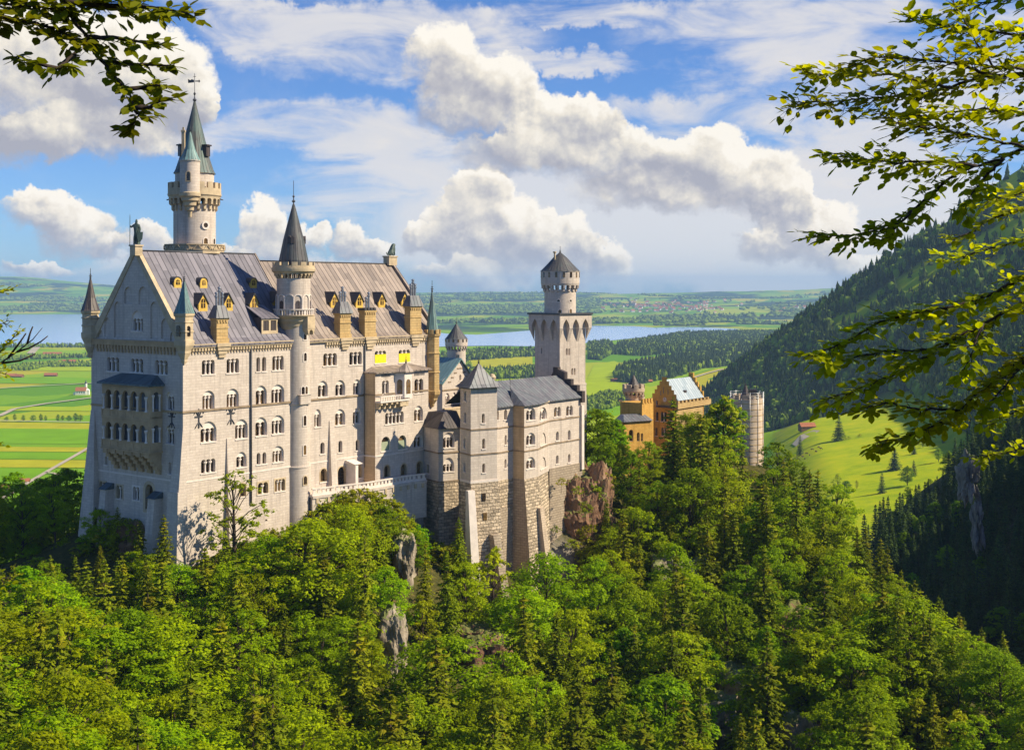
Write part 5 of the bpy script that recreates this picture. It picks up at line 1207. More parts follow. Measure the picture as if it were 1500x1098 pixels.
def poly_band(z, h, out, mat, name):
    b = MB(); pl = [(u0, -out), (uP0 - out, -out), (uP0 - out, P1d - out), (uP2 + out * .4, P1d - out), (uP3 + out * .6, -out), (ue + out, -out), (ue + out, .3), (u0, .3)]
    b.prism(FE, pl, z - h / 2, z + h / 2); return b.build(name, mat, win)
poly_band(z1_, .26, .13, M_STRING, 'string_course'); poly_band(z2_, .26, .13, M_STRING, 'string_course'); poly_band(ze - .1, .3, .3, M_OCHRE_T, 'cornice')
# rusticated base: battered bay, plain foundation left and right of it
b = MB(); zl = zs - 27
b.prism(FE, [(uP0 - .2, 2), (uP0 - .2, P1d - 2.4), (uP2 + 1.4, P1d - 2.4), (uP3 + 1.2, 2)], zl, zs - .02, 0, [(uP0 - .06, .3), (uP0 - .06, P1d - .1), (uP2 + .05, P1d - .1), (uP3 + .1, .3)]); b.build('rusticated_base', M_RUST, win)
b = MB(); b.face([FE.P(uP0 - .23, P1d - 2.4, zl), FE.P(uP0 - .09, P1d - .1, zs), FE.P(uP0 - .09, .3, zs), FE.P(uP0 - .23, 2, zl)][::1]); b.build('foundation', M_RUST2, win)
b = MB(); b.prism(FE, [(u0 - 6, -.05), (uP0, -.05), (uP0, 1), (u0 - 6, 1)], zl, zs + .05, 0); b.build('foundation', M_RUST, win)
ua_, za_ = FE.uz(737, 742, -.05); wq = MB(); pts, _ = lights_outline(uP0 - 5.4, uP0 - .9, za_ - 14, za_, 1, 10); wq.slab(FE, pts, -.16, -.08); wq.build('arched_recess', M_RUST2, win)
b = MB(); u_, z_ = FE.uz(789, 743, P1d - .6); b.prism(FE, [(u_ - .5, P1d - 3.8), (u_ + .9, P1d - 3.8), (u_ + .9, P1d), (u_ - .5, P1d)], z_ - 17, z_, 0, [(u_ - .5, P1d - 1.3), (u_ + .9, P1d - 1.3), (u_ + .9, P1d), (u_ - .5, P1d)]); b.build('buttress', M_REDSTONE, win)
b = MB(); b.box(FE, uP3 + .1, ue + .4, -.1, 6, zs - 16, zs + .42); b.build('foundation', M_RUST2, win)
# roof
zr = ze + 4.3; rd = 5.6; b = MB(); ov = .55
P_ = [FE.P(u0 - 1, -ov, ze), FE.P(ue, -ov, ze), FE.P(ue, rd, zr), FE.P(u0 - 1, rd, zr), FE.P(u0 - 1, rd * 2, ze), FE.P(ue, rd * 2, ze)]
b.add(P_, [(0, 1, 2, 3), (3, 2, 5, 4)]); b.add([FE.P(u0 - 1, -ov, ze - .2), FE.P(ue, -ov, ze - .2), FE.P(ue, 11, ze - .2), FE.P(u0 - 1, 11, ze - .2), P_[0], P_[1]], [(3, 2, 1, 0), (0, 1, 5, 4)])
rf = b.build('roof', M_WINGROOF, win)
b = MB(); ap = FE.P((uP0 + uP2) / 2 + .2, 2.6, ze + 3.1); e_ = [FE.P(uP0 - .45, 0, ze + .05), FE.P(uP0 - .45, P1d - .5, ze + .05), FE.P(uP2 + .3, P1d - .5, ze + .05), FE.P(uP3 + .5, -.1, ze + .05)]
for i in range(3): b.face([e_[i], e_[i + 1], ap])
b.add([Vector(p) - Vector((0, 0, .18)) for p in e_] + e_, [(0, 1, 5, 4), (1, 2, 6, 5), (2, 3, 7, 6), (3, 2, 1, 0)]); b.build('bay_roof', M_WINGROOF, win)
b = MB(); 
stp = [(-.7, ze - 1.2), (-.7, ze + 1.2), (.6, ze + 1.2), (.6, ze + 2.4), (2.2, ze + 2.4), (2.2, ze + 3.6), (3.8, ze + 3.6), (3.8, ze + 5.0), (rd, ze + 5.6), (rd, ze + 6.0), (rd + 1.2, ze + 6.0), (rd + 1.2, ze + 5), (10.5, ze - 1)]
FEs = Frame(FE.P(ue, 0, 0), TX, (-SX.x, -SX.y)); b.slab(FEs, [(u, z) for u, z in stp], -.55, .55); b.build('end_gable', M_DARKROOF, win)
p = MB(); a = FE.P((uP0 + uP2) / 2 + .2, 2.6, 0); p.tube([(a[0], a[1], ze + 2.8), (a[0], a[1], ze + 8)], .045, 5); p.build('lightning_rod', M_DARKMETAL, win)
b = MB(); u_, d_ = FE.uz(727, 556, 4)[0], 4; b.lathe(FE.P(u_, 5, 0), [(.35, ze + 2), (.35, ze + 4.6), (.6, ze + 4.7), (.75, ze + 5.2), (.4, ze + 5.8), (.01, ze + 5.9)], 10); b.build('roof_vent', M_OCHRE_T, win)

# ------------------------------------------------------------------ square keep with round turret
Yk = 286.0; cK = at(820, 425, Yk); FK = Frame(cK, (.73, .683)); FKl = Frame(cK, (-FK.ey.x, -FK.ey.y), FK.ex)
kp = thing('square_tower', 'square keep tower with arched machicolation carrying a round turret', 'tower', (cK.x, cK.y + 6, -45))
zK = lambda py: zpx(py, Yk); kk = Yk / F
ur, _ = FK.uz(857.5, 520); ulk, _ = FKl.uz(783.6, 520); S = max(ur, -ulk)
w = rect_wall(FK, 0, ur, -46, zK(461)); 
for a in ((828.8, 831.8, 510, 520), (832.6, 835.2, 510, 520), (836.8, 839.6, 539, 549), (840.6, 843, 539, 549)): w.wpx(kp, *a, 1, sill=False)
w.build('wall', M_WHITE, kp)
w = rect_wall(FKl, ulk, 0, -46, zK(461)); w.wpx(kp, 792.3, 794.3, 509, 518, 1, sill=False); w.wpx(kp, 809.6, 812.2, 538, 549, 1, sill=False); w.build('wall', M_WHITE, kp)
b = MB(); b.face([FK.P(ur, 0, -46), FK.P(ur, -ulk, -46), FK.P(ur, -ulk, zK(461)), FK.P(ur, 0, zK(461))]); b.face([FK.P(0, -ulk, -46), FK.P(ur, -ulk, -46), FK.P(ur, -ulk, zK(461)), FK.P(0, -ulk, zK(461))][::-1]); b.build('wall', M_WHITE, kp)
b = MB(); b.prism(FK, [(-.35, -.35), (ur + .5, -.35), (ur + .5, -ulk), (-.35, -ulk)], -48, zK(566), 0, [(-.15, -.15), (ur + .15, -.15), (ur + .15, -ulk), (-.15, -ulk)]); b.box(FK, -.1, ur + .2, -.2, -ulk, zK(566), zK(563.5)); b.build('plinth', M_WHITE, kp)
out = 1.05; zt, zm, zl = zK(461), zK(481), zK(500.5)
b = MB(); b.box(FK, -out - .25, ur + out + .25, -out - .25, -ulk + out + .25, zt, zt + .38); b.build('parapet_cap', M_DARKMETAL, kp)
def mach_side(fr, u0, u1):
    """wall pushed out on tapering piers with pointed arches between; three arches"""
    n = 3; L_ = u1 - u0; b = MB(); aw = L_ * .205; gap = (L_ - n * aw) / (n + 1)
    holes = []
    for i in range(n):
        a = u0 + gap + i * (aw + gap); c_ = a + aw / 2
        holes.append([(a, zm), (a + aw, zm), (a + aw * .97, zm + (zt - zm) * .18), (a + aw * .86, zm + (zt - zm) * .36), (a + aw * .7, zm + (zt - zm) * .52), (c_, zm + (zt - zm) * .68), (a + aw * .3, zm + (zt - zm) * .52), (a + aw * .14, zm + (zt - zm) * .36), (a + aw * .03, zm + (zt - zm) * .18)])
    w = Wall(fr, [(u0, zm - .01), (u1, zm - .01), (u1, zt), (u0, zt)], -out)
    w.holes = [[(u, z + .02) for u, z in h] for h in holes]
    m_ = w.build('machicolation', M_WHITE, kp)
    for h in holes:
        k_ = len(h); b.add([fr.P(u, -out, z) for u, z in h] + [fr.P(u, .0, z) for u, z in h], [(i, k_ + i, k_ + (i + 1) % k_, (i + 1) % k_) for i in range(1, k_)])
    e = [u0] + [x for i in range(n) for x in (u0 + gap + i * (aw + gap), u0 + gap + i * (aw + gap) + aw)] + [u1]
    for i in range(0, len(e), 2):
        a, c = e[i], e[i + 1]; t = (c - a) * .12
        a2, c2 = (a + (out if i == 0 else t), c - (out if i == len(e) - 2 else t)); 
        q = [fr.P(a, -out, zm), fr.P(c, -out, zm), fr.P(c2, -.02, zl), fr.P(a2, -.02, zl), fr.P(a, 0, zm), fr.P(c, 0, zm)]
        b.add(q, [(3, 2, 1, 0), (4, 3, 0), (1, 2, 5)])
    b.build('corbel_pier', M_WHITE, m_)
mach_side(FK, -out, ur + out); mach_side(FKl, ulk - out, out)
b = MB(); b.face([FK.P(ur + out, -out, zm), FK.P(ur + out, -ulk + out, zm), FK.P(ur + out, -ulk + out, zt), FK.P(ur + out, -out, zt)]); b.face([FK.P(-out, -ulk + out, zm), FK.P(ur + out, -ulk + out, zm), FK.P(ur + out, -ulk + out, zt), FK.P(-out, -ulk + out, zt)][::-1]); b.build('machicolation', M_WHITE, kp)
cT = Vector(FK.P(ur / 2 + .15, -ulk / 2 + .15, 0)[:2]); kt = cT.y / F; z = lambda py: zpx(py, cT.y)
b = MB(); b.lathe(cT, [(23.1 * kt, z(463)), (23.1 * kt, z(424))], 36); tu = b.build('turret', M_WHITE, kp)
b = MB(); machicolation(b, cT, 23 * kt, 27.5 * kt, z(428.5), z(416.5), 18); b.lathe(cT, [(23 * kt, z(418)), (27.6 * kt, z(418)), (28.4 * kt, z(415)), (28.6 * kt, z(396.5)), (24 * kt, z(396.4))], 36); b.build('turret_head', M_WHITE, tu)
for i in range(16):
    a = 2 * math.pi * (i + .4) / 16; f_ = Frame((cT.x + 28.45 * kt * math.cos(a), cT.y + 28.45 * kt * math.sin(a)), (-math.sin(a), math.cos(a))); q = MB(); q.box(f_, -.26, .26, -.06, .1, z(406.5), z(398.5)); q.build('opening', M_PANE, tu)
b = MB(); b.lathe(cT, [(29.6 * kt, z(397.5)), (27 * kt, z(395)), (19 * kt, z(387)), (10 * kt, z(377)), (1 * kt, z(369.5))], 16, 0, False); rf = b.build('turret_roof', M_SPIRE, tu); finial(rf, cT, z(370), 1.5)
cc = Vector(((812.6 - CX) / F * (cT.y - 1.5), cT.y - 1.5)); b = MB(); b.lathe(cc, [(.22, z(386)), (.22, z(371)), (.4, z(370.5)), (.4, z(368.6)), (.01, z(368.4))], 8); b.build('chimney', M_OCHRE_T, tu)
for px, yt, yb, wd in ((820, 453, 459.4, .75), (836, 452, 459.4, .75), (818, 438.5, 441.5, .6), (836, 438.5, 441.5, .6)): niche_window(tu, cT, 23.1 * kt, ang_px(cT, 23.1 * kt, px), z(yb), z(yt) - z(yb), wd)

# ------------------------------------------------------------------ knights' house with its round tower
Yh = 284.0; cH = at(648, 425, Yh); FH = Frame(cH, SX, TX)
kh = thing('gabled_house', 'gabled courtyard house with blue green roof beside the ochre corner turret', 'house', (cH.x + 3, cH.y + 5, -42))
u1, _ = FH.uz(692, 560); zeH = FH.uz(655, 557)[1]; zpH = FH.uz(673, 526.5)[1]; um = FH.uz(673.5, 540)[0]
w = Wall(FH, [(0, -44), (u1, -44), (u1, zeH), (um, zpH), (0, zeH)]); w.wpx(kh, 672.8, 675.6, 548.5, 557, 1); w.wpx(kh, 652.3, 658.3, 580.5, 592, 2, 575.5); w.wpx(kh, 663, 668, 579.5, 590, 2, 574.5); w.build('front_wall', M_WHITE, kh)
b = MB(); b.face([FH.P(0, 0, -44), FH.P(0, 30, -44), FH.P(0, 30, zeH), FH.P(0, 0, zeH)][::-1]); b.face([FH.P(u1, 0, -44), FH.P(u1, 30, -44), FH.P(u1, 30, zeH), FH.P(u1, 0, zeH)]); b.build('side_wall', M_WHITE, kh)
b = MB(); o_ = .7; b.add([FH.P(-o_, -.5, zeH - .7), FH.P(um, -.5, zpH + .35), FH.P(u1 + o_, -.5, zeH - .7), FH.P(-o_, 30, zeH - .7), FH.P(um, 30, zpH + .35), FH.P(u1 + o_, 30, zeH - .7), FH.P(-o_, -.5, zeH - 1.05), FH.P(um, -.5, zpH), FH.P(u1 + o_, -.5, zeH - 1.05), FH.P(-o_, 30, zeH - 1.05)], [(0, 1, 4, 3), (1, 2, 5, 4), (6, 7, 1, 0), (7, 8, 2, 1)][::1]); b.build('roof', M_BLUER, kh)
b = MB()
for k in range(4):
    for sg in (-1, 1):
        f = (k + .5) / 4.6; uc = um + sg * (u1 / 2) * f * .9; zc = zpH - (zpH - zeH) * f - 1.5; b.box(FH, uc - .5, uc + .5, -.1, .02, zc - .12, zc + .12)
z_ = FH.uz(655, 571)[1]; b.box(FH, -.1, u1, -.15, .05, z_ - .15, z_ + .15); b.build('string_course', M_STRING, kh)
b = MB(); x, y, _ = FH.P(u1 - 1.8, 3, 0); f_ = Frame((x, y), SX); b.box(f_, -.6, .6, -.6, .6, zeH, zpH - .3); b.box(f_, -.8, .8, -.8, .8, zpH - 1.2, zpH - .8); b.box(f_, -.3, .3, -.3, .3, zpH - .3, zpH + .9); b.build('chimney', M_OCHRE_T, kh)
b = MB(); b.box(FH, -3, u1 + 1, -3.2, -2.6, -44, FH.uz(655, 597.5, -3)[1]); b.box(FH, -3, u1 + 1, -3.3, -2.5, FH.uz(655, 600, -3)[1], FH.uz(655, 598.5, -3)[1]); b.build('garden_wall', M_OCHRE_T, kh)
Yr = 302.0; cR = Vector(((668.5 - CX) / F * Yr, Yr)); k = Yr / F; z = lambda py: zpx(py, Yr)
rt = thing('round_tower', 'small round courtyard tower with cone roof rising behind the gabled house', 'tower', (cR.x, cR.y, -42))
b = MB(); b.lathe(cR, [(13.6 * k, -44), (13.6 * k, z(512))], 32); b.build('shaft', M_WHITE, rt)
b = MB(); machicolation(b, cR, 13.5 * k, 16 * k, z(514), z(506), 18); b.lathe(cR, [(13.4 * k, z(507)), (16 * k, z(507)), (16.5 * k, z(505.5)), (16.5 * k, z(496)), (12 * k, z(496))], 32); b.build('head', M_WHITE, rt)
for i in range(14):
    a = 2 * math.pi * i / 14; f_ = Frame((cR.x + 16.45 * k * math.cos(a), cR.y + 16.45 * k * math.sin(a)), (-math.sin(a), math.cos(a))); q = MB(); q.box(f_, -.2, .2, -.05, .08, z(500.5), z(496.4)); q.build('opening', M_PANE, rt)
b = MB(); b.lathe(cR, [(17 * k, z(496.5)), (14.5 * k, z(493.5)), (8 * k, z(485)), (.6 * k, z(473.5))], 14, 0, False); b.build('roof', M_SPIRE, rt); finial(rt, cR, z(474), 1.5)

# ------------------------------------------------------------------ gatehouse
Yg = 334.0; cG = at(991, 425, Yg); FG = Frame(cG, SX, TX); FGw = Frame(cG, (-TX.x, -TX.y), SX)
gh = thing('gatehouse', 'orange brick gatehouse with stepped gables and pale metal roof above the trees', 'gatehouse', (cG.x, cG.y, -50))
ug, _ = FGw.uz(955.5, 600); W_ = -ug; zg = lambda py: FGw.uz(975, py)[1]
def stepped(fr, u0, u1, z0, zt, n=4):
    out = [(u0, -52), (u1, -52)]; c = (u0 + u1) / 2; half = (u1 - u0) / 2; top = half * .2
    for i in range(n + 1):
        uu = half - (half - top) * i / n; zz = z0 + (zt - z0) * (i + 1) / (n + 1)
        if i == 0: out += [(c + uu, z0 + (zt - z0) / (n + 1))]
        else: out += [(c + uu, z0 + (zt - z0) * i / (n + 1)), (c + uu, zz)]
    left = [(2 * c - u, z) for u, z in out[2:]][::-1]
    return out + left
w = Wall(FGw, stepped(FGw, ug, 0, zg(583), zg(552)), 0)
w.wpx(gh, 961, 964.5, 603, 616, 1, mat=M_OCHRE_T); w.wpx(gh, 968, 976.5, 603, 617, 2, mat=M_OCHRE_T); w.wpx(gh, 981, 988, 603.5, 616, 2, mat=M_OCHRE_T); w.wpx(gh, 960, 963, 626, 638, 1, mat=M_OCHRE_T); w.wpx(gh, 969, 976, 626, 638, 2, mat=M_OCHRE_T); w.wpx(gh, 983, 986, 585, 592, 1, sill=False); w.wpx(gh, 961, 963.5, 586, 593, 1, sill=False); w.wpx(gh, 971.4, 972.4, 567, 576, 1, sill=False); w.wpx(gh, 967.5, 968.5, 572, 579, 1, sill=False); w.wpx(gh, 978, 979, 571, 578, 1, sill=False)
w.build('gable_wall', M_BRICK, gh)
uc, zc = FGw.uz(973.6, 585, -.1); b = MB(); b.slab(FGw, [(uc + .55 * math.cos(2 * math.pi * i / 20), zc + .62 * math.sin(2 * math.pi * i / 20)) for i in range(20)], -.14, .0); ck = b.build('clock', M_TRIM, gh)
b = MB(); b.box(FGw, uc - .05, uc + .05, -.18, -.14, zc, zc + .45); b.box(FGw, uc, uc + .3, -.185, -.14, zc - .04, zc + .04); b.build('clock_hand', M_DARKMETAL, ck)
b = MB(); b.slab(FGw, [(ug * .72, zg(596)), (-.4, zg(596.5)), (-.4, zg(594)), (ug * .72, zg(593.5))], -1.6, .0); b.build('oriel_roof', M_DARKROOF, gh)
ul2, _ = FG.uz(1029.5, 600)
Lr = max(9.0, ul2)
b = MB(); st2 = [(u - 0, z) for u, z in stepped(FGw, ug, 0, zg(583) - .1, zg(550))]; b.slab(FGw, st2, Lr, Lr + .6); b.build('rear_gable', M_BRICK, gh)
b = MB(); b.add([FG.P(.3, -.35, zg(586)), FG.P(Lr, -.35, zg(586)), FG.P(Lr, W_ / 2, zg(556)), FG.P(.3, W_ / 2, zg(556)), FG.P(Lr, W_ + .3, zg(586)), FG.P(.3, W_ + .3, zg(586))], [(0, 1, 2, 3), (3, 2, 4, 5)]); b.build('roof', M_GATEROOF, gh)
u_ = Lr * .45; zq = zg(580); b = MB(); b.box(FG, u_ - .6, u_ + .6, .9, 3.2, zq - 1, zq + 1.3); b.build('dormer', M_DARKROOF, gh)
w = rect_wall(FG, 0, Lr + .5, -52, zg(586)); w.build('side_wall', M_OCHRE, gh)
b = MB()
for i in range(9): b.box(FG, i * (Lr + 4) / 9, i * (Lr + 4) / 9 + .8, -.5, .1, zg(590), zg(586.5))
b.build('battlement', M_OCHRE, gh)
b = MB(); b.box(FG, 0, Lr + 4, -.45, .1, zg(598), zg(590)); b.build('parapet', M_OCHRE, gh)
# lower blocks left of the gable
zq = lambda py, Y: zpx(py, Y)
pA, pB = at(940.5, 425, 327), at(957, 425, 331); FB1 = Frame(pA, pB - pA); L1 = (pB - pA).length
w = rect_wall(FB1, 0, L1, -52, zq(590, 327)); w.wpx(gh, 948.3, 952.6, 604, 616, 1, mat=M_OCHRE_T); w.build('side_block', M_BRICK, gh)
b = MB(); b.box(FB1, -.0, L1, .02, 7, -52, zq(590.2, 327)); 
b.build('side_block_body', M_BRICK, gh); b = MB()
for i in range(4): b.box(FB1, L1 * i / 4 + .1, L1 * i / 4 + L1 * .16, -.15, .5, zq(591, 327), zq(584.5, 327))
b.build('battlement', M_BRICK, gh)
pA, pB = at(914.5, 425, 322), at(956, 425, 326.5); FB2 = Frame(pA, pB - pA); L2 = (pB - pA).length
w = rect_wall(FB2, 0, L2, -54, zq(617, 323))
for px, y1, y0, wd in ((924.5, 629, 646, 6.5), (935, 633, 646, 4), (940.5, 634, 646, 3)): w.wpx(gh, px - wd / 2, px + wd / 2, y1, y0, 1, mat=M_OCHRE_T, sill=False)
w.build('front_block', M_BRICK, gh)
b = MB(); b.prism(FB2, [(-.5, -.5), (L2 * .98, -.5), (L2 * .98, 4.2), (-.5, 4.2)], zq(617.2, 323), zq(608.5, 323), 0, [(1.6, 2.6), (L2 * .9, 2.6), (L2 * .9, 4.0), (1.6, 4.0)]); b.build('front_roof', M_WINGROOF, gh)
b = MB(); b.box(FB2, 0, L2, .6, 4, -54, zq(617.4, 323)); b.build('front_block_body', M_BRICK, gh)
p = MB(); a = FG.P(0.4, W_ / 2 - .6, 0); p.tube([(a[0], a[1], zg(556)), (a[0], a[1], zg(549))], .07, 5); p.build('flagpole', M_DARKMETAL, gh)
Yt = 336.0; cL = Vector(((928 - CX) / F * Yt, Yt)); k = Yt / F; z = lambda py: zpx(py, Yt)
gl = thing('crenellated_tower', 'round crenellated tower with small cone left of the orange gatehouse', 'tower', (cL.x, cL.y, -50))
b = MB(); b.lathe(cL, [(12.2 * k, -52), (12.2 * k, z(578))], 28); b.build('shaft', M_REDSTONE, gl)
b = MB(); machicolation(b, cL, 12 * k, 15.6 * k, z(581), z(573.5), 14); b.lathe(cL, [(12 * k, z(574)), (15.6 * k, z(574)), (16.4 * k, z(572.5)), (16.4 * k, z(568)), (13 * k, z(568))], 28); merlons(b, cL, 16.4 * k, z(568), z(562.5), 9, .6, .6); b.build('battlement', M_REDSTONE, gl)
b = MB(); b.lathe(cL, [(9.5 * k, z(568)), (9.5 * k, z(565)), (8.8 * k, z(564.5)), (.4 * k, z(548.5))], 14, 0, False); b.build('roof', M_DARKROOF, gl)
c2 = Vector((cL.x + 11 * k, cL.y - 6 * k)); b = MB(); b.lathe(c2, [(4.6 * k, -52), (4.6 * k, z(580))], 14); merlons(b, c2, 4.9 * k, z(580), z(577), 5, .3, .6); b.build('stair_turret', M_REDSTONE, gl)
niche_window(gl, cL, 12.2 * k, ang_px(cL, 12.2 * k, 931.5), z(607), z(599) - z(607), 1.0)
Yt = 322.0; cS = Vector(((1094 - CX) / F * Yt, Yt)); k = Yt / F; z = lambda py: zpx(py, Yt)
gr = thing('scaffolded_tower', 'round tower wrapped in scaffolding netting at right of the gatehouse', 'tower', (cS.x, cS.y, -52))
b = MB(); b.lathe(cS, [(21 * k, -62), (21 * k, z(584))], 24); b.build('shaft', M_REDSTONE, gr)
b = MB(); b.lathe(cS, [(24 * k, z(690)), (24 * k, z(583.5))], 28); b.lathe(cS, [(23.9 * k, z(583.6)), (21 * k, z(583.6))], 28); net = b.build('netting', M_SCAFNET, gr)
b = MB()
for i in range(12): b.lathe(cS, [(24.15 * k, z(590 + i * 8.5)), (24.4 * k, z(590 + i * 8.5) + .09), (24.15 * k, z(590 + i * 8.5) + .18)], 28)
b.build('scaffold_deck', M_OCHRE, gr)
b = MB()
for i in range(12):
    a = 2 * math.pi * i / 12; x, y = cS.x + 24.5 * k * math.cos(a), cS.y + 24.5 * k * math.sin(a); b.tube([(x, y, z(690)), (x, y, z(573))], .06, 5)
for py in (574, 577.5, 581): b.tube([(cS.x + 24.5 * k * math.cos(2 * math.pi * i / 12), cS.y + 24.5 * k * math.sin(2 * math.pi * i / 12), z(py)) for i in range(13)], .06, 5)
b.build('scaffold_pole', M_PIPE, gr)
b = MB(); merlons(b, cS, 21 * k, z(584), z(577.5), 10, .5, .6); b.build('battlement', M_REDSTONE, gr)
b = MB(); b.lathe((cS.x - 2 * k, cS.y), [(7.6 * k, z(586)), (7.6 * k, z(581)), (.3 * k, z(561))], 12, 0, False); b.build('roof', M_DARKROOF, gr)
b = MB(); f_ = Frame((cS.x + 9 * k, cS.y), (1, 0)); b.box(f_, -5 * k, 5 * k, -4 * k, 4 * k, z(584), z(570)); b.build('stair_head', M_DARKROOF, gr)

# ------------------------------------------------------------------ statues on the gables
def skin_fig(name, verts, edges, radii, mat, sub=1):
    me = bpy.data.meshes.new(name); me.from_pydata(verts, edges, []); me.materials.append(mat)
    o = bpy.data.objects.new(name, me); C.objects.link(o)
    o.modifiers.new('skin', 'SKIN'); o.modifiers.new('sub', 'SUBSURF').levels = sub; o.modifiers['sub'].render_levels = sub
    sk = me.skin_vertices[0].data if me.skin_vertices else None
    if sk is None:
        me.attributes  # keep
    for i, r in enumerate(radii): me.skin_vertices[0].data[i].radius = r if isinstance(r, tuple) else (r, r)
    me.skin_vertices[0].data[0].use_root = True
    return o
def ensure_skin(me):
    bm = bmesh.new(); bm.from_mesh(me); bm.verts.layers.skin.verify(); bm.to_mesh(me); bm.free()
def skin_obj(name, nodes, mat, parent=None, loc=(0, 0, 0), rot=0.0, scale=1.0, sub=1):
    """nodes: {key: (xyz, radius, parent key)}"""
    keys = list(nodes); idx = {k: i for i, k in enumerate(keys)}
    vs = [Vector(nodes[k][0]) * scale for k in keys]; Rz = Matrix.Rotation(rot, 3, 'Z'); vs = [Rz @ v + Vector(loc) for v in vs]
    me = bpy.data.meshes.new(name); me.from_pydata(vs, [(idx[nodes[k][2]], idx[k]) for k in keys if nodes[k][2]], []); me.materials.append(mat); ensure_skin(me)
    for i, k in enumerate(keys):
        r = nodes[k][1] * scale; me.skin_vertices[0].data[i].radius = (r, r); me.skin_vertices[0].data[i].use_root = i == 0
    o = bpy.data.objects.new(name, me); C.objects.link(o); o.modifiers.new('skin', 'SKIN'); s_ = o.modifiers.new('sub', 'SUBSURF'); s_.levels = s_.render_levels = sub
    if parent: put(o, parent)
    return o
pk = at(199.5, 370, 206.0); zb0 = zpx(369, 206); zb1 = zpx(358.5, 206)
b = MB(); f_ = Frame((pk.x, pk.y), SX, TX); b.box(f_, -.72, .72, -.7, .7, zb0 - .6, zb1 - .25); b.box(f_, -.85, .85, -.85, .85, zb1 - .25, zb1); b.build('statue_pedestal', M_OCHRE_T, pal)
kn = thing('knight_statue', 'green bronze knight with lance and shield on the west gable peak', 'statue', (pk.x, pk.y, zb1))
K = {'pel': ((0, 0, 2.15), .36, None), 'ch': ((0, 0, 2.95), .48, 'pel'), 'nk': ((.0, 0, 3.5), .17, 'ch'), 'hd': ((.06, 0, 3.85), .25, 'nk'), 'cr': ((.05, 0, 4.25), .09, 'hd'),
     'sl': ((-.5, .1, 3.2), .2, 'ch'), 'el': ((-.85, .0, 2.85), .15, 'sl'), 'hl': ((-.95, -.1, 3.2), .13, 'el'), 'sr': ((.5, 0, 3.2), .2, 'ch'), 'er': ((.7, -.1, 2.6), .16, 'sr'), 'hr': ((.65, -.3, 2.1), .14, 'er'),
     'kl': ((-.25, -.05, 1.15), .24, 'pel'), 'al': ((-.3, 0, .25), .18, 'kl'), 'tl': ((-.32, -.3, .1), .12, 'al'), 'kr': ((.28, -.1, 1.15), .24, 'pel'), 'ar': ((.3, 0, .25), .18, 'kr'), 'tr': ((.34, -.3, .1), .12, 'ar')}
skin_obj('body', K, M_BRONZE, kn, (pk.x, pk.y, zb1), 0, 1.0, 2)
b = MB(); b.tube([(pk.x - 1.0, pk.y - .15, zb1), (pk.x - .98, pk.y - .15, zb1 + 4.6), (pk.x - .98, pk.y - .15, zb1 + 5.1)], [.05, .05, .01], 6); b.build('lance', M_BRONZE, kn)
b = MB(); fs = Frame((pk.x + .75, pk.y - .5), (1, .25)); b.slab(fs, [(0, zb1 + .35), (.42, zb1 + 1.0), (.5, zb1 + 2.1), (-.5, zb1 + 2.1), (-.42, zb1 + 1.0)], -.08, .08); b.build('shield', M_BRONZE, kn)
b = MB(); b.lathe((pk.x + .12, pk.y + .35), [(.5, zb1 + .1), (.42, zb1 + 1.2), (.36, zb1 + 2.6), (.2, zb1 + 3.3), (.01, zb1 + 3.4)], 10); b.build('cloak', M_BRONZE, kn)
lp = FS.P(LEN - .1, HALF, 0); zl = RID2 + .55; b = MB(); f_ = Frame(lp, SX, TX); b.box(f_, -1.5, .9, -.8, .8, zl - .8, zl + .9); b.box(f_, -1.65, 1.05, -.95, .95, zl + .9, zl + 1.15); b.build('statue_pedestal', M_OCHRE_T, pal)
ln = thing('lion_statue', 'green bronze seated lion on the east gable end', 'statue', (lp[0], lp[1], zl + 1.15))
Lz = {'hip': ((-.55, 0, .5), .5, None), 'mid': ((0, 0, 1.0), .5, 'hip'), 'ch': ((.4, 0, 1.45), .55, 'mid'), 'nk': ((.5, 0, 2.0), .5, 'ch'), 'hd': ((.75, 0, 2.35), .42, 'nk'), 'mz': ((1.2, 0, 2.25), .22, 'hd'),
      'fl': ((.65, .25, .8), .2, 'ch'), 'fl2': ((.75, .25, .12), .17, 'fl'), 'fr': ((.65, -.25, .8), .2, 'ch'), 'fr2': ((.75, -.25, .12), .17, 'fr'), 'hl': ((-.1, .45, .35), .25, 'hip'), 'hl2': ((.3, .45, .12), .15, 'hl'), 'hr': ((-.1, -.45, .35), .25, 'hip'), 'hr2': ((.3, -.45, .12), .15, 'hr'), 't': ((-1.1, .1, .2), .1, 'hip'), 't2': ((-1.2, .3, .8), .09, 't')}
skin_obj('body', Lz, M_BRONZE, ln, (lp[0], lp[1], zl + 1.15), math.atan2(SX.y, SX.x), 1.0, 2)

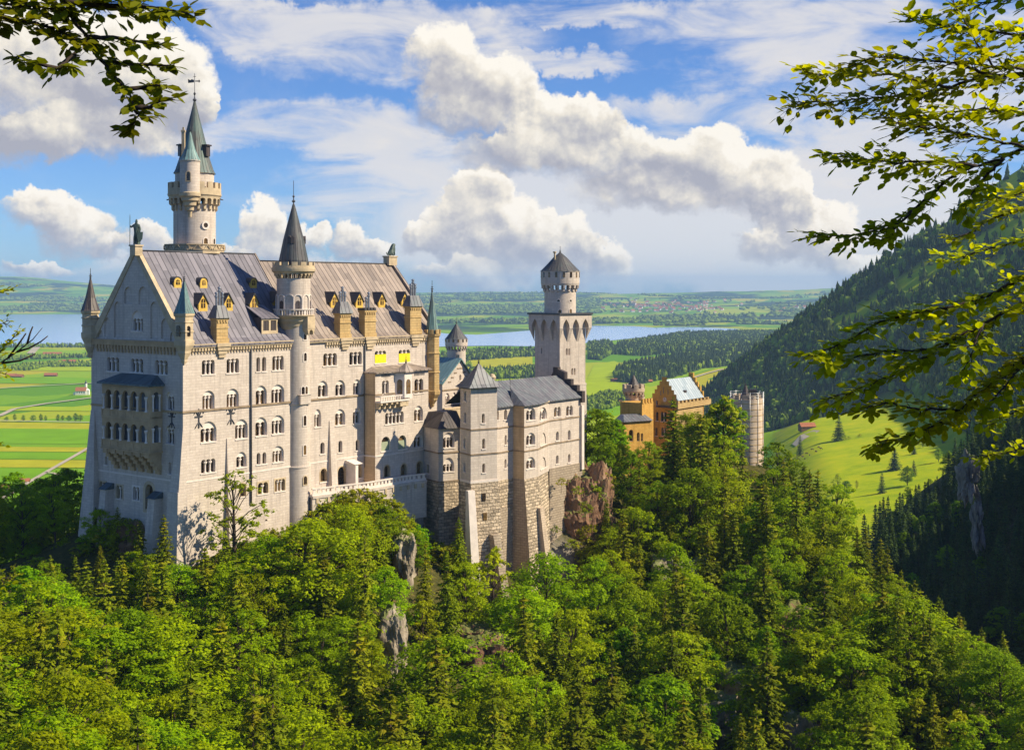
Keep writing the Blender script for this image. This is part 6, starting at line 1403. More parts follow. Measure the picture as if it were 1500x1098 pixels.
# ------------------------------------------------------------------ trees
def leaf_mat(name, dark, light, hue_var=0.03, trans=0.35, rough=0.55, tip=None):
    m = bpy.data.materials.new(name); m.use_nodes = True; t = NT(m.node_tree); m.node_tree.nodes.clear()
    out = t.new('ShaderNodeOutputMaterial'); oi = t.new('ShaderNodeObjectInfo'); tc = t.new('ShaderNodeTexCoord')
    n = t.noise(tc.outputs['Object'], 0.55, 4, 0.65)
    geo = t.new('ShaderNodeNewGeometry'); rnd = geo.outputs['Random Per Island']
    f = t.m('ADD', t.m('MULTIPLY', n, 0.55), t.m('MULTIPLY', rnd, 0.35))
    c = t.ramp(f, [(0.22, dark), (0.72, light)])
    if tip: c = t.mix(t.m('MULTIPLY', t.smooth(t.noise(tc.outputs['Object'], 0.28, 2), .56, .66), .6), c, tip)
    hs = t.new('ShaderNodeHueSaturation'); t.l.new(c, hs.inputs['Color'])
    t.l.new(t.m('MULTIPLY_ADD', oi.outputs['Random'], hue_var, 0.5 - hue_var / 2), hs.inputs['Hue'])
    r2 = t.m('FRACT', t.m('MULTIPLY', oi.outputs['Random'], 7.31)); t.l.new(t.m('MULTIPLY_ADD', r2, 0.50, 0.88), hs.inputs['Value'])
    p = t.new('ShaderNodeBsdfPrincipled'); t.l.new(hs.outputs[0], p.inputs['Base Color']); p.inputs['Roughness'].default_value = rough; p.inputs['Specular IOR Level'].default_value = 0.08
    tr = t.new('ShaderNodeBsdfTranslucent'); tcx = t.mix(1.0, hs.outputs[0], (1.15, 1.1, 0.55), 'MULTIPLY'); t.l.new(tcx, tr.inputs['Color'])
    mx = t.new('ShaderNodeMixShader'); mx.inputs[0].default_value = trans; t.l.new(p.outputs[0], mx.inputs[1]); t.l.new(tr.outputs[0], mx.inputs[2])
    t.l.new(mx.outputs[0], out.inputs[0]); return m
M_BEECH = leaf_mat('beech_leaves', (0.110, 0.180, 0.0005), (0.43, 0.55, 0.001), 0.04, 0.54)
M_MAPLE = leaf_mat('maple_leaves', (0.080, 0.160, 0.0005), (0.345, 0.52, 0.001), 0.04, 0.54)
M_YOUNG = leaf_mat('young_leaves', (0.18, 0.24, 0.003), (0.46, 0.50, 0.006), 0.03, 0.45)
M_SPRUCE = leaf_mat('spruce_needles', (0.055, 0.085, 0.002), (0.25, 0.28, 0.004), 0.03, 0.28, 0.7, (0.30, 0.26, 0.006))
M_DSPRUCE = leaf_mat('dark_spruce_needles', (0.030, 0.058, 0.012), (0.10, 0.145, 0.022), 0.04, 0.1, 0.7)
M_SHRUB = leaf_mat('shrub_leaves', (0.14, 0.19, 0.002), (0.40, 0.43, 0.005), 0.05, 0.42, tip=(0.36, 0.24, 0.02))

def leaf_cloud(rng, pos, nrm, size, aspect=0.62, jit=0.5):
    nrm = nrm / (np.linalg.norm(nrm, axis=1, keepdims=True) + 1e-9)
    """diamond leaves at pos facing roughly nrm; returns verts, quads"""
    n = len(pos); nn = nrm + rng.normal(0, jit, (n, 3)); nn /= np.linalg.norm(nn, axis=1, keepdims=True) + 1e-9
    a = np.cross(nn, rng.normal(0, 1, (n, 3))); a /= np.linalg.norm(a, axis=1, keepdims=True) + 1e-9; b = np.cross(nn, a)
    s = (size * rng.uniform(0.65, 1.35, n))[:, None]
    fold = nn * s * 0.12
    v = np.stack([pos - a * s * .5, pos + b * s * aspect * .5 - fold, pos + a * s * .5, pos - b * s * aspect * .5 - fold], 1).reshape(-1, 3)
    return v, np.arange(4 * n).reshape(n, 4)

def tube_np(pts, rad, n=6):
    mb = MB(); mb.tube(pts, rad, n); return mb
def make_tree(name, label, cat, crown_parts, wood, leafm, group=None):
    r = thing(name, label, cat, (0, 0, 0), group)
    tr = wood.build('trunk', M_BARK); tr.parent = r
    v = np.concatenate([p[0] for p in crown_parts]); off = 0; qs = []
    for p in crown_parts: qs.append(p[1] + off); off += len(p[0])
    me = np_mesh('crown', v, np.concatenate(qs), leafm); o = bpy.data.objects.new('crown', me); C.objects.link(o); o.parent = r
    return r
def broadleaf(seed, h, rad, nclump=34, per=150, leaf=0.42, low=0.22, leafm=None, gaps=0.0, shape=1.0):
    rng = np.random.default_rng(seed); parts = []; wood = MB()
    lean = rng.normal(0, .03, 2) * h
    tp = [Vector((lean[0] * f ** 2, lean[1] * f ** 2, h * f)) for f in (0, .25, .5, .75, .93)]; tp[0].z = -3.0
    wood.tube(tp, [h * .022, h * .018, h * .013, h * .007, .02], 7)
    for i in range(nclump):
        f = low + (1 - low) * ((i + rng.uniform(0, 1)) / nclump) ** 0.9
        prof = (np.sin(np.pi * min(max((f - low) / (1.06 - low), 0), 1) ** (0.75 * shape))) ** 0.75
        ang = i * 2.399 + rng.normal(0, .4); rr = rad * prof * rng.uniform(.45, 1.0) if f < .93 else rad * .1
        c = np.array([math.cos(ang) * rr + lean[0] * f, math.sin(ang) * rr + lean[1] * f, h * f + rng.normal(0, .02) * h])
        cr = rad * rng.uniform(.22, .42) * (0.75 + .35 * (1 - f))
        base = Vector((lean[0] * f * f, lean[1] * f * f, h * max(f - .18, .1)))
        wood.tube([base, base.lerp(Vector(c), .55) + Vector((0, 0, .25)), Vector(c)], [h * .007 * (1.2 - f), h * .004, .03], 4)
        k = int(per * (cr / (rad * .36)) ** 2)
        d = rng.normal(0, 1, (k, 3)); d /= np.linalg.norm(d, axis=1, keepdims=True); d[:, 2] = np.abs(d[:, 2]) * 1.0 - .25 * (rng.random(k) < .45)
        # sub-tufts give the clump an uneven outline
        nt_ = max(5, k // 16); td = rng.normal(0, 1, (nt_, 3)); td /= np.linalg.norm(td, axis=1, keepdims=True); td[:, 2] = np.abs(td[:, 2]) * .9 - .15
        idx = rng.integers(0, nt_, k); q = td[idx] * rng.uniform(.72, 1.18, nt_)[idx][:, None] + rng.normal(0, .17, (k, 3))
        pos = c + q * cr * np.array([1.1, 1.1, .72]); nr = q * np.array([.7, .7, .8]) + np.array([0, 0, .75])
        if gaps: keep = rng.random(k) > gaps; pos, nr = pos[keep], nr[keep]
        parts.append(leaf_cloud(rng, pos, nr, leaf, jit=.3))
    return parts, wood
def conifer(seed, h, rad, tiers=24, leaf=0.5, droop=0.35, ragged=0.25, bare=.06):
    rng = np.random.default_rng(seed); wood = MB(); P = []; N = []
    wood.tube([(0, 0, -3), (0, 0, h * .5), (0, 0, h)], [h * .017, h * .010, .02], 6)
    for i in range(tiers):
        f = bare + (1 - bare) * (i + rng.uniform(-.3, .3)) / tiers; f = min(max(f, .02), .985)
        L0 = rad * (1 - f) ** .82 + .12; nb = int(7 + 6 * (1 - f)); a0 = rng.uniform(0, 6.28)
        for b in range(nb):
            a = a0 + 2 * math.pi * b / nb + rng.normal(0, .22); L = L0 * rng.uniform(1 - ragged * 1.4, 1 + ragged * .6)
            ns = max(3, int(L / leaf * 3.4)); s = np.linspace(.12, 1, ns)
            up = (.28 * f + .05) * L
            z = h * f + up * s - droop * L * s ** 2 * (1.25 - f)
            x = np.cos(a) * L * s; y = np.sin(a) * L * s
            side = rng.normal(0, .13, ns) * L * (.35 + .5 * s) * .6
            pos = np.stack([x - np.sin(a) * side, y + np.cos(a) * side, z - rng.uniform(0, .25, ns) * leaf], 1)
            P.append(pos); N.append(np.tile([np.cos(a) * .35, np.sin(a) * .35, .95], (ns, 1)))
            if b % 3 == 0 and L > .8: wood.tube([(0, 0, h * f), (np.cos(a) * L * .8, np.sin(a) * L * .8, h * f + up * .8 - droop * L * .64 * (1.25 - f))], [.035, .012], 3, cap=False)
    pos = np.concatenate(P); nr = np.concatenate(N); tops = np.stack([rng.normal(0, .06, 14), rng.normal(0, .06, 14), h * rng.uniform(.955, 1.01, 14)], 1)
    parts = [leaf_cloud(rng, pos, nr, leaf, .5, .38), leaf_cloud(rng, tops, np.tile([1., 0, .3], (14, 1)), leaf * .55, .4, .8)]
    return parts, wood

def link_copy(src, loc, rz, sc):
    r = src.copy(); C.objects.link(r); r.location = loc; r.rotation_euler = (0, 0, rz); r.scale = sc
    for ch in src.children:
        c = ch.copy(); C.objects.link(c); c.parent = r
    return r
PROTO = {}
def proto(kind, name, label, cat, gen, leafm, h):
    r = make_tree(name, label, cat, gen[0], gen[1], leafm); PROTO.setdefault(kind, []).append([r, h, 0])
for i, (h, rad, nc, per, lf) in enumerate([(13, 4.3, 46, 210, .42), (12, 4.8, 44, 210, .44), (14, 3.5, 48, 200, .40), (13, 4.0, 36, 230, .42), (11, 4.6, 52, 170, .40)]):
    proto('beech', 'beech_tree', 'x', 'tree', broadleaf(11 + i, h, rad, nc, int(per * 1.75), lf * .74), M_BEECH, h)
for i, (h, rad, nc, per, lf) in enumerate([(12, 4.2, 44, 190, .50), (13, 3.4, 46, 190, .48), (11, 4.4, 40, 190, .52), (12.5, 3.8, 34, 220, .46)]):
    proto('maple', 'maple_tree', 'x', 'tree', broadleaf(31 + i, h, rad, nc, int(per * 1.6), lf * .78, shape=.85), M_MAPLE, h)
for i, (h, rad, nc, per, lf) in enumerate([(9, 2.5, 30, 110, .36), (10, 2.8, 30, 120, .38)]):
    proto('young', 'young_tree', 'x', 'tree', broadleaf(51 + i, h, rad, nc, per, lf), M_YOUNG, h)
for i, (h, rad, ti, lf) in enumerate([(15, 3.3, 30, .62), (14, 2.8, 28, .58), (16, 3.0, 32, .60), (13, 3.2, 25, .62), (16, 2.3, 30, .55), (15, 3.6, 26, .66)]):
    proto('spruce', 'spruce_tree', 'x', 'tree', conifer(71 + i, h, rad, ti, lf, .34 + .05 * i, .3), M_SPRUCE, h)
for i, (h, rad, ti, lf) in enumerate([(17, 3.2, 26, .8), (16, 2.7, 24, .75)]):
    proto('dark', 'spruce_tree', 'x', 'tree', conifer(91 + i, h, rad, ti, lf, .4, .28), M_DSPRUCE, h)
for i in range(2):
    g = broadleaf(111 + i, 3.2, 2.6, 16, 90, .32, .05); proto('shrub', 'shrub', 'x', 'shrub', g, M_SHRUB, 3.2)
proto('sparse', 'sparse_tree', 'x', 'tree', broadleaf(131, 12, 3.0, 34, 105, .36, .26, gaps=.1), M_YOUNG, 12)

TREES = []
def place(kind, x, y, z, h, rng, wide=1.0):
    lst = PROTO[kind]; p = lst[int(rng.integers(0, len(lst)))]; s = h / p[1]
    sc = (s * wide * rng.uniform(.84, 1.16), s * wide * rng.uniform(.84, 1.16), s); rz = rng.uniform(0, 6.28)
    if p[2] == 0: r = p[0]; r.location = (x, y, z); r.rotation_euler = (0, 0, rz); r.scale = sc; p[2] = 1
    else: r = link_copy(p[0], (x, y, z), rz, sc)
    TREES.append((r, kind, (x, y, z), h)); return r

# highest photo row a canopy may reach at each photo column: keeps walls and meadow in view
LIM = [(-80, 690), (0, 690), (60, 700), (118, 690), (124, 748), (160, 742), (185, 742), (200, 770), (222, 785), (258, 800), (270, 838), (292, 825), (330, 792), (352, 780), (380, 772), (425, 768), (466, 760), (482, 738), (520, 727), (560, 737), (600, 752),
       (625, 772), (650, 792), (678, 800), (690, 812), (716, 806), (728, 850), (742, 872), (758, 866), (775, 826), (806, 822), (824, 856), (850, 868), (864, 730), (880, 640), (900, 648), (930, 652), (952, 650), (975, 606), (995, 600), (1010, 612), (1040, 592), (1078, 606), (1090, 660), (1103, 690), (1116, 690), (1126, 655), (1165, 665), (1190, 692), (1250, 752),
       (1300, 792), (1350, 860), (1400, 892), (1450, 928), (1490, 962), (1580, 1000)]
LX, LY = zip(*LIM)
def lim(px): return np.interp(px, LX, LY)
FOOT = [[FS.P(u, d, 0)[:2] for u, d in ((-2.2, -2.5), (LEN + 2, -6), (LEN + 2, WID + 3), (-2.5, WID + 2))],
        [FA.P(u, d, 0)[:2] for u, d in ((-2, -2), (7, -2), (7, 14), (-2, 14))], [FP.P(u, d, 0)[:2] for u, d in ((-2.5, -4), (9.5, -5), (9.5, 12), (-2.5, 12))],
        [FE.P(u, d, 0)[:2] for u, d in ((-5, -3), (uP0 - 1, -7), (uP2 + 3, -7), (ue + 2, -1.5), (ue + 2, 16), (-5, 16))], [FK.P(u, d, 0)[:2] for u, d in ((-3, -3), (13, -3), (13, 16), (-3, 16))],
        [FG.P(u, d, 0)[:2] for u, d in ((-5, -3), (20, -4), (20, 16), (-5, 22))], [(cL.x - 5, cL.y - 5), (cL.x + 5, cL.y - 5), (cL.x + 5, cL.y + 5), (cL.x - 5, cL.y + 5)], [(cS.x - 6, cS.y - 6), (cS.x + 6, cS.y - 6), (cS.x + 6, cS.y + 6), (cS.x - 6, cS.y + 6)]]
def inside(x, y, poly):
    c = False; n = len(poly)
    for i in range(n):
        (x1, y1), (x2, y2) = poly[i], poly[(i + 1) % n]
        if (y1 > y) != (y2 > y) and x < (x2 - x1) * (y - y1) / (y2 - y1) + x1: c = not c
    return c
def blocked(x, y): return any(inside(x, y, p) for p in FOOT)

# silhouettes already on screen, so that trees nobody could see are left out
GW, GH = 310, 230; COVER = np.zeros((GH, GW), np.uint8)
def cells(x, y, z, h, r, conif):
    px, top = pix((x, y, z + h)); _, bot = pix((x, y, z + h * .08)); w = r / y * F
    j0, j1 = max(0, int(top / 5)), min(GH - 1, int(bot / 5)); out = []
    for j in range(j0, j1 + 1):
        f = (j * 5 + 2.5 - top) / max(bot - top, 1); hw = w * (min(f * 1.05, 1) if conif else math.sin(math.pi * min(max(f * .9 + .08, 0), 1)) ** .6) * .85
        i0, i1 = max(0, int((px - hw) / 5 + .5)), min(GW - 1, int((px + hw) / 5 - .5)); out.append((j, i0, i1))
    return out
def seen(cl):
    tot = vis = 0
    for j, a, b in cl:
        if b >= a: seg = COVER[j, a:b + 1]; tot += len(seg); vis += int((seg == 0).sum())
    return tot, vis
def cover(cl):
    for j, a, b in cl:
        if b >= a: COVER[j, a:b + 1] = 1

rng = np.random.default_rng(5)
cand = []
ROCKS = [(592, 795, 217, 3.0), (576, 945, 194, 3.4), (716, 925, 201, 4.0), (694, 900, 206, 3.8), (995, 830, 248, 5.4), (1168, 905, 224, 4.6), (1085, 965, 202, 4.2), (1170, 1055, 180, 3.8), (862, 985, 206, 3.4), (1050, 1010, 193, 3.2)]
def rocky(x, y, px):
    return any(abs(px - a) < 14 + s_ * 5 and -2 < c_ - y < 20 for a, b_, c_, s_ in ROCKS)
# trees that the photo shows singly: column, row of the top, depth, height, kind
for px, pt, Y, h, kd in [(240, 755, 194, 12.5, 'spruce'), (330, 782, 196, 7.5, 'spruce'), (672, 758, 226, 13.5, 'spruce'), (612, 772, 228, 10, 'maple'), (578, 742, 230, 8, 'maple'), (722, 806, 220, 13, 'young'), (800, 818, 222, 14, 'beech'), (986, 583, 284, 27, 'spruce'), (1068, 588, 303, 14, 'maple'), (1038, 640, 266, 25, 'spruce'), (1088, 652, 268, 24, 'spruce'), (1122, 690, 256, 22, 'spruce'), (1150, 712, 260, 24, 'spruce'), (1186, 688, 268, 22, 'spruce'), (908, 655, 276, 20, 'spruce'), (1008, 690, 256, 22, 'beech'), (1075, 745, 240, 21, 'spruce'), (1255, 770, 244, 20, 'spruce'), (1300, 800, 236, 20, 'spruce'), (1340, 850, 226, 20, 'spruce'), (1375, 872, 218, 19, 'spruce'), (1405, 898, 210, 19, 'spruce'), (1026, 608, 281, 27, 'spruce'), (1058, 586, 300, 20, 'young'), (1040, 606, 304, 18, 'young'), (948, 648, 300, 14, 'beech'), (1000, 640, 276, 22, 'spruce'), (1060, 690, 262, 22, 'beech'), (1110, 742, 250, 20, 'maple'), (985, 800, 236, 17, 'maple'), (1165, 742, 256, 20, 'spruce'), (1212, 742, 250, 19, 'beech'), (1140, 850, 224, 20, 'spruce'), (1230, 840, 228, 21, 'spruce'), (1040, 880, 214, 20, 'spruce'), (875, 860, 216, 17, 'maple'), (915, 930, 204, 20, 'maple'), (300, 800, 188, 14, 'spruce'), (395, 790, 194, 16, 'spruce'), (452, 800, 196, 17, 'spruce'), (530, 790, 205, 16, 'spruce'), (355, 850, 178, 15, 'spruce'), (900, 618, 290, 17, 'maple'), (876, 602, 292, 18, 'maple'), (885, 640, 283, 15, 'beech'),
                         (1178, 680, 285, 16, 'spruce'), (1198, 688, 282, 15, 'spruce'), (1140, 652, 288, 15, 'beech'), (1156, 660, 290, 17, 'spruce'), (1222, 715, 270, 15, 'beech'), (1290, 788, 245, 14, 'spruce'), (1268, 772, 250, 14, 'spruce'), (1320, 835, 238, 13, 'spruce'), (1348, 862, 228, 14, 'spruce'), (1380, 880, 220, 13, 'spruce'), (1412, 905, 214, 14, 'spruce'), (1438, 918, 206, 12, 'spruce'), (1470, 925, 198, 14, 'spruce'), (1488, 962, 192, 13, 'spruce'),
                         (205, 762, 200, 7.5, 'spruce'), (172, 742, 206, 8, 'spruce'), (148, 748, 209, 9, 'beech'), (140, 742, 212, 7, 'spruce'), (20, 698, 238, 17, 'maple'), (62, 705, 236, 16, 'maple'), (100, 690, 242, 18, 'maple'), (-25, 705, 240, 16, 'maple'), (45, 735, 225, 15, 'maple'), (92, 740, 224, 15, 'maple'), (10, 745, 222, 14, 'maple'), (70, 765, 219, 12, 'beech'), (115, 762, 217, 11, 'maple'), (25, 785, 218, 11, 'beech'), (140, 772, 210, 9, 'maple'), (-20, 780, 219, 12, 'maple'), (95, 790, 214, 9, 'beech'), (50, 800, 214, 9, 'maple')]:
    p = at(px, pt, Y); g = H1(p.x, p.y); hh = p.z - g
    hh = min(max(hh, h * .8), h * 1.35); cand.append((Y, p.x, p.y, p.z - hh, hh, kd, 1))
# the wooded slopes
for gy in np.arange(96, 345, 5.8):
    for gx in np.arange(-125, 135, 5.8):
        x = gx + rng.uniform(-2, 2); y = gy + rng.uniform(-2, 2)
        px = CX + x / y * F
        if px < -140 or px > 1640 or blocked(x, y) or rocky(x, y, px): continue
        z = H1(x, y)
        if z < -112 or y > 300 and px < 860: continue
        if x > 96: continue
        r_ = rng.random(); conif = .36 + .45 * sstep(px, 1120, 1300) * sstep(y, 170, 210) + .20 * vnoise(np.array([x / 28.]), np.array([y / 28.]), 3)[0]
        kd = 'spruce' if r_ < conif else ('beech' if r_ < conif + .40 else ('maple' if r_ < .90 else 'young'))
        if px < 420 and y < 175 and kd == 'maple': kd = 'beech'
        h = {'spruce': rng.uniform(14, 25), 'beech': rng.uniform(12, 18), 'maple': rng.uniform(11, 18), 'young': rng.uniform(7, 11)}[kd]
        top_allowed = (CY - lim(px)) / F * y
        w_ = 14 * y / F  # neighbouring columns count too
        if px < 240 and y < 214: top_allowed = min(top_allowed, (CY - np.interp(px, [0, 60, 130, 170, 240], [828, 812, 792, 800, 800])) / F * y)
        for q in (-22, 22): top_allowed = min(top_allowed, (CY - lim(px + q) + 8) / F * y)
        hm = top_allowed - z
        if h > hm:
            if hm < 2.0: continue
            if hm < 4.5: kd = 'shrub'; h = min(hm, 3.4)
            else:
                h = hm * rng.uniform(.82, 1.0)
                if h < 6 and kd in ('beech', 'maple'): kd = 'young'
        cand.append((y, x, y, z - .3, h, kd, 0))
# dark far side of the gorge
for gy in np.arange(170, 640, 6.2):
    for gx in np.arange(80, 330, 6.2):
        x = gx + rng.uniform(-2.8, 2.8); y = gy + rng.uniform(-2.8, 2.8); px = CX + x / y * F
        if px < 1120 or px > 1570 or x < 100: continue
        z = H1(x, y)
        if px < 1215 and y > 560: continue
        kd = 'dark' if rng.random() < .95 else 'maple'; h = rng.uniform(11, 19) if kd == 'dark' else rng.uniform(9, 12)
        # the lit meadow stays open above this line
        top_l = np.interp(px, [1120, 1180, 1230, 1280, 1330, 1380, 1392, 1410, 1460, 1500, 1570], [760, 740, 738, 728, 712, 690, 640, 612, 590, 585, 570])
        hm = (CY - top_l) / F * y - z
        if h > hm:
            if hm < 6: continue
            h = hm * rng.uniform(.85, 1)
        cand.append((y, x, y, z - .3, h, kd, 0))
cand.sort(key=lambda c: c[0] - (1e-3 if c[6] else 0))
RAD = {'spruce': .21, 'dark': .18, 'beech': .36, 'maple': .36, 'young': .28, 'shrub': .8}
cnt = {}; FARDARK = []
for Y, x, y, z, h, kd, forced in cand:
    cl = cells(x, y, z, h, RAD[kd] * h, kd in ('spruce', 'dark')); tot, vis = seen(cl)
    if not forced and (tot == 0 or vis < max(3, .10 * tot)): continue
    if kd == 'spruce' and cnt.get(kd, 0) >= 170 and not forced: kd = 'beech' if (int(x * 7) % 2) else 'maple'; h *= .8
    if kd == 'dark' and cnt.get(kd, 0) >= 110: FARDARK.append((x, y, z, h)); cover(cl); continue
    if cnt.get(kd, 0) >= 290 and not forced: continue
    cnt[kd] = cnt.get(kd, 0) + 1; cover(cl); place(kd, x, y, z, h, rng, 1.18 if kd in ('beech', 'maple') and y < 215 else 1.0)
print('TREES', cnt)
# small leafy tree standing free against the sunlit wall
p = at(344, 690, 199.5); place('sparse', p.x, p.y, H1(p.x, p.y) - .5, p.z - H1(p.x, p.y) + .5, rng)
# single trees of the meadow
def on_meadow(px, py):
    rx, rz = (px - CX) / F, (CY - py) / F; Y = (-152 - .17 * 238 + .03 * 900) / (rz - .17 * rx + .03); return Vector((rx * Y, Y, rz * Y))
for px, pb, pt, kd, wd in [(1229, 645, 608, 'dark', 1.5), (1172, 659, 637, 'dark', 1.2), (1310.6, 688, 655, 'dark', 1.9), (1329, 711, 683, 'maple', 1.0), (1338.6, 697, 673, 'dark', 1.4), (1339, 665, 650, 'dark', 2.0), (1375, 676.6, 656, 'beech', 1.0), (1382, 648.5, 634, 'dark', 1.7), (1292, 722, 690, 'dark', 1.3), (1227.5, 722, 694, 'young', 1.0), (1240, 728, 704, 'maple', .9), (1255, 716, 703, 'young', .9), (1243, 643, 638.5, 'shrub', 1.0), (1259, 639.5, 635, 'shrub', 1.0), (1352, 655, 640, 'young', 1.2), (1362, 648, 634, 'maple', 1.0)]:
    p = on_meadow(px, pb); g = H1(p.x, p.y); place(kd, p.x, p.y, g - .3, (pb - pt) / F * p.y + (p.z - g), rng, wd)
# roadside trees on the plain
for px, pb, h in [(9.7, 617, 6.5), (21.5, 616, 9), (34.6, 617, 8.5), (48.5, 617, 8.5), (60, 617, 10), (67, 617, 8), (85, 617, 9.5), (92, 616, 7), (101, 617, 8), (111, 617, 11), (118, 617, 9)]:
    p = on_level(px, pb, PLAIN); place('maple', p.x, p.y, PLAIN - .2, h * 1.05, rng, 1.15)

# shrubs that hide the foot of the terrace and the walls
for px, pt, Y, h in [(466, 742, 221, 5), (472, 735, 222, 5), (480, 730, 223, 5), (474, 742, 224, 4), (488, 733, 224, 4.5), (502, 727, 223, 4.5), (516, 723, 223, 5), (530, 722, 224, 5), (545, 726, 225, 5), (558, 731, 226, 5), (570, 738, 227, 5), (495, 745, 218, 5), (520, 742, 217, 5), (545, 745, 218, 5), (480, 760, 216, 5), (570, 755, 220, 5), (590, 750, 226, 4), (508, 760, 213, 5), (535, 762, 212, 5), (556, 765, 213, 5),
                     (440, 768, 213, 4), (420, 772, 212, 4), (400, 776, 210, 4), (380, 780, 207, 4), (300, 826, 196, 3), (310, 815, 197, 3.5), (618, 778, 232, 4), (640, 795, 231, 4), (660, 800, 229, 4), (185, 762, 205, 4), (160, 765, 208, 3.5), (840, 868, 240, 4), (855, 872, 238, 4.5), (822, 700, 254, 1.6), (846, 712, 253, 1.8), (858, 735, 254, 2.4), (866, 770, 254, 4), (870, 800, 253, 5), (850, 842, 249, 4), (826, 850, 248, 3.5), (815, 770, 251, 1.4), (838, 790, 250, 1.8), (870, 830, 246, 5), (885, 850, 244, 5), (838, 868, 243, 4), (815, 862, 243, 4), (868, 705, 262, 4), (878, 690, 266, 5)]:
    p = at(px, pt - (5 if 465 < px < 575 else 0), Y); place('shrub', p.x, p.y, p.z - h, h, rng)

# ------------------------------------------------------------------ boughs of two near trees that frame the view
M_FRAME = leaf_mat('near_beech_leaves', (0.19, 0.215, 0.002), (0.46, 0.48, 0.004), 0.03, 0.64, 0.4)
M_TWIG = plain('twig_bark', (0.045, 0.032, 0.024), .9, .3, 20.0)
def leaves6(rng, base, dirv, nrm, ln):
    n = len(base); d = dirv / np.linalg.norm(dirv, axis=1, keepdims=True); s = np.cross(nrm, d); s /= np.linalg.norm(s, axis=1, keepdims=True) + 1e-9; u = np.cross(d, s)
    L = ln[:, None]; w = L * .33; v = np.stack([base, base + d * L * .3 + s * w * .85 + u * L * .05, base + d * L * .66 + s * w * .9 + u * L * .04, base + d * L, base + d * L * .66 - s * w * .9 + u * L * .04, base + d * L * .3 - s * w * .85 + u * L * .05], 1).reshape(-1, 3)
    k = (np.arange(n) * 6)[:, None]; q = np.concatenate([k + [0, 3, 2, 1], k + [0, 5, 4, 3]]); return v, q
def grow(root, boughs, Y0, leafpx, mat, seed, wood_r, droop=.12, twig_step=5.2):
    """boughs: photo polylines from the trunk outwards with twig length in px; all at about depth Y0"""
    rng = np.random.default_rng(seed); S = Y0 / F
    for bi, (pts, tw, dens) in enumerate(boughs):
        yb = Y0 + rng.uniform(-.9, .9) * Y0 * .07; P = [np.array(at(px, py, yb + rng.uniform(-.15, .15))) for px, py in pts]; P = np.array(P)
        fine = []
        for a, b in zip(P, P[1:]):
            m = max(2, int(np.linalg.norm(b - a) / S / 9)); fine += [a + (b - a) * t + rng.normal(0, .9, 3) * S for t in np.linspace(0, 1, m, endpoint=False)]
        fine.append(P[-1]); fine = np.array(fine); n = len(fine)
        wood = MB(); wood.tube(fine, [wood_r * (1 - .82 * i / n) * (1.0 if len(pts) > 5 else .6) + .0015 for i in range(n)], 6)
        B, D, N, LN = [], [], [], []
        cum = np.concatenate([[0], np.cumsum(np.linalg.norm(np.diff(fine, axis=0), axis=1))]); tot = cum[-1]
        step = twig_step * S / dens; side = 1
        for s in np.arange(tot * .06, tot, step):
            i = min(np.searchsorted(cum, s), n - 1); o = fine[i]; f = s / tot; t = fine[i] - fine[max(i - 2, 0)]; t = t / (np.linalg.norm(t) + 1e-9); side = -side
            L = tw * S * rng.uniform(.45, 1.1) * (1 - .5 * f)
            lat = np.cross(t, [0, 0, 1]); lat /= np.linalg.norm(lat) + 1e-9
            up = rng.normal(0, .38); d = t * rng.uniform(.5, .9) + lat * side * rng.uniform(.2, .9) + np.array([0, 0, 1]) * up; d /= np.linalg.norm(d)
            m = 6; tp = [o + d * L * k / m + np.array([0, 0, -droop]) * L * (k / m) ** 2 + rng.normal(0, .012, 3) * L for k in range(m + 1)]
            wood.tube(tp, [.0035 * Y0 / 8, .0028 * Y0 / 8, .0024 * Y0 / 8, .002 * Y0 / 8, .0016 * Y0 / 8, .0012 * Y0 / 8, .0006], 3, cap=False)
            nl = max(3, int(L / (leafpx * S) * 1.9)); 
            for k in range(nl):
                q = (k + .6) / nl; j = min(int(q * m), m - 1); w = q * m - j; b = np.array(tp[j]) * (1 - w) + np.array(tp[j + 1]) * w
                ls = 1 if k % 2 else -1; l2 = np.cross(d, [0, 0, 1]); l2 /= np.linalg.norm(l2) + 1e-9
                dd = d * rng.uniform(.35, .8) + l2 * ls * rng.uniform(.5, 1) + np.array([0, 0, rng.normal(-.1, .35)]); B.append(b); D.append(dd); N.append(np.array([rng.normal(0, .42), rng.normal(-.25, .4), 1.0])); LN.append(leafpx * S * rng.uniform(.5, 1.3))
            B.append(tp[-1]); D.append(d + np.array([0, 0, -.2])); N.append(np.array([rng.normal(0, .3), -.2, 1.0])); LN.append(leafpx * S)
        lb = wood.build('limb', M_TWIG, root)
        if B:
            v, q = leaves6(rng, np.array(B), np.array(D), np.array(N), np.array(LN)); me = np_mesh('foliage', v, q, mat); o = bpy.data.objects.new('foliage', me); C.objects.link(o); put(o, lb)
tR = at(1740, 425, 9.2); gR = H1(tR.x, tR.y)
rt_ = thing('beech_tree', 'near beech at the right picture edge reaching in with long leafy boughs', 'tree', (tR.x, tR.y, 0))
b = MB(); b.tube([(tR.x + .5, tR.y, gR - 1), (tR.x + .3, tR.y, gR * .4), (tR.x, tR.y, -3), (tR.x - .05, tR.y, 0), (tR.x, tR.y, 2.5), (tR.x + .1, tR.y, 6)], [.42, .36, .26, .22, .17, .08], 10); b.build('trunk', M_BARK, rt_)
TK = 1735
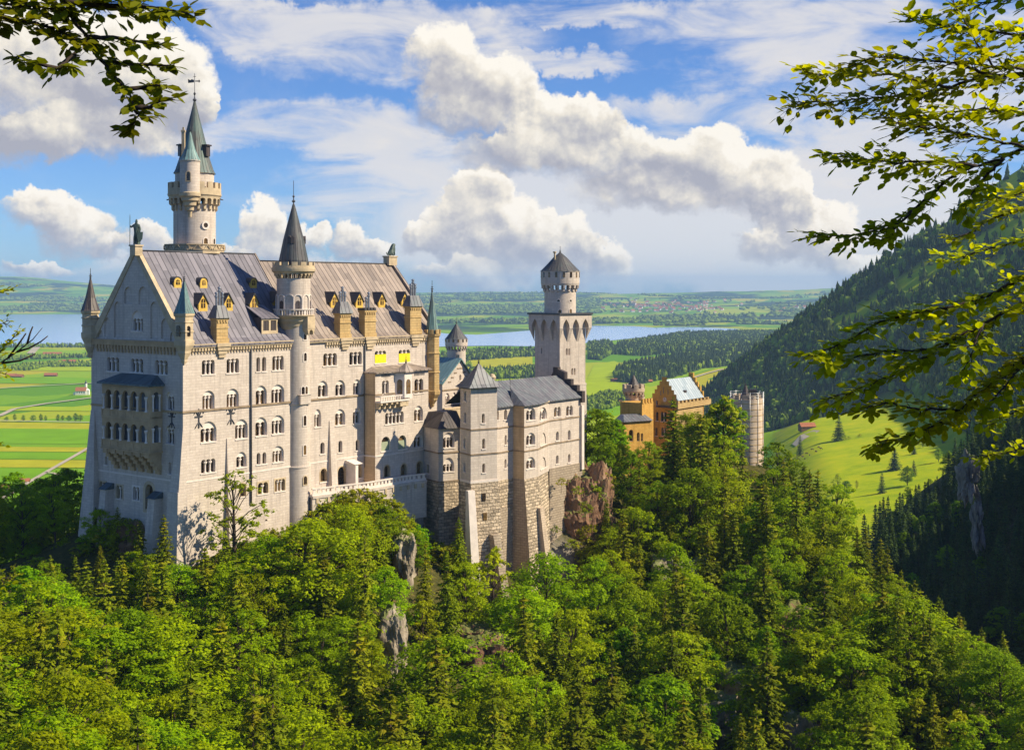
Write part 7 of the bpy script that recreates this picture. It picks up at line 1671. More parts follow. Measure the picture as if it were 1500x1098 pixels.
grow(rt_, [([(TK, 150), (1600, 112), (1500, 108), (1440, 112), (1390, 128), (1340, 140), (1280, 143), (1215, 150), (1162, 149)], 74, 1.25),
           ([(1500, 100), (1455, 98), (1430, 62), (1410, 26), (1395, -5)], 58, 1.1), ([(TK, 100), (1580, 62), (1500, 52), (1440, 45), (1380, 38), (1335, 28)], 62, 1.1), ([(1450, 110), (1400, 92), (1340, 86), (1280, 84), (1245, 98)], 56, 1.15), ([(1390, 128), (1320, 112), (1260, 106), (1205, 110), (1178, 105)], 50, 1.1),
           ([(TK, 20), (1600, -5), (1500, -2), (1440, 5), (1400, 12)], 55, .9), ([(TK, 180), (1600, 160), (1500, 165), (1440, 160), (1390, 165), (1340, 172)], 60, 1.1),
           ([(TK, 240), (1580, 210), (1500, 217), (1465, 232), (1420, 246), (1390, 262), (1365, 285), (1335, 310), (1290, 338), (1240, 345), (1192, 341)], 52, 1.0), ([(1430, 243), (1380, 236), (1320, 238), (1260, 233), (1218, 225)], 58, 1.2), ([(1500, 217), (1430, 200), (1370, 188), (1320, 182), (1290, 168)], 62, 1.25), ([(1335, 310), (1312, 332), (1300, 348)], 34, 1.0), ([(1470, 232), (1440, 262), (1420, 290), (1412, 310)], 40, .8),
           ([(TK, 420), (1600, 385), (1500, 405), (1450, 430), (1400, 448), (1350, 455), (1290, 470), (1240, 500), (1188, 522)], 60, 1.15), ([(TK, 470), (1600, 425), (1500, 441), (1448, 471), (1402, 494), (1370, 514), (1324, 543), (1270, 566), (1215, 584)], 64, 1.25), ([(1440, 475), (1422, 518), (1412, 548)], 42, .9), ([(1370, 514), (1310, 512), (1260, 520), (1212, 536)], 48, 1.0),
           ([(TK, 560), (1600, 512), (1500, 524), (1461, 553), (1429, 576), (1402, 604), (1360, 628), (1318, 642), (1286, 648)], 58, 1.3), ([(1402, 600), (1350, 600), (1300, 590), (1262, 598)], 48, 1.1), ([(1500, 530), (1460, 580), (1440, 610)], 44, .9)], 9.2, 16.5, M_FRAME, 21, .017)
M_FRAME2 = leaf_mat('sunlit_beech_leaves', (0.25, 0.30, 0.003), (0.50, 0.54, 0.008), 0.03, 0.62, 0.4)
tB = at(1760, 425, 11.5); gB = H1(tB.x, tB.y)
rb_ = thing('young_beech', 'young beech behind the right edge with sunlit yellow green sprays', 'tree', (tB.x, tB.y, 0))
b = MB(); b.tube([(tB.x + .4, tB.y, gB - 1), (tB.x + .2, tB.y, gB * .4), (tB.x, tB.y, -3), (tB.x, tB.y, 2.2)], [.3, .24, .14, .05], 8); b.build('trunk', M_BARK, rb_)
grow(rb_, [([(1750, 360), (1600, 300), (1500, 305), (1460, 318), (1425, 338), (1400, 350)], 50, 1.0), ([(1750, 380), (1600, 345), (1500, 350), (1460, 362), (1420, 372), (1385, 382)], 52, 1.1), ([(1750, 330), (1580, 275), (1500, 282), (1460, 290), (1420, 296)], 46, 1.0), ([(1750, 690), (1600, 660), (1500, 656), (1465, 664), (1430, 668)], 32, .9), ([(1750, 620), (1600, 600), (1520, 596), (1480, 606), (1450, 622)], 44, 1.0)], 11.5, 13, M_FRAME2, 22, .02)
tL = at(-260, 425, 6.4); gL = H1(tL.x, max(tL.y, 15))
lt_ = thing('beech_tree', 'near beech at the top left corner hanging dark leafy twigs over the sky', 'tree', (tL.x, tL.y, 0))
b = MB(); b.tube([(tL.x - .3, tL.y, gL - 1), (tL.x - .2, tL.y, gL * .4), (tL.x, tL.y, -2), (tL.x, tL.y, 1.2), (tL.x + .1, tL.y, 4)], [.4, .34, .24, .19, .08], 10); b.build('trunk', M_BARK, lt_)
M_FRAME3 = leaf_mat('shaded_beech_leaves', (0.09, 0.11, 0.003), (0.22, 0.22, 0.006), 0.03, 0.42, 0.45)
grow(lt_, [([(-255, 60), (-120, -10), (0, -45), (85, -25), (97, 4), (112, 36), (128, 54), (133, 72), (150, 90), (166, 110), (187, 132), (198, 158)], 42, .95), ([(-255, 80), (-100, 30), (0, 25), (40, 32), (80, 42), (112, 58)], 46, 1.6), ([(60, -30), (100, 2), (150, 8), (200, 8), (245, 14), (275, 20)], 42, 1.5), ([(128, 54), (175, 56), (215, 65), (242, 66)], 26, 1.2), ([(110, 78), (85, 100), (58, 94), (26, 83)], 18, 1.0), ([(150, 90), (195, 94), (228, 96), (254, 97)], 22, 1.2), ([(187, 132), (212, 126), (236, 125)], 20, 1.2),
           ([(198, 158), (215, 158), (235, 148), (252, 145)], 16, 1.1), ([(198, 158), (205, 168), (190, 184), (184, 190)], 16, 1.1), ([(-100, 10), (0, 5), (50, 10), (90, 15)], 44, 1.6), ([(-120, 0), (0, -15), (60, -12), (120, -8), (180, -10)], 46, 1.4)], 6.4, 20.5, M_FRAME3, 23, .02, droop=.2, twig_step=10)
tE = at(-150, 425, 22); gE = H1(tE.x, tE.y)
le_ = thing('hornbeam', 'slim hornbeam peeping in at the left edge with bare grey twigs', 'tree', (tE.x, tE.y, gE))
b = MB(); b.tube([(tE.x, tE.y, gE - 1), (tE.x + .1, tE.y, gE * .5), (tE.x, tE.y, -6), (tE.x, tE.y, 1)], [.3, .22, .1, .03], 7); b.build('trunk', M_BARK, le_)
grow(le_, [([(-145, 600), (-60, 560), (-15, 532), (8, 508), (18, 496)], 40, 1.4), ([(-145, 470), (-60, 430), (-10, 424), (12, 426)], 26, 1.0), ([(-145, 580), (-60, 500), (-10, 478), (10, 470)], 24, 1.3), ([(-140, 560), (-50, 545), (-10, 545), (8, 548)], 30, 1.2), ([(-145, 880), (-60, 855), (-10, 842), (14, 846)], 34, 1.3), ([(-145, 700), (-60, 668), (-10, 655), (4, 652)], 18, .9)], 22, 8, M_FRAME2, 24, .03)
b = MB()
for pts in ([(-30, 548), (0, 532), (25, 515), (48, 497), (62, 480)], [(25, 515), (42, 510), (60, 500), (70, 492)], [(0, 532), (30, 528), (52, 518)], [(40, 503), (44, 488), (48, 478)], [(12, 524), (30, 500), (38, 488)]):
    b.tube([at(px, py, 22) for px, py in pts], [.022, .016, .012, .009, .005][:len(pts)], 4)
b.build('bare_twig', M_TWIG, le_)

# ------------------------------------------------------------------ labels of the slope trees
ANCH = [(60, 730, 'left of the shaded west front'), (165, 780, 'under the shaded west front'), (245, 800, 'at the foot of the palace corner'), (345, 810, 'below the tall wall with the iron anchors'), (430, 800, 'below the round stair tower'), (525, 760, 'below the arched terrace'), (640, 820, 'below the polygonal annex'), (712, 840, 'below the square pavilion'), (790, 850, 'below the half octagonal bay'), (855, 890, 'under the reddish crag'),
        (895, 690, 'right of the east wing'), (965, 690, 'in front of the orange gatehouse'), (1075, 690, 'left of the scaffolded tower'), (1170, 720, 'between scaffolded tower and bright meadow'), (1250, 800, 'on the near ridge under the meadow'), (1330, 880, 'along the sharp ridge beside the gorge'), (1450, 950, 'at the low end of the ridge by the gorge'),
        (60, 880, 'on the far left slope'), (60, 1040, 'in the bottom left corner'), (200, 930, 'on the slope under the west front'), (220, 1060, 'at the bottom under the palace corner'), (370, 930, 'on the slope under the south front'), (400, 1060, 'at the bottom under the stair tower'), (560, 900, 'beside the pale rock rib'), (580, 1050, 'at the bottom under the terrace'), (720, 970, 'under the brown rock ledge'), (760, 1070, 'at the bottom under the pavilion'),
        (900, 900, 'below the dark crag'), (930, 1060, 'at the bottom under the keep'), (1020, 850, 'around the grey crag below the gatehouse'), (1090, 1000, 'around the grey stone step'), (1160, 860, 'beside the ochre bare patch'), (1180, 1060, 'around the pale rock shelf'), (1290, 980, 'midway down the right hillside'), (1400, 1060, 'in the bottom right corner'),
        (1300, 770, 'in the shaded gorge under the meadow'), (1380, 730, 'in the dark forest left of the grey cliff'), (1470, 640, 'on the dark skyline right of the meadow'), (1470, 760, 'right of the grey cliff'), (1400, 850, 'deep in the shaded gorge'), (1480, 880, 'on the shaded gorge side at right edge')]
DESC = {'beech': ('broad yellow green beech', 'beech', 'beeches'), 'maple': ('round fresh green maple', 'maple', 'maples'), 'young': ('small pale green young tree', 'young tree', 'young trees'), 'spruce': ('olive green spruce', 'spruce', 'spruces'), 'dark': ('dark shaded spruce', 'dark spruce', 'dark spruces'), 'shrub': ('low bushy green shrub', 'shrub', 'shrubs'), 'sparse': ('thin half bare leafy tree', 'sparse tree', 'sparse trees')}
ORD = ['', 'second', 'third', 'fourth', 'fifth', 'sixth', 'seventh', 'eighth', 'ninth', 'tenth', 'eleventh', 'twelfth', 'thirteenth', 'fourteenth', 'fifteenth', 'sixteenth', 'seventeenth', 'eighteenth', 'nineteenth', 'twentieth', 'twenty first', 'twenty second', 'twenty third', 'twenty fourth', 'twenty fifth']
def label_trees():
    fam = {}
    for r, kd, loc, h in TREES:
        px, py = pix((loc[0], loc[1], loc[2] + h * .65))
        if loc[1] > 1500: where = 'in the roadside row on the plain'; fam.setdefault((kd, where), []).append((px, h, r)); continue
        if loc[1] > 700: where = 'standing on the bright meadow'; fam.setdefault((kd, where), []).append((px, h, r)); continue
        dark = kd == 'dark' or loc[0] > 97
        best = min(range(len(ANCH)), key=lambda i: (ANCH[i][0] - px) ** 2 + (ANCH[i][1] - py) ** 2 + (0 if (i >= 35) == dark else 1e7)); fam.setdefault((kd, ANCH[best][2]), []).append((px, h, r))
    for (kd, where), L in fam.items():
        L.sort(key=lambda q: q[0]); d, one, many = DESC[kd]; n = len(L)
        for i, (px, h, r) in enumerate(L):
            if n == 1: lab = f'{d} {where}'
            elif i == 0: lab = f'leftmost {d} {where}'
            elif i == n - 1: lab = f'rightmost {d} {where}'
            else: lab = f'{one} {ORD[min(i, 24)]} from left {where}' if len(f'{d} {ORD[min(i, 24)]} from left {where}'.split()) > 16 else f'{d} {ORD[min(i, 24)]} from left {where}'
            r['label'] = lab; r['category'] = 'shrub' if kd == 'shrub' else 'tree'; r['group'] = f'{many} {where}'
label_trees()

# ------------------------------------------------------------------ woods that read as one mass
def tree_templates():
    """low trees for the far woods: a ragged three-tiered conifer and a lumpy round crown, unit height"""
    out = []
    for s in range(3):
        rg = np.random.default_rng(200 + s); V = []; Q = []
        for k, (z0, z1, r0) in enumerate(((.04, .52, .23), (.3, .78, .17), (.58, 1.02, .105))):
            n = 7; b = len(V); a = np.linspace(0, 2 * np.pi, n, endpoint=False) + rg.uniform(0, 1)
            for i in range(n): r = r0 * rg.uniform(.65, 1.3); V.append((r * np.cos(a[i]), r * np.sin(a[i]), z0 + rg.uniform(-.05, .05)))
            V.append((0, 0, z1))
            for i in range(n): Q.append((b + i, b + (i + 1) % n, b + n))
        out.append((np.array(V), np.array(Q)))
    for s in range(2):
        rg = np.random.default_rng(300 + s); bm = bmesh.new(); bmesh.ops.create_icosphere(bm, subdivisions=2, radius=.5)
        V = np.array([v.co[:] for v in bm.verts]); Q = np.array([[v.index for v in f.verts] for f in bm.faces]); bm.free()
        V = V * rg.uniform(.72, 1.22, (len(V), 1)) * [.72, .72, 1.0] + [0, 0, .52]; out.append((V, Q))
    return out
TPL = tree_templates()
def wood_mass(name, label, X, Y, Z, hts, rg, mats, broad=.25, wide=1.0):
    """one object holding a far wood; material 0 conifers, 1 broadleaved"""
    VV = []; QQ = []; MI = []; off = 0; n = len(X); k = np.where(rg.random(n) < broad, rg.integers(3, 5, n), rg.integers(0, 3, n)); th = rg.uniform(0, 6.28, n)
    for ti in range(5):
        m = np.where(k == ti)[0]
        if not len(m): continue
        V, Q = TPL[ti]; c, s = np.cos(th[m]), np.sin(th[m]); h = hts[m] * (.8 if ti > 2 else 1); w = h * wide * rg.uniform(.85, 1.25, len(m))
        x = X[m][:, None] + w[:, None] * (V[:, 0][None] * c[:, None] - V[:, 1][None] * s[:, None]); y = Y[m][:, None] + w[:, None] * (V[:, 0][None] * s[:, None] + V[:, 1][None] * c[:, None]); z = Z[m][:, None] + h[:, None] * V[:, 2][None]
        VV.append(np.stack([x, y, z], -1).reshape(-1, 3)); QQ.append((Q[None] + (np.arange(len(m)) * len(V))[:, None, None] + off).reshape(-1, 3)); MI.append(np.full(len(m) * len(Q), 1 if ti > 2 else 0)); off += len(m) * len(V)
    me = np_mesh(name, np.concatenate(VV), np.concatenate(QQ), mats, np.concatenate(MI)); o = bpy.data.objects.new(name, me); C.objects.link(o)
    o['kind'] = 'stuff'; return o
def wood_mat(name, a, b):
    m, t, bs = base_mat(name); p = objsock(t); g = t.new('ShaderNodeNewGeometry')
    f = t.m('ADD', t.m('MULTIPLY', t.noise(p, .03, 4, .6), .6), t.m('MULTIPLY', g.outputs['Random Per Island'], .4)); c = t.ramp(f, [(.25, a), (.75, b)])
    t.l.new(c, bs.inputs['Base Color']); bs.inputs['Roughness'].default_value = .9; bs.inputs['Specular IOR Level'].default_value = .1
    bump(t, bs, t.noise(p, .9, 4, .7), 1.2); return m
M_FARCON = wood_mat('far_conifers', (0.020, 0.040, 0.008), (0.060, 0.092, 0.016)); M_FARBRD = wood_mat('far_broadleaves', (0.09, 0.15, 0.008), (0.21, 0.29, 0.015))
rg = np.random.default_rng(77)
# mountain side
n = 52000; Y = rg.uniform(640, 2500, n); X = rg.uniform(0, 1, n) * (Y * .44 - 120) + 120
x0 = np.interp(Y, [600, 850, 1050, 1500, 2000, 2400, 2700], [230, 285, 305, 395, 283, 520, 1400])
Z = H(X, Y)
mz = meadow_z(X, Y); keep = (X > x0 - 60 * sstep(Y, 1500, 1700)) & ((Z - mz > 6) | (Y > 1560)) & (Z > PLAIN - 5)
clear = fbm(X / 120, Y / 60, 4, 21) + sstep(Z, 40, 220) * .42 + sstep(Z, -60, 40) * .14
keep &= ~((clear > .06) & (Y > 1400) & (Z > -70)) | (rg.random(n) < .06)
keep &= (Z > 30) & (rg.random(n) < .7) | (Z <= 30)
X, Y, Z = X[keep], Y[keep], Z[keep]
wood_mass('mountain_forest', '', X, Y, Z - .5, rg.uniform(11, 23, len(X)), rg, [M_FARCON, M_FARBRD], .19)
if FARDARK:
    tp_ = [conifer(95 + i, 17.0, 2.9, 24, 1.0, .4, .3)[0] for i in range(3)]; V_, Q_, o_n = [], [], 0
    for i, (x, y, z, h) in enumerate(FARDARK):
        a = i * 2.4; ca, sa = math.cos(a), math.sin(a)
        for v, q in tp_[i % 3]:
            w = v * (h / 17.0); V_.append(np.stack([x + w[:, 0] * ca - w[:, 1] * sa, y + w[:, 0] * sa + w[:, 1] * ca, z + w[:, 2]], 1)); Q_.append(q + o_n); o_n += len(v)
    me = np_mesh('gorge_woodland', np.concatenate(V_), np.concatenate(Q_), M_DSPRUCE); o = bpy.data.objects.new('gorge_woodland', me); C.objects.link(o); o['kind'] = 'stuff'
# woods of the plain, outlined by photo points
def poly_wood(name, pts, dens, h0, h1, broad=.3, wide=1.0, edge=0):
    P = [on_level(px, py, PLAIN) for px, py in pts]; pl = [(p.x, p.y) for p in P]; xs, ys = [p[0] for p in pl], [p[1] for p in pl]
    A = (max(xs) - min(xs)) * (max(ys) - min(ys)); n = min(int(A / dens), 60000); X = rg.uniform(min(xs), max(xs), n); Y = rg.uniform(min(ys), max(ys), n)
    k = np.array([inside(a, b, pl) for a, b in zip(X, Y)], bool)
    if not k.any(): return
    X, Y = X[k], Y[k]; wood_mass(name, '', X, Y, H(X, Y) - .4, rg.uniform(h0, h1, len(X)), rg, [M_FARCON, M_FARBRD], broad, wide)
FORESTS = [
    ([(905, 506), (1000, 490), (1100, 488), (1200, 489), (1190, 505), (1100, 512), (1000, 520), (940, 524), (900, 520)], 110, 14, 24, .25),
    ([(900, 552), (915, 541), (960, 533), (1040, 522), (1120, 513), (1190, 506), (1150, 527), (1085, 533), (1030, 545), (985, 556), (940, 563), (905, 560)], 75, 15, 26, .12),
    ([(640, 523), (700, 516), (790, 514), (790, 522), (700, 528), (640, 532)], 110, 12, 22, .4), ([(640, 548), (740, 545), (800, 540), (800, 553), (740, 556), (640, 555)], 80, 12, 22, .5),
    ([(660, 568), (780, 562), (800, 570), (780, 575), (660, 578)], 70, 9, 16, .7), ([(862, 505), (890, 502), (905, 515), (880, 528), (862, 526)], 100, 13, 22, .3),
    ([(860, 586), (890, 578), (925, 580), (920, 590), (895, 600), (860, 604)], 60, 9, 15, .7), ([(0, 529), (60, 526), (137, 524), (137, 521), (60, 522.5), (0, 525)], 120, 9, 16, .7), ([(-40, 509.5), (140, 509), (140, 506.5), (-40, 507)], 220, 10, 18, .6),
    ([(0, 541), (30, 536), (70, 532), (137, 533), (137, 537), (70, 538), (40, 543)], 130, 8, 15, .8), ([(640, 535), (660, 533), (690, 534), (690, 538), (660, 540)], 60, 10, 16, .6),
    ([(1120, 640), (1122, 560), (1180, 545), (1230, 560), (1260, 592), (1220, 604), (1185, 622), (1165, 640)], 70, 13, 22, .2),
    ([(1040, 596), (1080, 570), (1130, 556), (1180, 548), (1180, 570), (1130, 596), (1090, 606)], 60, 14, 24, .15)]
for pts, de, h0, h1, br in FORESTS: poly_wood('woodland', pts, de, h0, h1, br)
# belts of trees beyond the lake, on the rolling country
def far_belts():
    n = 60000; r = rg.uniform(6450, 14500, n); a = rg.uniform(-.46, .42, n); X, Y = r * np.sin(a), r * np.cos(a)
    f = fbm(X / 900, Y / 520, 4, 41); k = np.array([not inside(a_, b_, LAKE_POLY) for a_, b_ in zip(X, Y)]); k &= f > .085 + .05 * sstep(r, 9000, 14000); X, Y, r = X[k], Y[k], r[k]
    px = CX + X / Y * F; Z = H(X, Y); py = CY - Z / Y * F
    k = ~((px > 880) & (px < 1130) & (py > 437) & (py < 463) & (rg.random(len(X)) < .93)); X, Y, Z, r = X[k], Y[k], Z[k], r[k]
    wood_mass('woodland', '', X, Y, Z - 1, rg.uniform(16, 28, len(X)), rg, [M_FARCON, M_FARBRD], .5, 2.6)
far_belts()

# ------------------------------------------------------------------ houses, barns and the church of the plain
M_TILE = plain('red_roof_tiles', (0.36, 0.13, 0.06), .85, .2, .5); M_RENDER = plain('white_render', (0.78, 0.75, 0.70), .9, .08, .3); M_TIMBER = plain('barn_timber', (0.16, 0.085, 0.045), .9, .25, .8)
def house(name, label, cat, p, L, W, hw, hr, rot, wallm, roofm, group=None, parts=True):
    f = Frame((p[0], p[1]), (math.cos(rot), math.sin(rot))); z = p[2]; o_ = .5
    r = thing(name, label, cat, p, group)
    a = MB(); a.slab(Frame(f.P(-L / 2, 0, 0), f.ey, (f.ex.x, f.ex.y)), [(-W / 2, z - 2), (W / 2, z - 2), (W / 2, z + hw), (0, z + hw + hr - .15), (-W / 2, z + hw)], 0, L); a.build('wall', wallm, r)
    b = MB(); e = hr / (W / 2)
    for sg in (-1, 1):
        q = [f.P(-L / 2 - o_, sg * (W / 2 + o_), z + hw - o_ * e), f.P(L / 2 + o_, sg * (W / 2 + o_), z + hw - o_ * e), f.P(L / 2 + o_, 0, z + hw + hr), f.P(-L / 2 - o_, 0, z + hw + hr)]
        b.face(q if sg < 0 else q[::-1]); b.face([(x, y, zz - .25) for x, y, zz in (q[::-1] if sg < 0 else q)])
    b.build('roof', roofm, r)
    if parts:
        c = MB(); dw = min(2.4, L * .2); c.box(f, -dw / 2, dw / 2, -W / 2 - .06, -W / 2, z, z + hw * .75); c.build('door', M_DARKROOF, r)
        for s_ in (-.33, .3): c = MB(); c.box(f, L * s_ - .6, L * s_ + .6, -W / 2 - .05, -W / 2, z + hw * .4, z + hw * .75); c.build('window', M_PANE, r)
    return r
for i, (px, py, L, W, hw, hr, rot, lab, wm) in enumerate([
    (16.5, 552.5, 22, 11, 3.6, 4.5, .15, 'long brown barn at the end of the pair beside the field track', M_TIMBER), (28, 553, 18, 10, 3.4, 4.2, -.2, 'shorter brown barn of the pair beside the field track', M_TIMBER), (74.5, 551, 26, 11, 3.4, 4.4, .1, 'lone brown barn between the field track and the church', M_TIMBER),
    (72, 520, 34, 14, 4, 5, .1, 'red roofed farmhouse among trees near the lake shore', M_RENDER), (84, 520, 26, 13, 4, 5, .1, 'second red roofed farm building beside the lakeside farmhouse', M_RENDER), (101, 531.5, 34, 14, 4, 5, .05, 'wide dark red farm roof among the hedges above the church', M_TIMBER), (92, 532, 20, 12, 4, 4, .1, 'small red roof tucked in the hedges above the church', M_TIMBER),
    (36, 707.5, 9, 6, 2.6, 2.4, .2, 'small red hay hut beside the diagonal field path', M_TIMBER), (3, 717.5, 14, 8, 2.8, 3, .1, 'red roofed barn behind the dark trees at the photo edge', M_TIMBER),
    (883, 588, 16, 9, 2.6, 3.2, .1, 'long low red barn on the field right of the square keep', M_TIMBER), (903, 559.5, 22, 12, 3.4, 4, .2, 'red roof at the edge of the round copse by the keep', M_TIMBER), (908, 590.5, 9, 7, 2.6, 2.6, .3, 'small red hut in the field left of the crenellated tower', M_TIMBER), (878, 519, 28, 13, 4, 5, .1, 'red farmhouse between the keep and the dark wood', M_RENDER), (1083, 541, 30, 12, 3.4, 4.4, .25, 'red barn on the slanting field above the gatehouse', M_TIMBER), (950, 561, 14, 9, 3, 3, .2, 'dark hut beside the wood edge behind the crenellated tower', M_TIMBER)]):
    p = on_level(px, py, PLAIN); house('barn' if wm is M_TIMBER else 'farmhouse', lab, 'barn' if wm is M_TIMBER else 'house', (p.x, p.y, H1(p.x, p.y)), L, W, hw, hr, rot, wm, M_TILE, 'scattered farm buildings on the plain')
p = on_meadow(1182, 627); house('barn', 'long brown barn at the top left of the bright meadow', 'barn', (p.x, p.y, H1(p.x, p.y)), 17, 9, 4, 3.6, .2, M_TIMBER, M_TILE)
q = MB(); pts = [(1160, 641), (1172, 633), (1192, 630), (1202, 631), (1178, 640), (1166, 646)]; vs = []
for a, b in pts: p = on_meadow(a, b); vs.append((p.x, p.y, H1(p.x, p.y) + .6))
q.face(vs); yd = q.build('gravel_yard', M_ROAD); yd['kind'] = 'structure'
# church
p = on_level(119, 578, PLAIN); f = Frame((p.x, p.y), (1, .12))
ch = thing('church', 'white pilgrimage church with orange roof and slim tower alone in the fields', 'church', tuple(p))
a = MB(); a.slab(Frame(f.P(-9, 0, 0), f.ey, (f.ex.x, f.ex.y)), [(-5.5, PLAIN - 1), (5.5, PLAIN - 1), (5.5, PLAIN + 7.5), (0, PLAIN + 13.3), (-5.5, PLAIN + 7.5)], 0, 18); a.build('nave', M_RENDER, ch)
b = MB()
for sg in (-1, 1):
    k = [f.P(-9.5, sg * 6.1, PLAIN + 7.0), f.P(9.5, sg * 6.1, PLAIN + 7.0), f.P(9.5, 0, PLAIN + 13.6), f.P(-9.5, 0, PLAIN + 13.6)]; b.face(k if sg < 0 else k[::-1])
b.build('roof', M_TILE, ch)
b = MB(); b.box(f, 9, 14, -3.5, 3.5, PLAIN - 1, PLAIN + 8); b.prism(f, [(9, -3.7), (14.3, -3.7), (14.3, 3.7), (9, 3.7)], PLAIN + 8, PLAIN + 12, 0, [(9, -.1), (10, -.1), (10, .1), (9, .1)]); b.build('choir', M_RENDER, ch)
b = MB(); x, y, _ = f.P(7, 5, 0); b.lathe((x, y), [(2.2, PLAIN - 1), (2.2, PLAIN + 19), (2.5, PLAIN + 19.3), (2.5, PLAIN + 19.8)], 12); tw = b.build('tower', M_RENDER, ch)
b = MB(); b.lathe((x, y), [(2.4, PLAIN + 19.8), (2.3, PLAIN + 21), (1.2, PLAIN + 22.5), (.9, PLAIN + 23.5), (.1, PLAIN + 26)], 12); b.build('tower_cap', M_DARKMETAL, tw)
b = MB(); b.box(f, -13, -9.2, -3, 1, PLAIN - 1, PLAIN + 3.4); b.prism(f, [(-13.3, -3.3), (-9.2, -3.3), (-9.2, 1.3), (-13.3, 1.3)], PLAIN + 3.4, PLAIN + 5, 0, [(-12, -1.2), (-9.2, -1.2), (-9.2, -.8), (-12, -.8)]); b.build('porch', M_RENDER, ch)
for s_ in (-6, -2, 2, 6): b = MB(); pts, _ = lights_outline(s_ - .5, s_ + .5, PLAIN + 3, PLAIN + 6, 1); b.slab(f, pts, -5.56, -5.5); b.build('window', M_PANE, ch)
# far village: one small house copied
vh = []
def village():
    spots = []
    r2 = np.random.default_rng(9)
    for _ in range(150):
        px = np.clip(r2.normal(985, 50), 880, 1130); py = np.clip(r2.normal(449 + (px - 985) * .02, 4.2), 438, 462)
        spots.append((px, py))
    for _ in range(24): spots.append((r2.uniform(1130, 1225), r2.uniform(449, 461)))
    out = []
    for px, py in spots:
        lo, hi = 6400., 14500.
        for Y in np.linspace(lo, hi, 120):
            x = (px - CX) / F * Y
            if zrow(x, Y) <= py: out.append((x, Y, H1(x, Y))); break
    return out
def zrow(x, Y): return CY - H1(x, Y) / Y * F
SPOTS = village()
base = house('village_house', 'tiny red roofed house in the far village beyond the lake', 'house', (0, 0, 0), 22, 14, 7, 8, 0, M_RENDER, M_TILE, 'houses of the far village', False)
r2 = np.random.default_rng(4)
for i, (x, y, z) in enumerate(SPOTS):
    if i == 0: o = base
    else:
        o = base.copy(); C.objects.link(o)
        for chd in base.children: c = chd.copy(); C.objects.link(c); c.parent = o
    o.location = (x, y, z); o.rotation_euler = (0, 0, r2.uniform(-.6, .6)); s = r2.uniform(.7, 1.25); o.scale = (s, s, s * r2.uniform(.8, 1.1))
# cows on the meadow
cowm = plain('cow_hide', (0.10, 0.06, 0.045), .9, .3, 2.0)
CW = {'rump': ((-.8, 0, 1.15), .36, None), 'mid': ((0, 0, 1.1), .42, 'rump'), 'sh': ((.75, 0, 1.15), .38, 'mid'), 'nk': ((1.15, 0, 1.2), .24, 'sh'), 'hd': ((1.55, 0, .95), .2, 'nk'), 'mz': ((1.8, 0, .72), .13, 'hd')}
for k, (x, y, pr) in {'fl': (.7, .25, 'sh'), 'fr': (.7, -.25, 'sh'), 'bl': (-.8, .25, 'rump'), 'br': (-.8, -.25, 'rump')}.items(): CW[k] = ((x, y, .62), .13, pr); CW[k + '2'] = ((x - .04, y, .05), .08, k)
c0 = skin_obj('grazing_cow', CW, cowm, None, (0, 0, 0), 0, 1.25, 1)
for i, (px, py) in enumerate([(1168, 664), (1172, 666.5), (1176, 663), (1181, 660.5), (1186, 664), (1190, 657), (1195, 661), (1199, 655.5), (1203, 658), (1179, 667), (1164, 667)]):
    p = on_meadow(px, py); o = c0 if i == 0 else c0.copy()
    if i: C.objects.link(o)
    o.location = (p.x, p.y, H1(p.x, p.y) + .1); o.rotation_euler = (0, 0, i * 1.9); tag(o, 'small brown cow grazing on the bright meadow below the barn', 'cow', 'cows on the meadow')
# rocks --------------------------------------------------------------------------------------------
def rock_mat(name='crag_rock', cols=((.06, .032, .022), (.19, .095, .05), (.32, .185, .10), (.42, .33, .24))):
    m, t, b = base_mat(name); p = objsock(t); n = t.noise(t.v('MULTIPLY', p, (1, 1, .5)), .32, 8, .68, dist=.4); n2 = t.noise(p, 1.6, 6, .7)
    c = t.ramp(n, [(.28, cols[0]), (.45, cols[1]), (.6, cols[2]), (.78, cols[3])])
    g = t.new('ShaderNodeNewGeometry'); sp = t.new('ShaderNodeSeparateXYZ'); t.l.new(g.outputs['Normal'], sp.inputs[0])
    c = t.mix(t.m('MULTIPLY', t.smooth(t.m('ADD', sp.outputs[2], t.m('MULTIPLY', n2, .5)), .72, .98), .85), c, (.11, .14, .02))
    t.l.new(c, b.inputs['Base Color']); b.inputs['Roughness'].default_value = .95; bump(t, b, t.m('ADD', n, t.m('MULTIPLY', n2, .5)), .5); return m
M_ROCK = rock_mat(); M_PALEROCK = rock_mat('pale_warm_rock', ((.09, .07, .045), (.24, .19, .13), (.42, .35, .26), (.54, .48, .39))); M_CLIFF = rock_mat('grey_limestone', ((.05, .045, .042), (.13, .12, .11), (.22, .2, .185), (.34, .32, .30)))
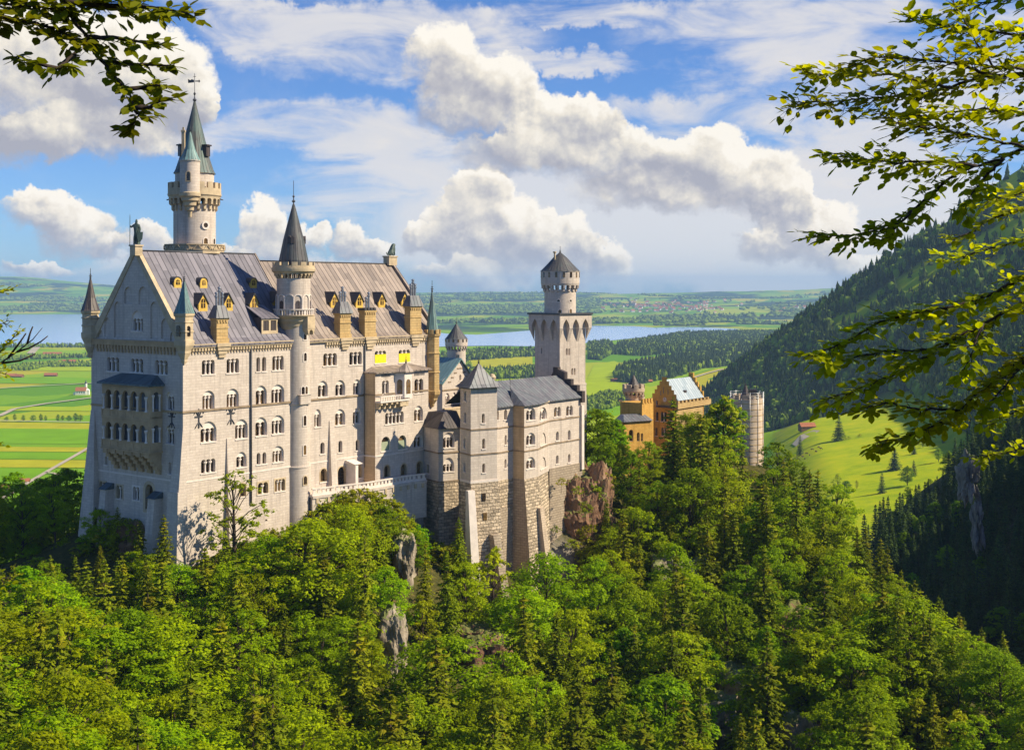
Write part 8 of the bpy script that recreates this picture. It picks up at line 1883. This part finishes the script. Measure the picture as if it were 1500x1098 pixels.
def crag(label, c, rx, ry, rz, seed, amp=.35, sub=5, mat=None):
    bm = bmesh.new(); bmesh.ops.create_icosphere(bm, subdivisions=sub, radius=1.0)
    for v in bm.verts:
        d = v.co.copy(); q = d * 1.5 + Vector((seed * 7.1, seed * 3.3, 0)); q2 = Vector((d.x * rx, d.y * ry, d.z * rz)) * .42 + Vector((seed * 5.0, 0, 0))
        ridge = 1 - abs(mnoise.fractal(q2 * .8, 1.0, 2.2, 5)) * 2; led = math.sin((d.z * rz + mnoise.noise(q2 * .6) * 2.4) * 1.9)
        k = 1 + amp * mnoise.fractal(q, 1.0, 2.1, 4) + .06 * ridge + .022 * (1 if led > 0 else -1) + .03 * mnoise.cell(q2 * .9)
        s = max(abs(d.x), abs(d.y), abs(d.z)); d2 = d / (s ** .6); v.co = Vector((d2.x * rx, d2.y * ry, d2.z * rz)) * k + Vector(c)
    me = bpy.data.meshes.new('rock_outcrop'); bm.to_mesh(me); bm.free(); me.materials.append(mat or M_ROCK)
    for p in me.polygons: p.use_smooth = False
    o = bpy.data.objects.new('rock_outcrop', me); C.objects.link(o); tag(o, label, 'rock'); return o
p = at(834, 790, 262); crag('tall reddish brown crag under the east wing with grass tufts', (p.x, p.y + 5, p.z), 6.6, 8.5, 14.6, 1, .10, 6)
p = at(860, 800, 262); crag('shaded dark crag right of the reddish one below the east wing', (p.x, p.y + 4, p.z), 5.5, 6, 16, 2, .25, 6)
LABR = ['pale rock rib between bushes under the terrace', 'narrow pale rock face between the lower trees', 'brown rock ledge below the pavilion base', 'dark rock hollow under the small trees below the pavilion', 'grey crag between the spruces below the gatehouse', 'ochre bare patch of rock on the right hillside', 'grey stone step low on the right hillside', 'pale rock shelf near the bottom of the right hillside', 'small brown rock between maples under the dark crag', 'small grey rock lowest on the middle slope']
crag('pinkish rubble slope against the shaded west wall', tuple(at(198, 788, 207.5)), 2.4, 2.4, 3.0, 2.05, .3)
for (px, py, Y, s), lab in zip(ROCKS, LABR):
    p = at(px, py, Y); g = H1(p.x, p.y); crag(lab, (p.x, p.y, min(p.z, g + 3.0)), s * (.62 if px < 600 else 1), s, s * (1.5 if px < 600 else 1.25), px * .01, .3, 5, M_PALEROCK if 'grey' in lab or 'pale' in lab else None)
p = at(1424, 700, 430); crag('pale grey cliff at the top of the dark forest across the gorge', (p.x, p.y + 2, p.z), 2.2, 4, 6.5, 5.5, .9, 6, M_CLIFF)
p = at(1434, 770, 425); crag('lower narrow grey cliff in the dark forest across the gorge', (p.x, p.y + 2, p.z), 1.3, 3, 6, 6.5, .9, 6, M_CLIFF)

# ------------------------------------------------------------------ haze: the air between here and the hills
def build_haze():
    m = bpy.data.materials.new('air'); m.use_nodes = True; t = NT(m.node_tree); m.node_tree.nodes.clear()
    out = t.new('ShaderNodeOutputMaterial'); v = t.new('ShaderNodeVolumePrincipled'); t.l.new(v.outputs[0], out.inputs['Volume'])
    v.inputs['Color'].default_value = (0.44, 0.70, 1.0, 1); v.inputs['Density'].default_value = HAZE_DENSITY; v.inputs['Anisotropy'].default_value = 0.0
    x, y0, y1, z0, z1 = 21000, -200, 23500, -215, 250
    vs = [(-x, y0, z0), (x, y0, z0), (x, y1, z0), (-x, y1, z0), (-x, y0, z1), (x, y0, z1), (x, y1, z1), (-x, y1, z1)]
    me = bpy.data.meshes.new('haze'); me.from_pydata(vs, [], [(3, 2, 1, 0), (4, 5, 6, 7), (0, 1, 5, 4), (1, 2, 6, 5), (2, 3, 7, 6), (3, 0, 4, 7)]); me.materials.append(m)
    o = bpy.data.objects.new('haze', me); C.objects.link(o); o['kind'] = 'stuff'
HAZE_DENSITY = 5.6e-5
build_haze()
